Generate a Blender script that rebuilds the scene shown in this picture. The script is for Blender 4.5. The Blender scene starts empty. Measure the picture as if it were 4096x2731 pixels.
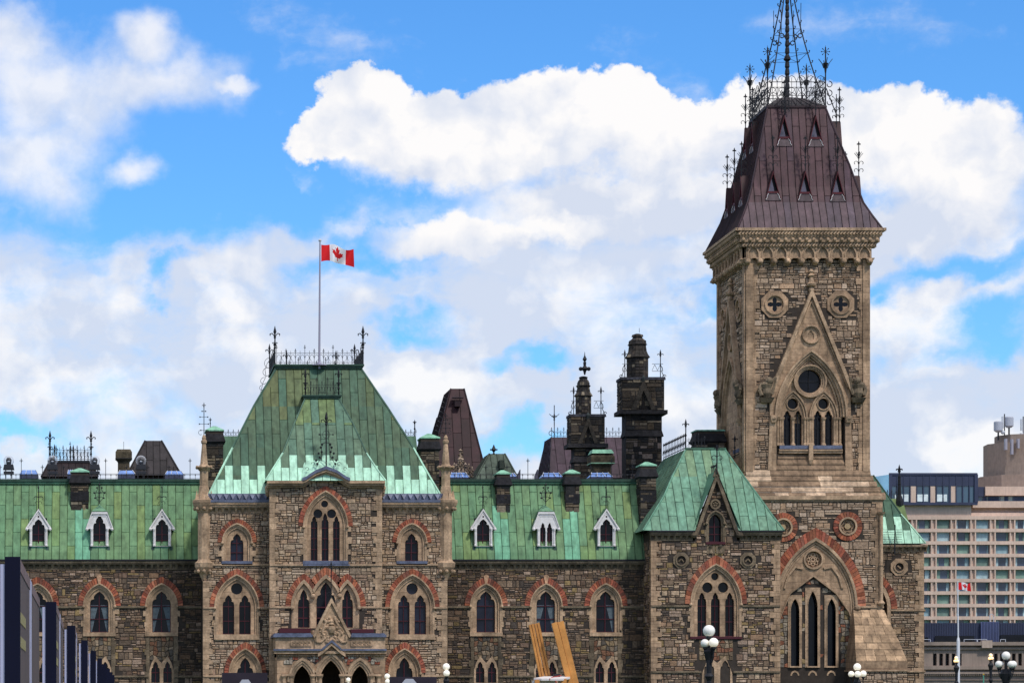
import bpy, math, random
from mathutils import Vector, Matrix
from mathutils.geometry import tessellate_polygon
random.seed(7)
sc = bpy.context.scene
R = math.radians
# ---------------------------------------------------------------- camera
F = 10800.0; VX = 457.0; VY = 2819.0; CZ = 1.7      # focal length, horizon and eye height in photo pixels / metres
cam = bpy.data.cameras.new("camera"); co = bpy.data.objects.new("camera", cam); sc.collection.objects.link(co)
co.location = (0, 0, CZ); co.rotation_euler = (R(90), 0, 0)
cam.sensor_width = 36; cam.lens = 36*F/4096
cam.shift_x = (2048-VX)/4096; cam.shift_y = (VY-1365.5)/4096
cam.clip_start = 0.5; cam.clip_end = 20000
sc.camera = co
sc.view_settings.view_transform = 'Standard'; sc.view_settings.look = 'None'
sc.view_settings.exposure = 0.0; sc.view_settings.gamma = 1
sc.view_settings.use_curve_mapping = False
try:
    sc.cycles.max_bounces = 6; sc.cycles.transparent_max_bounces = 8
except Exception: pass
# ---------------------------------------------------------------- sun
SUN_EL, SUN_AZ = 52, 150          # degrees; azimuth measured clockwise from +Y (the view direction)
sd = bpy.data.lights.new("sun", 'SUN'); so = bpy.data.objects.new("sun", sd); sc.collection.objects.link(so)
sd.energy = 2.6; sd.angle = R(7); sd.color = (1.0, 0.955, 0.89)
az, el = R(SUN_AZ), R(SUN_EL)
sv = Vector((math.sin(az)*math.cos(el), math.cos(az)*math.cos(el), math.sin(el)))
so.rotation_euler = sv.to_track_quat('Z', 'Y').to_euler(); so.location = (0, 0, 80)
# ---------------------------------------------------------------- sky
w = bpy.data.worlds.new("World"); sc.world = w; w.use_nodes = True
nt = w.node_tree; nt.nodes.clear()
def N(t, **k):
    n = nt.nodes.new(t)
    for a, b in k.items(): setattr(n, a, b)
    return n
def L(a, b): nt.links.new(a, b)
def setin(sock, v):
    if hasattr(v, 'is_output') or hasattr(v, 'links'): L(v, sock)
    else: sock.default_value = v
def M(op, a, b=0.0, c=0.0, clamp=False):
    n = N('ShaderNodeMath', operation=op); n.use_clamp = clamp
    setin(n.inputs[0], a); setin(n.inputs[1], b); setin(n.inputs[2], c)
    return n.outputs[0]
def VM(op, a, b=(0, 0, 0)):
    n = N('ShaderNodeVectorMath', operation=op); setin(n.inputs[0], a); setin(n.inputs[1], b)
    return n.outputs['Value'] if op in ('LENGTH', 'DOT_PRODUCT') else n.outputs[0]
def mixc(f, a, b):
    n = N('ShaderNodeMix', data_type='RGBA'); setin(n.inputs[0], f); setin(n.inputs[6], a); setin(n.inputs[7], b); return n.outputs[2]
def smooth(x, a, b):
    n = N('ShaderNodeMapRange', interpolation_type='SMOOTHSTEP'); setin(n.inputs[0], x); setin(n.inputs[1], a); setin(n.inputs[2], b); return n.outputs[0]
def noise(vec, scale, detail=5, rough=.55, off=None):
    if off: vec = VM('ADD', vec, off)
    n = N('ShaderNodeTexNoise'); setin(n.inputs['Vector'], vec); n.inputs['Scale'].default_value = scale
    n.inputs['Detail'].default_value = detail; n.inputs['Roughness'].default_value = rough
    return n.outputs['Fac'], n.outputs['Color']
sky = N('ShaderNodeTexSky', sky_type='NISHITA'); sky.sun_disc = False
sky.sun_elevation = el; sky.sun_rotation = az; sky.air_density = 1.0; sky.dust_density = 0.3; sky.ozone_density = 2.0
tc = N('ShaderNodeTexCoord'); sep = N('ShaderNodeSeparateXYZ'); L(tc.outputs['Generated'], sep.inputs[0])
dx, dy, dz = sep.outputs
U = M('ARCTAN2', dx, dy)
H = M('SQRT', M('ADD', M('MULTIPLY', dx, dx), M('MULTIPLY', dy, dy)))
V = M('DIVIDE', dz, M('MAXIMUM', H, 0.02))
cmb = N('ShaderNodeCombineXYZ'); L(U, cmb.inputs[0]); L(V, cmb.inputs[1]); uv = cmb.outputs[0]
def sk(px, py):                       # a sky direction (azimuth, slope)
    t = (px-VX)/F; return math.atan(t), (VY-py)/F/math.sqrt(1+t*t)
_, nc = noise(uv, 34, 6, .55)
warp = VM('SCALE', VM('SUBTRACT', nc, (.5, .5, .5))); nt.nodes[-1].inputs['Scale'].default_value = .026
_, nc2 = noise(uv, 110, 5, .62, (3.1, 1.7, 0))
warp2 = VM('SCALE', VM('SUBTRACT', nc2, (.5, .5, .5))); nt.nodes[-1].inputs['Scale'].default_value = .012
wuv = VM('ADD', VM('ADD', uv, warp), warp2)
def ellipses(lst, vec):
    out = None
    for px, py, a, b in lst:
        u0, v0 = sk(px, py)
        d = VM('LENGTH', VM('MULTIPLY', VM('SUBTRACT', vec, (u0, v0, 0)), (F/a, F/b, 0)))
        f = M('SUBTRACT', 1.0, d)
        if out is None: out = f
        else:
            n = N('ShaderNodeMath', operation='SMOOTH_MAX'); L(out, n.inputs[0]); L(f, n.inputs[1]); n.inputs[2].default_value = .25; out = n.outputs[0]
    return out
CUM = [(1480, 470, 260, 200), (1800, 600, 500, 240), (2230, 500, 330, 230), (2480, 440, 230, 170), (2750, 580, 420, 190), (3120, 540, 420, 240),
       (3560, 580, 330, 230), (3850, 700, 380, 280), (2500, 850, 800, 230), (3700, 900, 520, 200), (1900, 960, 500, 120), (1300, 560, 170, 90)]
LEFT = [(200, 380, 420, 260), (560, 330, 400, 160), (590, 170, 170, 110), (130, 660, 360, 220), (40, 180, 260, 150), (520, 700, 130, 80), (900, 330, 120, 40)]
fb, _ = noise(uv, 42, 7, .6, (9.1, 4.2, 0)); fbc = M('SUBTRACT', fb, .5)
c1 = M('ADD', ellipses(CUM, wuv), M('MULTIPLY', fbc, .35)); c2 = M('ADD', ellipses(LEFT, VM('ADD', uv, warp)), M('MULTIPLY', fbc, 1.3))
soft = N('ShaderNodeMapRange'); L(V, soft.inputs[0]); soft.inputs[1].default_value = (VY-900)/F; soft.inputs[2].default_value = (VY-500)/F; soft.inputs[3].default_value = .55; soft.inputs[4].default_value = .13
n_ = N('ShaderNodeMapRange', interpolation_type='SMOOTHSTEP'); L(c1, n_.inputs[0]); n_.inputs[1].default_value = 0; L(soft.outputs[0], n_.inputs[2]); m1 = n_.outputs[0]
m2 = M('MULTIPLY', smooth(c2, -.25, .85), .82)
vn, _ = noise(VM('ADD', VM('MULTIPLY', uv, (1, 1.8, 1)), warp), 15, 7, .6, (1.3, .4, 0))
vn2, _ = noise(uv, 70, 5, .62, (5.3, 2.4, 0))
BLUE = [(620, 900, 560, 210), (1150, 780, 420, 150), (3800, 1110, 460, 100), (1500, 1010, 420, 110), (60, 1690, 340, 100), (2050, 1800, 240, 100), (2950, 1140, 260, 80), (3950, 1330, 280, 130), (1650, 1300, 260, 120), (2150, 1450, 260, 80), (700, 1120, 240, 90), (3560, 1130, 240, 90)]
bl = M('MULTIPLY', M('MAXIMUM', ellipses(BLUE, VM('ADD', uv, VM('ADD', warp, warp))), 0.0), .62)
thr = N('ShaderNodeMapRange'); L(V, thr.inputs[0])
thr.inputs[1].default_value = (VY-1050)/F; thr.inputs[2].default_value = (VY-700)/F; thr.inputs[3].default_value = .30; thr.inputs[4].default_value = .68
veil = M('MULTIPLY', smooth(M('SUBTRACT', M('SUBTRACT', M('ADD', M('MULTIPLY', vn, .85), M('MULTIPLY', vn2, .2)), M('SUBTRACT', thr.outputs[0], M('MULTIPLY', smooth(V, .30, .5), .34))), M('MULTIPLY', bl, .62)), -.12, .26), .95)
mask = M('MAXIMUM', M('MAXIMUM', m1, m2), veil, clamp=True)
# cloud colour: sunlit crowns, lavender-grey undersides, billow relief from the difference of two shifted samples
bvec = VM('ADD', uv, VM('SCALE', warp)); nt.nodes[-2].inputs['Scale'].default_value = .6
ra, _ = noise(bvec, 24, 6, .52, (7.7, 3.3, 0)); rb, _ = noise(bvec, 24, 6, .52, (7.7+.0045, 3.3+.009, 0))
rel = M('MULTIPLY', M('SUBTRACT', ra, rb), 3.4)
low = N('ShaderNodeMapRange'); L(V, low.inputs[0]); low.inputs[1].default_value = (VY-980)/F; low.inputs[2].default_value = (VY-500)/F; low.inputs[3].default_value = .18; low.inputs[4].default_value = .95
puff = ellipses([(300, 1520, 420, 110), (3700, 1290, 420, 120), (2200, 920, 330, 80), (2700, 1230, 420, 90), (1700, 1550, 420, 110), (3900, 1800, 400, 110), (900, 1250, 300, 110)], wuv)
white = M('ADD', M('ADD', M('MAXIMUM', low.outputs[0], M('MULTIPLY', M('MAXIMUM', puff, 0.0), 1.3)), M('MULTIPLY', M('SUBTRACT', smooth(ra, .36, .66), .5), .75)), rel, clamp=True)
ccol = mixc(white, (6.7, 7.35, 8.75, 1), (9.9, 9.75, 9.75, 1))
hs = N('ShaderNodeHueSaturation'); L(sky.outputs[0], hs.inputs['Color']); hs.inputs['Saturation'].default_value = 1.15; hs.inputs['Value'].default_value = 1.0
SKYHS = hs
skc = VM('MULTIPLY', hs.outputs[0], (.72, 1.25, 1.75)); SKYMUL = nt.nodes[-1]
fin = mixc(mask, skc, ccol)
bg = N('ShaderNodeBackground'); L(fin, bg.inputs['Color']); bg.inputs['Strength'].default_value = 0.1
out = N('ShaderNodeOutputWorld'); L(bg.outputs[0], out.inputs[0])
# ---------------------------------------------------------------- materials
def mat(name, base, rough=.85, spec=.3, metal=0.0, n1=(0, 0), n2=(0, 0), streak=0, bump=0, bscale=6, stain=None, joints=None, emis=None):
    """base colour x per-piece tint x noise; stain=(colour, amount, scale); joints=(w,h) cut-stone joints"""
    m = bpy.data.materials.new(name); m.use_nodes = True
    t = m.node_tree; t.nodes.clear()
    def n(k, **kw):
        q = t.nodes.new(k)
        for a, b in kw.items(): setattr(q, a, b)
        return q
    o = n('ShaderNodeOutputMaterial'); b = n('ShaderNodeBsdfPrincipled'); t.links.new(b.outputs[0], o.inputs[0])
    b.inputs['Roughness'].default_value = rough; b.inputs['Metallic'].default_value = metal
    b.inputs['Specular IOR Level'].default_value = spec
    at = n('ShaderNodeAttribute'); at.attribute_name = 'Col'
    def mul(a, c):
        q = n('ShaderNodeMix', data_type='RGBA', blend_type='MULTIPLY'); q.inputs[0].default_value = 1
        t.links.new(a, q.inputs[6])
        if isinstance(c, tuple): q.inputs[7].default_value = c
        else: t.links.new(c, q.inputs[7])
        return q.outputs[2]
    cur = mul(at.outputs['Color'], (*base, 1))
    geo = n('ShaderNodeNewGeometry'); P = geo.outputs['Position']
    def nz(scale, vec=P, detail=4, lo=.3, hi=.7, v0=0., v1=1., sc3=None):
        if sc3:
            mm = n('ShaderNodeVectorMath', operation='MULTIPLY'); t.links.new(vec, mm.inputs[0]); mm.inputs[1].default_value = sc3; vec = mm.outputs[0]
        q = n('ShaderNodeTexNoise'); t.links.new(vec, q.inputs['Vector']); q.inputs['Scale'].default_value = scale; q.inputs['Detail'].default_value = detail
        r = n('ShaderNodeMapRange'); t.links.new(q.outputs['Fac'], r.inputs[0])
        for i, v in enumerate((lo, hi, v0, v1)): r.inputs[i+1].default_value = v
        return r.outputs[0]
    for sc_, am in (n1, n2):
        if sc_:
            r = nz(sc_, v0=1-am, v1=1+am*.7); cur = mul(cur, r)
    if streak:
        r = nz(2.2, v0=1-streak, v1=1+streak*.6, sc3=(1.6, 1.6, .22)); cur = mul(cur, r)
    if stain:
        c, am, s = stain
        f = nz(s, lo=.55, hi=.75, v1=am, sc3=(1, 1, .3))
        q = n('ShaderNodeMix', data_type='RGBA'); t.links.new(f, q.inputs[0]); t.links.new(cur, q.inputs[6]); q.inputs[7].default_value = (*c, 1); cur = q.outputs[2]
    if joints:
        cb = n('ShaderNodeSeparateXYZ'); t.links.new(P, cb.inputs[0])
        ad = n('ShaderNodeMath', operation='ADD'); t.links.new(cb.outputs[0], ad.inputs[0]); t.links.new(cb.outputs[1], ad.inputs[1])
        cc = n('ShaderNodeCombineXYZ'); t.links.new(ad.outputs[0], cc.inputs[0]); t.links.new(cb.outputs[2], cc.inputs[1])
        br = n('ShaderNodeTexBrick'); t.links.new(cc.outputs[0], br.inputs['Vector']); br.inputs['Scale'].default_value = 1
        br.inputs['Brick Width'].default_value = joints[0]; br.inputs['Row Height'].default_value = joints[1]; br.inputs['Mortar Size'].default_value = .012
        br.inputs['Color1'].default_value = (.82, .8, .78, 1); br.inputs['Color2'].default_value = (1.12, 1.1, 1.05, 1); br.inputs['Mortar'].default_value = (.5, .48, .46, 1)
        br.offset_frequency = 2
        cur = mul(cur, br.outputs['Color'])
    t.links.new(cur, b.inputs['Base Color'])
    if bump:
        q = n('ShaderNodeTexNoise'); t.links.new(P, q.inputs['Vector']); q.inputs['Scale'].default_value = bscale; q.inputs['Detail'].default_value = 4
        bu = n('ShaderNodeBump'); bu.inputs['Strength'].default_value = bump; bu.inputs['Distance'].default_value = .05
        t.links.new(q.outputs['Fac'], bu.inputs['Height']); t.links.new(bu.outputs[0], b.inputs['Normal'])
    if emis:
        b.inputs['Emission Color'].default_value = (*emis[0], 1); b.inputs['Emission Strength'].default_value = emis[1]
    return m
MT = dict(
 rubble=mat('rubble_stone', (1, 1, 1), .92, .2, n1=(7, .35), n2=(.35, .22), bump=.9, bscale=9),
 mortar=mat('mortar', (.055, .044, .037), .95, .1, n1=(3, .2)),
 ashlar=mat('cut_sandstone', (.43, .29, .19), .88, .25, n1=(.8, .38), n2=(5, .25), streak=.28, bump=.5, bscale=5, stain=((.12, .09, .065), .55, .5), joints=(1.1, .42)),
 trim=mat('moulded_sandstone', (.45, .305, .195), .88, .25, n1=(1.2, .4), n2=(7, .28), streak=.2, bump=.5, bscale=8, stain=((.11, .085, .06), .6, .8)),
 darktrim=mat('weathered_sandstone', (.2, .15, .1), .9, .2, n1=(1.3, .45), n2=(9, .3), bump=.5, bscale=9, stain=((.03, .027, .024), .8, 1.1)),
 brick=mat('red_voussoir', (1, 1, 1), .9, .2, n1=(9, .3), n2=(1, .15), bump=.5, bscale=10),
 copper=mat('green_copper', (1.15, 1.04, .96), .65, .25, n1=(.5, .14), n2=(6, .1), streak=.34),
 brown=mat('brown_copper', (1, 1, 1), .6, .25, n1=(1.2, .25), n2=(7, .15), streak=.25),
 lead=mat('lead_sheet', (.11, .125, .19), .5, .4, n1=(2, .35), n2=(8, .2)),
 iron=mat('black_iron', (.012, .012, .016), .6, .3),
 glass=mat('window_glass', (.006, .007, .012), .12, .2, n1=(.9, .5)),  # noise puts uneven reflections into the base colour
 frame=mat('maroon_wood', (.06, .009, .016), .6, .3),
 white=mat('white_paint', (.72, .69, .68), .6, .3, n1=(4, .12), stain=((.35, .33, .3), .4, 3)),
 curtain=mat('curtain', (.11, .14, .16), .9, .1, n1=(6, .3)),
 black=mat('blackened_stone', (1, 1, 1), .9, .25, n1=(4, .4), n2=(1, .3), bump=.8, bscale=7),
)
# ---------------------------------------------------------------- mesh builder
TR = [None]
def hsh(*a):
    return random.Random(hash(tuple(round(x, 3) for x in a)) & 0xffffffff).random()
class MB:
    def __init__(s): s.v = []; s.f = []; s.c = []; s.T = TR[0]; s.m = []
    def add(s, pts, faces, col=(1, 1, 1)):
        b = len(s.v)
        if s.T: pts = [s.T(*p) for p in pts]
        s.v += [tuple(p) for p in pts]
        for f in faces: s.f.append([b+i for i in f]); s.c.append(col)
    def face(s, pts, col=(1, 1, 1)): s.add(pts, [list(range(len(pts)))], col)
    def box(s, x0, x1, y0, y1, z0, z1, col=(1, 1, 1)):
        s.add([(x0, y0, z0), (x1, y0, z0), (x1, y1, z0), (x0, y1, z0), (x0, y0, z1), (x1, y0, z1), (x1, y1, z1), (x0, y1, z1)],
              [(0, 1, 5, 4), (1, 2, 6, 5), (2, 3, 7, 6), (3, 0, 4, 7), (4, 5, 6, 7), (3, 2, 1, 0)], col)
    def frus(s, a, za, b, zb, col=(1, 1, 1)):      # a,b = (x0,x1,y0,y1) at heights za,zb
        s.add([(a[0], a[2], za), (a[1], a[2], za), (a[1], a[3], za), (a[0], a[3], za), (b[0], b[2], zb), (b[1], b[2], zb), (b[1], b[3], zb), (b[0], b[3], zb)],
              [(0, 1, 5, 4), (1, 2, 6, 5), (2, 3, 7, 6), (3, 0, 4, 7), (4, 5, 6, 7), (3, 2, 1, 0)], col)
    def plate(s, outer, holes, y0, y1, col=(1, 1, 1), back=False):
        loops = [outer]+list(holes)
        tri = tessellate_polygon([[Vector((x, z, 0)) for x, z in l] for l in loops])
        flat = [p for l in loops for p in l]
        s.add([(x, y0, z) for x, z in flat], [list(t) for t in tri], col)
        if back: s.add([(x, y1, z) for x, z in flat], [list(t) for t in tri], col)
        for l in loops:
            n = len(l)
            s.add([(x, y0, z) for x, z in l]+[(x, y1, z) for x, z in l], [(i, (i+1) % n, n+(i+1) % n, n+i) for i in range(n)], col)
    def ring(s, a, b, y0, y1, col=(1, 1, 1), colf=None, gap=0., closed=False, back=False):
        """a,b: equal-length outlines; solid between them"""
        n = len(a)
        for i in range(n if closed else n-1):
            j = (i+1) % n
            c = colf(i) if colf else col
            p = [a[i], a[j], b[j], b[i]]
            if gap:
                cx = sum(q[0] for q in p)/4; cz = sum(q[1] for q in p)/4
                tx, tz = (p[1][0]-p[0][0]), (p[1][1]-p[0][1]); l = math.hypot(tx, tz) or 1
                g = min(gap, l*.3); tx *= g/l; tz *= g/l
                p = [(p[0][0]+tx, p[0][1]+tz), (p[1][0]-tx, p[1][1]-tz), (p[2][0]-tx, p[2][1]-tz), (p[3][0]+tx, p[3][1]+tz)]
            s.add([(x, y0, z) for x, z in p]+[(x, y1, z) for x, z in p], [(0, 1, 2, 3), (0, 1, 5, 4), (1, 2, 6, 5), (2, 3, 7, 6), (3, 0, 4, 7)], c)
    def tube(s, p, q, r=.025, n=4, r2=None, col=(1, 1, 1)):
        p = Vector(p); q = Vector(q); d = q-p
        if d.length < 1e-6: return
        d.normalize(); u = d.cross(Vector((0, 0, 1)) if abs(d.z) < .9 else Vector((0, 1, 0))).normalized(); w_ = d.cross(u)
        r2 = r if r2 is None else r2; pts = []
        for c, rr in ((p, r), (q, r2)):
            for i in range(n):
                a = 2*math.pi*(i+.5)/n; pts.append(tuple(c+u*(rr*math.cos(a))+w_*(rr*math.sin(a))))
        s.add(pts, [(i, (i+1) % n, n+(i+1) % n, n+i) for i in range(n)]+[list(range(n))[::-1], list(range(n, 2*n))], col)
    def path(s, pts, r=.025, n=4, col=(1, 1, 1)):
        for a, b in zip(pts, pts[1:]): s.tube(a, b, r, n, col=col)
    def lathe(s, cx, cy, prof, n=12, col=(1, 1, 1), ph=.5, colf=None):
        pts = []
        for r, z in prof:
            for i in range(n):
                a = 2*math.pi*(i+ph)/n; pts.append((cx+r*math.cos(a), cy+r*math.sin(a), z))
        for k in range(len(prof)-1):
            c = colf(k) if colf else col
            s.add(pts[k*n:(k+2)*n], [(i, (i+1) % n, n+(i+1) % n, n+i) for i in range(n)], c)
        s.add(pts[-n:], [list(range(n))], col); s.add(pts[:n], [list(range(n))[::-1]], col)
    def ball(s, x, y, z, r, n=10, k=6, sz=1., col=(1, 1, 1)):
        s.lathe(x, y, [(max(r*math.sin(math.pi*i/k), .001), z-r*sz*math.cos(math.pi*i/k)) for i in range(k+1)], n, col)
    def build(s, name, m, parent=None, smooth=False, label=None):
        me = bpy.data.meshes.new(name); me.from_pydata(s.v, [], s.f)
        ca = me.color_attributes.new('Col', 'FLOAT_COLOR', 'CORNER'); buf = []
        for f, c in zip(s.f, s.c): buf += [c[0], c[1], c[2], 1.]*len(f)
        ca.data.foreach_set('color', buf)
        me.materials.append(MT[m] if isinstance(m, str) else m)
        if smooth: me.polygons.foreach_set('use_smooth', [True]*len(me.polygons))
        o = bpy.data.objects.new(name, me); sc.collection.objects.link(o)
        if parent is not None:
            o.parent = parent
            if parent.type == 'EMPTY': o.matrix_parent_inverse = Matrix.Translation(-Vector(parent.location))
        if label: o['label'] = label
        return o
def tag(o, label, cat, group=None, kind=None):
    if label: o['label'] = label
    if cat: o['category'] = cat
    if group: o['group'] = group
    if kind: o['kind'] = kind
    return o
def thing(name, label, cat, loc, group=None):
    o = bpy.data.objects.new(name, None); sc.collection.objects.link(o); o.location = loc; o.empty_display_size = .3
    return tag(o, label, cat, group)
def struct(o): o['kind'] = 'structure'; return o
class PL:
    """a plane parallel to the picture at distance Y: pixel of the photo -> metres on it"""
    def __init__(s, Y): s.Y = Y; s.s = Y/F
    def x(s, px): return (px-VX)*s.s
    def z(s, py): return CZ+(VY-py)*s.s
    def p(s, px, py): return (s.x(px), s.z(py))
def arch(cx, zs, hw, rise, n=10, legs=None):
    """pointed arch outline from left to right (x,z)"""
    r = (hw*hw+rise*rise)/(2*hw); c = r-hw; a1 = math.atan2(rise, c) if c > -hw else math.pi/2
    L_ = [(cx+c-r*math.cos(a1*i/n), zs+r*math.sin(a1*i/n)) for i in range(n+1)]
    P = L_+[(2*cx-x, z) for x, z in L_[::-1][1:]]
    if legs is not None: P = [(cx-hw, legs)]+P+[(cx+hw, legs)]
    return P
def cusped(cx, z0, zs, hw, rise):
    k = [(1, 0), (.97, .22), (.86, .38), (.55, .44), (.62, .56), (.5, .72), (.27, .88), (0, 1)]
    Rr = [(cx+hw*a, zs+rise*b) for a, b in k]
    return [(cx-hw, z0)]+[(2*cx-x, z) for x, z in Rr]+Rr[::-1][1:]+[(cx+hw, z0)]
def circ(cx, cz, r, n=16): return [(cx+r*math.cos(2*math.pi*i/n), cz+r*math.sin(2*math.pi*i/n)) for i in range(n)]
def inside(pt, poly):
    x, z = pt; c = False; j = len(poly)-1
    for i in range(len(poly)):
        xi, zi = poly[i]; xj, zj = poly[j]
        if (zi > z) != (zj > z) and x < (xj-xi)*(z-zi)/(zj-zi)+xi: c = not c
        j = i
    return c
# ---------------------------------------------------------------- masonry
def calm(pal, t=.3):
    """pull a palette towards its own mean"""
    m = [sum(c[i] for c in pal)/len(pal) for i in range(3)]
    return [tuple(c[i]+(m[i]-c[i])*t for i in range(3)) for c in pal]
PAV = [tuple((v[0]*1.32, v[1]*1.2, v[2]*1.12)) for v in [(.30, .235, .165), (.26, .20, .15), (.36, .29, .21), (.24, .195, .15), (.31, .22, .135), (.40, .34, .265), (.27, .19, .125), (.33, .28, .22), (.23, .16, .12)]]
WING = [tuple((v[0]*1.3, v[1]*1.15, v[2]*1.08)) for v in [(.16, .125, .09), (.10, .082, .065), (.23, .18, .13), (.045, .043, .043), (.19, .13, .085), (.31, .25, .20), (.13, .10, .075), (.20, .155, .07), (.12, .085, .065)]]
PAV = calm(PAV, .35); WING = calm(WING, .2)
SOOT_BACKLIT = [(.035, .032, .03), (.05, .042, .035), (.025, .024, .024), (.14, .11, .08), (.045, .036, .028), (.10, .075, .05), (.03, .03, .03), (.2, .165, .12), (.07, .055, .042)]  # sooty stone tones, with the stacks' backlit darkness painted in as well
def rubble(mb, x0, x1, z0, z1, y, pal, skip=(), rh=(.14, .25), rw=(.18, .55), region=None, tone=1.0, dark=None):
    """snecked rubble: big random cells, each split into a few unequal stones"""
    z = z0
    U_ = random.uniform
    def stone(a, b, za, zb):
        smp = [(a, za), (b, za), (a, zb), (b, zb), ((a+b)/2, (za+zb)/2)]
        if any(inside(q, S) for S in skip for q in smp): return
        if region and not all(inside(q, region) for q in smp): return
        c = random.choice(pal); k = U_(.78, 1.22)*tone
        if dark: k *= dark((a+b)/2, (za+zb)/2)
        g = .017; e = .02; pr = U_(.02, .055)
        j = [U_(-.008, .014) for _ in range(4)]; i_ = [U_(-.008, .014) for _ in range(4)]
        A = [(a+g+i_[0], za+g+j[0]), (b-g-i_[1], za+g+j[1]), (b-g-i_[2], zb-g-j[2]), (a+g+i_[3], zb-g-j[3])]
        cx, cz = (a+b)/2, (za+zb)/2
        B = [(p[0]+(e if p[0] < cx else -e), p[1]+(e if p[1] < cz else -e)) for p in A]
        mb.add([(p[0], y, p[1]) for p in A]+[(p[0], y-pr, p[1]) for p in B],
               [(4, 5, 6, 7), (0, 1, 5, 4), (1, 2, 6, 5), (2, 3, 7, 6), (3, 0, 4, 7)], tuple(u*k for u in c))
    while z < z1-.04:
        H_ = (rh[0]+rh[1])*U_(.85, 1.25)
        if z+H_ > z1-.15: H_ = z1-z
        x = x0
        while x < x1-.02:
            wd = U_(rw[0]*1.3, rw[1]*1.6)
            if x+wd > x1-.2: wd = x1-x
            n = random.choice((1, 2, 2, 2, 3, 3)) if H_ > rh[0]*1.6 else random.choice((1, 1, 2))
            ys = sorted(U_(.22, .78) for _ in range(n-1))
            if n == 3: ys = [U_(.25, .42), U_(.58, .76)]
            ys = [0]+ys+[1]
            for q in range(n):
                za, zb = z+H_*ys[q], z+H_*ys[q+1]
                if zb-za < .07: continue
                if wd > .42 and random.random() < .62: m_ = x+wd*U_(.3, .7); stone(x, m_, za, zb); stone(m_, x+wd, za, zb)
                else: stone(x, x+wd, za, zb)
            x += wd
        z += H_
def polyrubble(mb, x0, x1, z0, z1, y, pal, skip=(), region=None, s=.3):
    """random polygonal stones"""
    nx = max(1, int((x1-x0)/s)); nz = max(1, int((z1-z0)/s)); sx = (x1-x0)/nx; sz = (z1-z0)/nz
    P = {}
    for i in range(nx+1):
        for k in range(nz+1):
            P[i, k] = (x0+(i+(.0 if i in (0, nx) else random.uniform(-.33, .33)))*sx, z0+(k+(.0 if k in (0, nz) else random.uniform(-.33, .33)))*sz)
    for i in range(nx):
        for k in range(nz):
            q = [P[i, k], P[i+1, k], P[i+1, k+1], P[i, k+1]]
            cx = sum(p[0] for p in q)/4; cz = sum(p[1] for p in q)/4
            if any(inside(p, S) for S in skip for p in q+[(cx, cz)]): continue
            if region and not inside((cx, cz), region): continue
            c = random.choice(pal); kk = random.uniform(.8, 1.2)
            A = [(cx+(p[0]-cx)*.9, cz+(p[1]-cz)*.9) for p in q]; B = [(cx+(p[0]-cx)*.74, cz+(p[1]-cz)*.74) for p in q]
            mb.add([(p[0], y, p[1]) for p in A]+[(p[0], y-.03, p[1]) for p in B], [(4, 5, 6, 7), (0, 1, 5, 4), (1, 2, 6, 5), (2, 3, 7, 6), (3, 0, 4, 7)], tuple(u*kk for u in c))
def wall(par, outer, holes, Y, pal, thick=.5, back=None, skip=(), **kw):
    """mortar bed with openings + every stone laid on it"""
    mb = MB(); mb.plate(outer, holes, Y, Y+thick); b = mb.build('wall', 'mortar', par)
    st = MB(); xs = [p[0] for p in outer]; zs = [p[1] for p in outer]
    rubble(st, min(xs), max(xs), min(zs), max(zs), Y-.002, pal, list(holes)+list(skip), region=[(x, z) for x, z in grow(outer)], **kw)
    st.build('stonework', 'rubble', b)
    return b
def grow(poly, e=.02):
    cx = sum(p[0] for p in poly)/len(poly); cz = sum(p[1] for p in poly)/len(poly)
    return [(x+(e if x > cx else -e), z+(e if z > cz else -e)) for x, z in poly]
def quoins(mb, x, y, z0, z1, sgn, dep=.5, h=.36, wl=.62, ws=.38, pr=.07):
    z = z0; i = 0
    while z < z1-.05:
        zz = min(z+h*random.uniform(.8, 1.2), z1); wd = (wl if i % 2 else ws)*random.uniform(.85, 1.15)
        k = random.uniform(.82, 1.15)
        x0, x1 = (x-.02, x+wd) if sgn > 0 else (x-wd, x+.02)
        mb.box(x0, x1, y-pr, y+dep, z+.008, zz-.008, (k, k, k)); z = zz; i += 1
def redc(i=0):
    k = random.uniform(.6, 1.35); return random.choice([(.34*k, .10*k, .06*k), (.28*k, .085*k, .055*k), (.40*k, .15*k, .085*k), (.36*k, .115*k, .06*k), (.2*k, .08*k, .055*k)])
def brick_arch(par, cx, zs, hi, ri, ho, ro, Y, n=13, pr=.1, y1=.06):
    mb = MB(); mb.ring(arch(cx, zs, hi, ri, n), arch(cx, zs, ho, ro, n), Y-pr, Y+y1, colf=redc, gap=.012)
    mb.ring(arch(cx, zs, hi+.02, ri+.02, n), arch(cx, zs, ho-.02, ro-.02, n), Y-pr+.03, Y+y1, col=(.06, .035, .03))
    return mb.build('brick_arch', 'brick', par)
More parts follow.
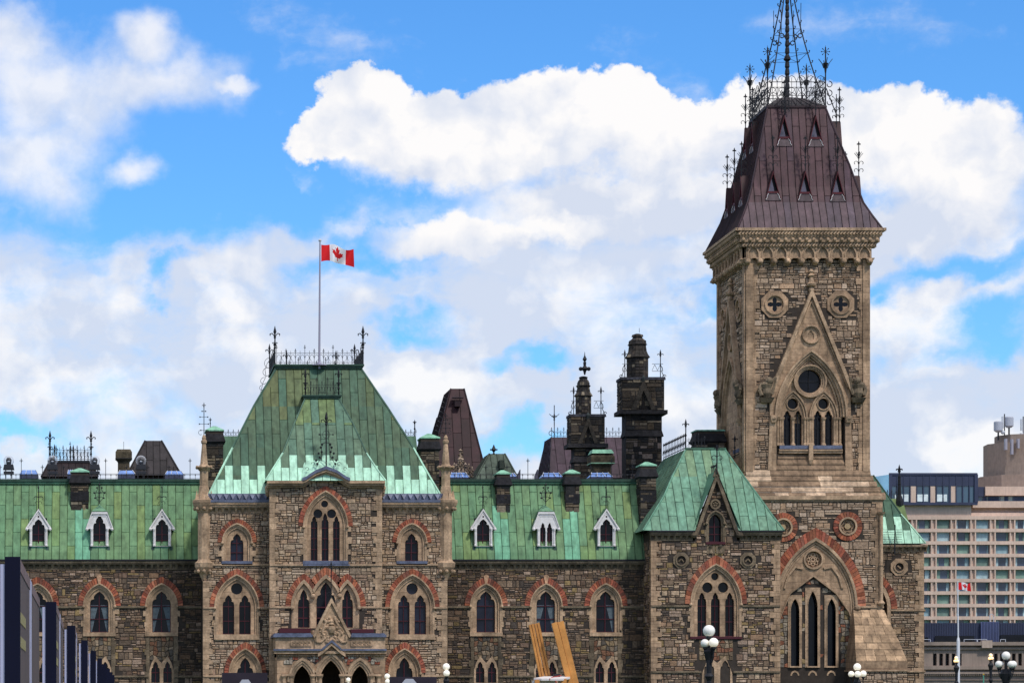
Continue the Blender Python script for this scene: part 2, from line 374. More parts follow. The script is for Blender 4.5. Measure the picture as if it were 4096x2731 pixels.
def gwin(par, P, cx, sill, spring, apex, hs, bapex=None, hb=None, lights=(), circles=(), transom=(), curtains=0, sillm='trim', jamb=True, bars=True,
         trimm='trim', plate_m='ashlar', name='window', sillh=14, blockjamb=None, cusp=True, deep=.0):
    """a traceried pointed window, all in photo pixels on plane P. Returns (object, hole outline)"""
    Y = P.Y; k = P.s; X = P.x(cx); Zs = P.z(spring); Z0 = P.z(sill); H = hs*k; Ri = P.z(apex)-Zs
    # tracery plate
    def ol(e): return arch(X, Zs, H-e, max(Ri-e*1.25, .05), 10, Z0)
    holes = []
    for (lx, hw, sp, ap) in lights:
        a = (P.x(lx), Z0+.03, P.z(sp), hw*k, P.z(ap)-P.z(sp))
        holes.append(cusped(*a) if cusp else arch(a[0], a[2], a[3], a[4], 6, a[1]))
    for (x_, y_, r_) in circles: holes.append(circ(P.x(x_), P.z(y_), r_*k))
    e1, e2 = min(.1, H*.12), min(.22, H*.26)
    w_ = MB(); w_.plate(ol(e2-.01), holes, Y+.10+deep, Y+.42+deep)
    win = w_.build(name, plate_m, par)
    m = MB()
    m.ring(ol(e1), ol(e2), Y+.0, Y+.30+deep); m.ring(ol(0), ol(e1), Y-.07, Y+.18)
    n = 11
    m.ring(arch(X, Zs, H-.01, Ri-.01, n), arch(X, Zs, H+.07, Ri+.09, n), Y-.17, Y+.02)       # hood mould
    for sg in (-1, 1): m.ball(X+sg*(H+.03), Y-.14, Zs-.05, .11, 8, 5)
    if jamb:
        z = Z0; i = 0
        while z < Zs-.1:
            zz = min(z+random.uniform(.3, .45), Zs-.02); g = random.uniform(.06, .3) if i % 2 else random.uniform(.0, .08)
            q = random.uniform(.8, 1.15)
            for sg in (-1, 1):
                a, b = sorted((X+sg*(H-.01), X+sg*(H+g+.03))); m.box(a, b, Y-.06, Y+.1, z+.006, zz-.006, (q, q, q))
            z = zz; i += 1
    m.build('moulding', trimm, win)
    g = MB(); o_ = ol(e2-.05); q = random.choice((.5, .8, 1, 1.6, 2.6)); g.plate(o_, [], Y+.36+deep, Y+.40+deep, (q, q, q*1.1)); g.build('pane', 'glass', win)  # random pane tint paints varied reflections into the glass colour
    if bars:
        b = MB(); ya, yb = Y+.28+deep, Y+.345+deep
        for (lx, hw, sp, ap) in lights:
            x = P.x(lx); h = hw*k; zt = P.z(ap); t = .018 if h < .4 else .03
            b.box(x-t, x+t, ya, yb, Z0, zt)
            for sg in (-1, 1): b.box(x+sg*h-.035, x+sg*h+.035, ya, yb, Z0, P.z(sp))
            b.box(x-h, x+h, ya-.01, yb+.01, Z0, Z0+.08)
            for tz in transom: z = P.z(tz); b.box(x-h, x+h, ya-.006, yb+.004, z-.026, z+.026)
        if b.f: b.build('frame', 'frame', win)
    if curtains:
        c = MB()
        for (lx, hw, sp, ap) in lights:
            x = P.x(lx); h = hw*k; zt = P.z(sp)
            for sg in (-1, 1):
                if curtains == 2 and sg < 0: continue
                c.face([(x+sg*h, Y+.35+deep, zt), (x+sg*h*.12, Y+.35+deep, zt), (x+sg*h*.5, Y+.35+deep, (zt+Z0)/2), (x+sg*h*.82, Y+.35+deep, Z0), (x+sg*h, Y+.35+deep, Z0)])
        c.build('curtain', 'curtain', win)
    if sillh:
        s_ = MB(); s_.box(X-H-.08, X+H+.08, Y-.14, Y+.3+deep, Z0-sillh*k, Z0+.02); s_.build('sill', sillm, win)
    if bapex:
        brick_arch(win, X, Zs, H+.06, Ri+.08, hb*k, P.z(bapex)-Zs, Y)
    return win
def whole(P, cx, sill, spring, apex, hs):
    k = P.s; return arch(P.x(cx), P.z(spring), hs*k-.06, P.z(apex)-P.z(spring)-.06, 8, P.z(sill))
def string(mb, x0, x1, Y, z, h=.14, pr=.14):
    mb.box(x0, x1, Y-pr, Y+.1, z-h*.3, z+h*.5); mb.box(x0, x1, Y-pr*.6, Y+.1, z-h*.7, z-h*.3)
def corbels(mb, x0, x1, Y, z0, z1, pitch=.42, pr=.32):
    """corbel table with little pointed arches"""
    n = max(1, round((x1-x0)/pitch)); p = (x1-x0)/n; h = z1-z0
    mb.box(x0, x1, Y-.04, Y+.25, z0, z1-h*.4, (.85, .85, .85))
    mb.box(x0, x1, Y-pr, Y+.2, z1-h*.24, z1); mb.box(x0, x1, Y-pr*.8, Y+.2, z1-h*.4, z1-h*.24); mb.box(x0, x1, Y-.07, Y+.2, z0, z0+h*.12)
    for i in range(n+1):
        x = x0+i*p; a = max(x-p*.19, x0); b = min(x+p*.19, x1); q = random.uniform(.75, 1.2); c = (q, q, q)
        mb.frus((a, b, Y-pr*.25, Y+.2), z0+h*.1, (a, b, Y-pr*.7, Y+.2), z0+h*.62, c)
        if i < n:   # arch head
            xm = x+p/2; zt = z0+h*.6
            mb.ring([(x+p*.12, zt-h*.18), (x+p*.3, zt-h*.02), (xm, zt), (x+p*.7, zt-h*.02), (x+p*.88, zt-h*.18)], [(x+p*.12, zt+.02)]+[(x+p*.3, zt+.02), (xm, zt+.02), (x+p*.7, zt+.02), (x+p*.88, zt+.02)], Y-pr*.55, Y+.1, col=c)
# ---------------------------------------------------------------- roofs
def clip(poly, a, b):
    """keep the side left of line a->b"""
    out = []; n = len(poly)
    def sd_(p): return (b[0]-a[0])*(p[1]-a[1])-(b[1]-a[1])*(p[0]-a[0])
    for i in range(n):
        p, q = poly[i], poly[(i+1) % n]; sp, sq = sd_(p), sd_(q)
        if sp >= 0: out.append(p)
        if (sp >= 0) != (sq >= 0) and abs(sp-sq) > 1e-12:
            t = sp/(sp-sq); out.append((p[0]+(q[0]-p[0])*t, p[1]+(q[1]-p[1])*t))
    return out
def roof_face(mb, nodes, frame, strip=.55, cell=1.9, colf=None, seam=.06, u0=None, stag=(0, .5)):
    """nodes: [(z, d, left, right)] from eave up; frame(u,d,z)->xyz"""
    L0 = min(n[2] for n in nodes); R0 = max(n[3] for n in nodes)
    ua = L0 if u0 is None else u0-strip*math.ceil((u0-L0)/strip); i = 0; zb = nodes[0][0]
    while ua < R0:
        ub = ua+strip; off = stag[i % 2]*cell
        cuts = []; z = zb-off
        while z < nodes[-1][0]: z += cell; cuts.append(z)
        for (z0, d0, l0, r0), (z1, d1, l1, r1) in zip(nodes, nodes[1:]):
            zs = [z0]+[c for c in cuts if z0 < c < z1]+[z1]
            for za, zc in zip(zs, zs[1:]):
                poly = [(ua, za), (ub, za), (ub, zc), (ua, zc)]
                poly = clip(poly, (l1, z1), (l0, z0)); poly = clip(poly, (r0, z0), (r1, z1)) if poly else poly
                if len(poly) < 3: continue
                ci = int((za+1e-4-(zb-off))/cell)
                c = colf(i, ci, (ua+ub)/2, (za+zc)/2)
                mb.face([frame(u, d0+(d1-d0)*(z-z0)/(z1-z0), z) for u, z in poly], c)
                for zz in (za,):      # cross joint
                    if zz > z0:
                        d = d0+(d1-d0)*(zz-z0)/(z1-z0); la = l0+(l1-l0)*(zz-z0)/(z1-z0); ra = r0+(r1-r0)*(zz-z0)/(z1-z0)
                        a, b = max(ua, la), min(ub, ra)
                        if b-a > .05: mb.add([frame(a, d-.005, zz-.02), frame(b, d-.005, zz-.02), frame(b, d-.025, zz+.012), frame(a, d-.025, zz+.012)], [(0, 1, 2, 3)], tuple(q*.62 for q in c))
            # seam at ua
            if seam:
                rng = []
                K = 4
                for k in range(K+1):
                    z = z0+(z1-z0)*k/K; l = l0+(l1-l0)*k/K; r = r0+(r1-r0)*k/K
                    rng.append(l < ua < r)
                ks = [k for k in range(K+1) if rng[k]]
                if len(ks) > 1:
                    za, zc = z0+(z1-z0)*ks[0]/K, z0+(z1-z0)*ks[-1]/K
                    da, dc = d0+(d1-d0)*ks[0]/K, d0+(d1-d0)*ks[-1]/K; c = tuple(q*.4 for q in colf(i, 0, ua, za))
                    e = .022
                    mb.add([frame(ua-e, da, za), frame(ua, da-seam, za), frame(ua+e, da, za), frame(ua-e, dc, zc), frame(ua, dc-seam, zc), frame(ua+e, dc, zc)], [(0, 1, 4, 3), (1, 2, 5, 4)], c)
        ua = ub; i += 1
def green(i, ci, u, z, base=(.13, .30, .19)):
    r = random.Random(i*7919+ci*104729+int(abs(base[0])*1000)); k = r.uniform(.93, 1.07); y = r.uniform(-.006, .014)
    return ((base[0]+y)*k, base[1]*k, (base[2]-y*.6)*k)
def hip_roof(par, Y0, nodes, depth, colf, strip=.55, cell=1.9, m='copper', name='roof', top=True, leftc=None, hipcol=(.12, .24, .17), sides=True, u0=None):
    """four-sided roof from front nodes (z, d, left, right), rear at Y0+depth"""
    mb = MB(); fr = lambda u, d, z: (u, Y0+d, z)
    roof_face(mb, nodes, fr, strip, cell, colf, u0=u0)
    if sides:
        ln = [(z, l, Y0+d, Y0+depth-d) for z, d, l, r in nodes]
        roof_face(mb, ln, lambda u, d, z: (d, u, z), strip, cell, leftc or colf)
        for (z0, d0, l0, r0), (z1, d1, l1, r1) in zip(nodes, nodes[1:]):
            c = colf(1, 1, r0, z0)
            mb.face([(r0, Y0+d0, z0), (r0, Y0+depth-d0, z0), (r1, Y0+depth-d1, z1), (r1, Y0+d1, z1)], c)
            mb.face([(r0, Y0+depth-d0, z0), (l0, Y0+depth-d0, z0), (l1, Y0+depth-d1, z1), (r1, Y0+depth-d1, z1)], c)
            for X0, X1 in ((l0, l1), (r0, r1)): mb.tube((X0, Y0+d0, z0), (X1, Y0+d1, z1), .06, 5, col=hipcol)
        z, d, l, r = nodes[-1]
        if top: mb.face([(l, Y0+d, z), (r, Y0+d, z), (r, Y0+depth-d, z), (l, Y0+depth-d, z)], hipcol)
    return mb.build(name, m, par)
# ---------------------------------------------------------------- ironwork
def scroll(mb, x, y, z, r, a0=0, a1=300, t=.018, n=8, flip=1, plane='x'):
    pts = []
    for i in range(n+1):
        a = R(a0+(a1-a0)*i/n); rr = r*(1-.45*i/n); u = flip*rr*math.cos(a); w_ = rr*math.sin(a)
        pts.append((x+u, y, z+w_) if plane == 'x' else (x, y+u, z+w_))
    mb.path(pts, t)
def fleur(mb, x, y, z, h, t=.03, head=.2, arms=True):
    mb.tube((x, y, z), (x, y, z+h-head*.4), t, 5)
    zt = z+h-head
    for a, b, c in ((0, 0, 1),):
        mb.lathe(x, y, [(.005, zt), (head*.2, zt+head*.45), (head*.12, zt+head*.75), (.004, zt+head*1.15)], 6)
    for sx, sy in ((1, 0), (-1, 0), (0, 1), (0, -1)):
        mb.path([(x, y, zt-head*.1), (x+sx*head*.3, y+sy*head*.3, zt+head*.3), (x+sx*head*.55, y+sy*head*.55, zt+head*.22), (x+sx*head*.5, y+sy*head*.5, zt+head*.02)], t*.8)
    mb.ball(x, y, zt-head*.15, t*2, 6, 4)
    if arms:
        mb.ball(x, y, z+h*.45, t*2.0, 6, 4)
def cresting(mb, xa, xb, y, z, h, pitch=.42, t=.018, big=3, along='x'):
    n = max(2, round(abs(xb-xa)/pitch)); p = (xb-xa)/n
    def q(u, zz): return (u, y, zz) if along == 'x' else (y, u, zz)
    mb.tube(q(xa, z+h*.12), q(xb, z+h*.12), t); mb.tube(q(xa, z+h*.72), q(xb, z+h*.72), t)
    for i in range(n+1):
        u = xa+p*i; hh = h*(1.22 if i % big == 0 else .98)
        mb.tube(q(u, z), q(u, z+hh), t*1.1)
        a = q(u, z+hh-.06)
        mb.lathe(a[0], a[1], [(.004, a[2]-.07), (.05, a[2]), (.004, a[2]+.12)], 4)
        s_ = .075
        mb.path([q(u-s_, z+hh-.12), q(u, z+hh-.19), q(u+s_, z+hh-.12)], t*1.1)
        if i < n:
            um = u+p/2; mb.tube(q(um, z+h*.05), q(um, z+h*.88), t*.8)
            for sg in (-1, 1):
                c = u+p*(.5+sg*.25)
                pts = [q(c+p*.22*math.cos(a_)*sg, z+h*.42+h*.2*math.sin(a_)) for a_ in [R(k*45) for k in range(7)]]
                mb.path(pts, t*.8)
# ================================================================ the ground
g = MB(); g.face([(-3000, -200, 0), (3000, -200, 0), (3000, 6000, 0), (-3000, 6000, 0)], (1, 1, 1))
MT['lawn'] = mat('lawn', (.05, .085, .03), .95, .1, n1=(.4, .3), n2=(5, .3))
tag(g.build('ground', 'lawn'), None, None, kind='structure')
# ================================================================ the two wings
def finial_scroll(par, x, y, z0, z1, rich=False):
    m = MB(); h = z1-z0; m.tube((x, y, z0), (x, y, z1), .035, 5); m.lathe(x, y, [(.004, z1-.05), (.07, z1+.03), (.004, z1+.16)], 5)
    for k, r in ((.5, .2), (.28, .14)):
        for sg in (-1, 1): scroll(m, x+sg*r*.9, y, z0+h*k, r, 200, -60, .02, 7, sg)
    m.tube((x-.28, y, z0+h*.55), (x+.28, y, z0+h*.55), .022)
    if rich:
        for sg in (-1, 1):
            m.path([(x, y, z0+.1), (x+sg*.25, y, z0+h*.3), (x+sg*.3, y, z0+h*.55), (x+sg*.1, y, z0+h*.8)], .022)
            for k, u in ((.3, .3), (.58, .36), (.85, .16)): m.ball(x+sg*u, y, z0+h*k, .07, 5, 4)
    m.build('finial', 'iron', par)
def dormer(par, P, cx, kind, yroof, tone=1):
    """small white carved dormer; kind: 'point' or 'flat' or 'twin'"""
    Y = P.Y; k = P.s; X = P.x(cx)
    zb = P.z(2184); ze = P.z(2112); hw = 36*k; eo = (50 if kind == 'point' else 54)*k
    if kind == 'point': top = [(0, P.z(2034))]
    else: top = [(-31*k, P.z(2047)), (31*k, P.z(2047))]
    body = MB(); dep = 3.2
    # cheeks and little copper roof
    for sg in (-1, 1):
        a, b = sorted((X+sg*hw, X+sg*(hw-.08))); body.box(a, b, Y+.05, Y+dep, zb-.1, ze, (.07, .15, .11))
    ztop = P.z(2034) if kind == 'point' else P.z(2013)
    if kind == 'point':
        for sg in (-1, 1): body.face([(X+sg*eo, Y-.1, ze-.05), (X, Y-.1, ztop+.05), (X, Y+dep, ztop+.05), (X+sg*eo, Y+dep, ze-.05)], (.10, .22, .15))
    else:
        zf = P.z(2046); u = 32*k
        body.face([(X-u, Y-.12, zf+.03), (X+u, Y-.12, zf+.03), (X, Y+.9, ztop)], (.12, .26, .17))
        for sg in (-1, 1): body.add([(X+sg*eo, Y-.12, ze-.05), (X+sg*u, Y-.12, zf+.03), (X, Y+.9, ztop), (X, Y+dep, ztop), (X+sg*eo, Y+dep, ze-.05)], [(0, 1, 2, 3, 4)], (.10, .22, .15))
    body.box(X-hw-.02, X+hw+.02, Y-.02, Y+1.8, zb-.36, zb-.02, (.17, .38, .28)); body.box(X-hw-.1, X+hw+.1, Y+.1, Y+1.6, zb-.42, zb-.3, (.06, .11, .1))
    for sg in (-1, 1): body.box(X+sg*hw-.1, X+sg*hw+.1, Y-.08, Y+.3, zb-.4, zb, (.05, .1, .09))
    d = body.build('dormer', 'copper', par)
    f = MB()
    outer = [(X-eo, ze-.04), (X-eo, ze+.05)]+[(X+u, z) for u, z in top]+[(X+eo, ze+.05), (X+eo, ze-.04), (X+hw, ze-.04), (X+hw, zb), (X-hw, zb), (X-hw, ze-.04)]
    zo = ze-.02
    if kind == 'twin':
        holes = [cusped(X+sg*13.5*k, zb+.02, zo-.15, 11*k, .55) for sg in (-1, 1)]
    else: holes = [cusped(X, zb+.02, zo, hw*.70, P.z(2062 if kind == 'flat' else 2076)-zo)]
    if kind == 'point': holes.append(circ(X, P.z(2066), .07, 6))
    f.plate(outer, holes, Y-.12, Y+.12)
    # raking mould, column shafts and caps
    tp = [(X-eo, ze)]+[(X+u, z) for u, z in top]+[(X+eo, ze)]
    f.ring(tp, [(x, z-.15) for x, z in tp], Y-.2, Y-.1)
    ins = [(X-eo*.84, ze+.08)]+[(X+u*.84, z-.24) for u, z in top]+[(X+eo*.84, ze+.08)]
    f.ring(ins, [(x, z-.06) for x, z in ins], Y-.15, Y-.1)
    for sg in (-1, 1):
        x = X+sg*(hw-.07); f.lathe(x, Y-.13, [(.09, zb), (.09, zb+.1), (.055, zb+.14), (.055, ze-.25), (.1, ze-.1), (.11, ze-.02)], 8)
        f.ball(X+sg*eo*.93, Y-.15, ze-.07, .12, 6, 4)
    if kind == 'twin': f.lathe(X, Y-.1, [(.07, zb), (.045, zb+.1), (.045, ze-.35), (.08, ze-.2)], 8)
    f.build('gable_front', 'white', d)
    p = MB(); p.box(X-hw+.04, X+hw-.04, Y+.2, Y+.24, zb, P.z(2070)); p.build('pane', 'glass', d)
    b = MB()
    xs = [X-13.5*k, X+13.5*k] if kind == 'twin' else [X]
    for x in xs: b.box(x-.025, x+.025, Y+.12, Y+.18, zb, P.z(2082))
    b.box(X-hw+.05, X+hw-.05, Y+.125, Y+.185, zb, zb+.08)
    for zz in (.33, .66): b.box(X-hw+.05, X+hw-.05, Y+.13, Y+.175, zb+(ze-zb)*zz-.018, zb+(ze-zb)*zz+.018)
    b.build('frame', 'frame', d)
    finial_scroll(d, X, Y+.1, ztop, P.z(1950 if kind == 'point' else 1938), kind != 'point')
def chimney(par, P, px0, px1, ytop, ybase, band=True, depth=1.3, pal=SOOT_BACKLIT, cap='copper', capy=None, name='chimney', dark=(.02, .019, .022), bands=((.28, .52),)):
    """roof stack of sooty stone painted backlit dark, with flared dark cap and a small copper lid"""
    x0, x1 = P.x(px0), P.x(px1); zt, zb = P.z(ytop), P.z(ybase); Y = P.Y; w_ = x1-x0
    m = MB(); m.box(x0, x1, Y, Y+depth, zb-2.5, zt)
    o = m.build(name, 'mortar', par)
    s_ = MB(); rubble(s_, x0-.02, x1+.02, zb-.1, zt-.75, Y-.003, pal+[(.2, .155, .1), (.16, .12, .08)], rh=(.2, .34), rw=(.3, .7))
    tr = TR[0]; TR[0] = lambda x, y, z: (x0+(y-Y), Y+depth-(x-x0), z); sl = MB(); rubble(sl, x0, x0+depth, zb-.1, zt-.75, Y-.003, pal, rh=(.2, .34), rw=(.3, .7)); TR[0] = tr
    s_.build('stonework', 'rubble', o); sl.build('side_stonework', 'rubble', o)
    c = MB()
    for a, b in bands:
        za, zc = zt-.75-(zt-.75-zb)*b, zt-.75-(zt-.75-zb)*a
        if band: c.box(x0-.03, x1+.03, Y-.05, Y+depth+.03, za, zc, dark)
    c.frus((x0-.16, x1+.16, Y-.16, Y+depth+.16), zt-.75, (x0+.06, x1-.06, Y+.06, Y+depth-.06), zt-.02, dark)
    c.frus((x0, x1, Y, Y+depth), zt-.9, (x0-.16, x1+.16, Y-.16, Y+depth+.16), zt-.75, dark)
    c.build('cap', 'black', o)
    l = MB(); zc = zt+(.22 if not capy else capy); l.frus((x0-.06, x1+.06, Y-.06, Y+depth+.06), zt-.02, (x0-.06, x1+.06, Y-.06, Y+depth+.06), zt+.06, (.2, .45, .34))
    l.frus((x0-.06, x1+.06, Y-.06, Y+depth+.06), zt+.06, ((x0+x1)/2-.1, (x0+x1)/2+.1, Y+depth/2-.1, Y+depth/2+.1), zc+.1, (.2, .45, .34)); l.build('lid', cap, o)
    return o
def skylight(par, P, px0, px1, y0, y1):
    x0, x1 = P.x(px0), P.x(px1); z0, z1 = P.z(y1), P.z(y0); Y = P.Y; m = MB()
    m.box(x0, x1, Y, Y+1.5, z0-.2, z0+.1, (.5, .5, .55)); o = m.build('skylight', 'lead', par)
    g_ = MB(); e = (x1-x0)*.14; g_.add([(x0, Y-.02, z0+.1), (x1, Y-.02, z0+.1), (x1-e, Y+.6, z1+.1), (x0+e, Y+.6, z1+.1)], [(0, 1, 2, 3)]); g_.add([(x0, Y-.02, z0+.1), (x0+e, Y+.6, z1+.1), (x0+e, Y+1.2, z1), (x0, Y+1.5, z0+.1)], [(0, 1, 2, 3)]); g_.build('skylight_glass', 'blueglass', o)
    b = MB(); n = max(2, round((x1-x0)/.5))
    for i in range(n+1):
        t = i/n; b.tube((x0+(x1-x0)*t, Y-.05, z0+.12), (x0+e+(x1-x0-2*e)*t, Y+.57, z1+.12), .025)
    b.build('glazing_bars', 'paleframe', o)
MT['blueglass'] = mat('sky_reflecting_glass', (.13, .26, .62), .25, .6, n1=(1.5, .3))
MT['paleframe'] = mat('pale_metal', (.5, .52, .56), .4, .5)
def wing(name, label, pxa, pxb, winx, dorms, chims, curt, Y=184.0, lights=()):
    P = PL(Y); xa, xb = P.x(pxa), P.x(pxb)
    b = thing(name, label, 'building wing', ((xa+xb)/2, Y, 0), 'mansard wings either side of the entrance pavilion')
    ze = P.z(2276)
    holes = [whole(P, c, 2529, 2422, 2336, 61) for c in winx]
    lanc = []
    for c in winx:
        for sg in (-1, 1): lanc.append(arch(P.x(c+sg*24), P.z(2686), .33, .8, 5, 1.2))
    pan = [[P.p(c-47, 2620), P.p(c-47, 2538), P.p(c+47, 2538), P.p(c+47, 2620)] for c in winx]
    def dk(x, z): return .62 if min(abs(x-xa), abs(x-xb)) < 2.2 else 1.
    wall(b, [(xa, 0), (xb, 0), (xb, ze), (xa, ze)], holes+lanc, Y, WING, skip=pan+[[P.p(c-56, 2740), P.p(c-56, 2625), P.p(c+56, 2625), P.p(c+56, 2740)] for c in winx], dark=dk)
    bd = MB(); bd.box(xa, xb, Y+.5, Y+13, 0, P.z(2240)); bd.build('rear_body', 'mortar', b)
    for i, c in enumerate(winx):
        w_ = gwin(b, P, c, 2529, 2422, 2336, 61, 2306, 86, lights=[(c, 37, 2418, 2364)], transom=(2422, 2474), curtains=curt[i], plate_m='trim')
        if c in (397, 1944, 2184): ky = MB(); ky.plate([P.p(c-4, 2332), P.p(c-11, 2302), P.p(c, 2297), P.p(c+11, 2302), P.p(c+4, 2332)], [], Y-.13, Y+.05, (1.2, 1.05, 1)); ky.build('keystone', 'trim', w_)
        pr = MB(); polyrubble(pr, P.x(c-48), P.x(c+48), P.z(2640), P.z(2545), Y-.01, [(.24, .17, .1), (.17, .12, .08), (.3, .22, .15), (.2, .1, .06), (.12, .1, .08)], s=.27)
        pr.build('rubble_panel', 'rubble', w_)
        pe = MB()
        for sg in (-1, 1):
            z = P.z(2740)
            while z < P.z(2545):
                zz = z+random.uniform(.3, .5); a, d_ = sorted((P.x(c+sg*48), P.x(c+sg*random.uniform(60, 72)))); q = random.uniform(.5, 1.1); pe.box(a, d_, Y-.07, Y+.1, z, zz-.012, (q, q, q)); z = zz
        pe.build('panel_edge', 'darktrim', w_)
        # paired lancets under the panel
        t = MB(); t.plate([P.p(c-52, 2731), P.p(c-52, 2690), P.p(c-40, 2650), P.p(c-24, 2622), P.p(c, 2650), P.p(c+24, 2622), P.p(c+40, 2650), P.p(c+52, 2690), P.p(c+52, 2731)],
            [cusped(P.x(c+sg*24), P.z(2731)+.04, P.z(2686), 17*P.s, P.z(2644)-P.z(2686)) for sg in (-1, 1)], Y-.06, Y+.25)
        t.plate([(P.x(c-52), 1.0), (P.x(c-52), P.z(2731)), (P.x(c+52), P.z(2731)), (P.x(c+52), 1.0)], [[(P.x(c+sg*24)-17*P.s, 1.1), (P.x(c+sg*24)-17*P.s, P.z(2731)-.04), (P.x(c+sg*24)+17*P.s, P.z(2731)-.04), (P.x(c+sg*24)+17*P.s, 1.1)] for sg in (-1, 1)], Y-.06, Y+.25)
        lw = t.build('paired_window', 'trim', b)
        q = MB(); q.box(P.x(c-46), P.x(c+46), Y+.2, Y+.23, 1, P.z(2640)); q.build('pane', 'glass', lw)
        q = MB()
        for sg in (-1, 1):
            x = P.x(c+sg*24); q.box(x-.03, x+.03, Y+.12, Y+.18, 1.1, P.z(2650)); q.box(x-.3, x+.3, Y+.13, Y+.17, P.z(2690), P.z(2690)+.07)
        q.build('frame', 'frame', lw)
    s_ = MB(); xs = sorted(P.x(c) for c in winx); H = 65*P.s
    for py, hh in ((2427, H), (2704, 52*P.s)):
        cur = xa
        for x in xs+[None]:
            s_ = MB(); string(s_, cur, xb if x is None else x-hh, Y, P.z(py)); s_.build('string_course', 'darktrim', b); cur = (x or 0)+hh
    c = MB(); corbels(c, xa, xb, Y, P.z(2277), P.z(2243), .42, .35); c.build('cornice', 'darktrim', b)
    gt = MB(); gt.box(xa, xb, Y-.42, Y+.3, P.z(2243), P.z(2237)); gt.build('gutter', 'iron', b)
    # mansard
    Yr = Y-.36; D = 2.2
    z0 = P.z(2238); Pt = PL(Yr+D); z1 = Pt.z(1932)
    mb = MB(); fl = lambda u, d, z: (u, Yr+d, z)
    def gc(i, ci, u, z):
        c = green(i, ci, u, z, (.12, .255, .14))
        r = random.Random(i*31+ci*7).random()
        if r > .85: c = (c[0]*1.3, c[1]*1.08, c[2]*.82)
        for (cp, *_r) in chims:
            if abs(u-P.x(cp)) < .5 and z < P.z(2050): c = (.15, .4, .27)
        return c
    roof_face(mb, [(z0, 0, xa, xb), (z0+.5, .12, xa, xb), (z1, D, xa, xb)], fl, .53, 1.9, gc, seam=.05)
    mb.face([(xa, Yr+D, z1+.1), (xb, Yr+D, z1+.1), (xb, Yr+12, z1+.1), (xa, Yr+12, z1+.1)], (.06, .09, .08))
    for X_ in (xa, xb): mb.face([(X_, Yr, z0), (X_, Yr+D, z1), (X_, Yr+12, z1), (X_, Yr+12, z0)], (.1, .2, .14))
    rf = mb.build('roof', 'copper', b)
    cb = MB(); zc = Pt.z(1928)
    cb.box(xa, xb, Yr+D-.16, Yr+D+.3, z1-.06, z1+.1, (.045, .13, .09)); cb.box(xa, xb, Yr+D-.22, Yr+D+.3, z1+.1, z1+.27, (.03, .07, .055)); cb.build('ridge_roll', 'copper', rf)
    Pr = PL(Yr+D+.1); zr = z1+.27; rl = MB(); h = .62
    n = round((xb-xa)/.36); p = (xb-xa)/n
    for zz in (.1, .52, .62): rl.tube((xa, Pr.Y, zr+h*zz), (xb, Pr.Y, zr+h*zz), .016)
    for i in range(n+1):
        x = xa+i*p; rl.tube((x, Pr.Y, zr), (x, Pr.Y, zr+.3), .018); rl.lathe(x, Pr.Y, [(.004, zr+.22), (.05, zr+.28), (.004, zr+.4)], 4)
        if i % 4 == 0: fleur(rl, x, Pr.Y, zr, 1.0 if i % 16 else 1.45, .022, .2, False)
    rl.build('roof_railing', 'iron', rf)
    Pd = PL(Y-.1)
    for cx, kind in dorms: dormer(b, Pd, cx, kind, Yr)
    # each stack stands where the slope passes its foot
    for (cx, wd, yt, yb) in chims: 
        dd = D*(Pt.z(yb)-z0)/(z1-z0); chimney(b, PL(Yr+dd), cx-wd/2, cx+wd/2, yt, yb, bands=((.33, .66),))
    for (a, e, y0, y1) in lights: skylight(b, PL(Yr+D+1.2), a, e, y0, y1)
    return b
wing('building_wing', 'left mansard wing, green copper roof with one stack, left of the flag pavilion', -260, 806,
     [-98, 150, 397, 646], [(-92, 'flat'), (154, 'point'), (398, 'flat'), (648, 'point')], [(319, 70, 1887, 2040)], [0, 2, 1, 1],
     lights=((78, 152, 1882, 1902), (270, 292, 1882, 1902), (470, 540, 1884, 1902), (660, 735, 1886, 1904)))
wing('building_wing', 'right mansard wing, green copper roof with two stacks, between flag and corner pavilions', 1790, 2616,
     [1944, 2184, 2423], [(1932, 'point'), (2184, 'twin'), (2425, 'point')], [(2014, 53, 1895, 2053), (2290, 55, 1893, 2050)], [0, 1, 2],
     lights=((1800, 1876, 1892, 1914), (2040, 2066, 1895, 1910), (2168, 2250, 1893, 1912), (2360, 2450, 1893, 1912)))
# ================================================================ entrance pavilion with the flag
P = PL(180.0)
ep = thing('entrance_pavilion', 'tan stone entrance pavilion with tall steep green copper roof, arched porch and corner turrets', 'pavilion', (P.x(1302), 180, 0))
PL_up = [948, 1647]; PL_mid = [947, 1649]; PL_low = [981, 1618]
xl, xr = P.x(813), P.x(1788)
holes = [whole(P, c, 2244, 2168, 2096, 57) for c in PL_up]+[whole(P, c, 2537, 2428, 2300, 86) for c in PL_mid]+[whole(P, c, 2731, 2690, 2596, 64) for c in PL_low]
zc = P.z(2052)
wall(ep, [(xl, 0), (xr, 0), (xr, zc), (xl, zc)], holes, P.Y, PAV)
bd = MB(); bd.box(xl, xr, P.Y+.5, P.Y+16, 0, P.z(1990)); bd.build('rear_body', 'mortar', ep)
for i, c in enumerate(PL_up):
    gwin(ep, P, c, 2244, 2168, 2096, 57, 2073, 78, lights=[(c, 26, 2176, 2133)], transom=(2170, 2208), sillm='lead', curtains=0)
for c in PL_mid:
    gwin(ep, P, c, 2537, 2428, 2300, 86, 2273, 109, lights=[(c-33, 23, 2424, 2378), (c+33, 23, 2424, 2378)], circles=[(c, 2353, 23)], transom=(2424, 2482), sillm='trim', sillh=20)
for c in PL_low:
    gwin(ep, P, c, 2731, 2690, 2596, 62, 2567, 84, lights=[(c, 33, 2700, 2628)], transom=(2715,), sillh=0, plate_m='trim')
s_ = MB()
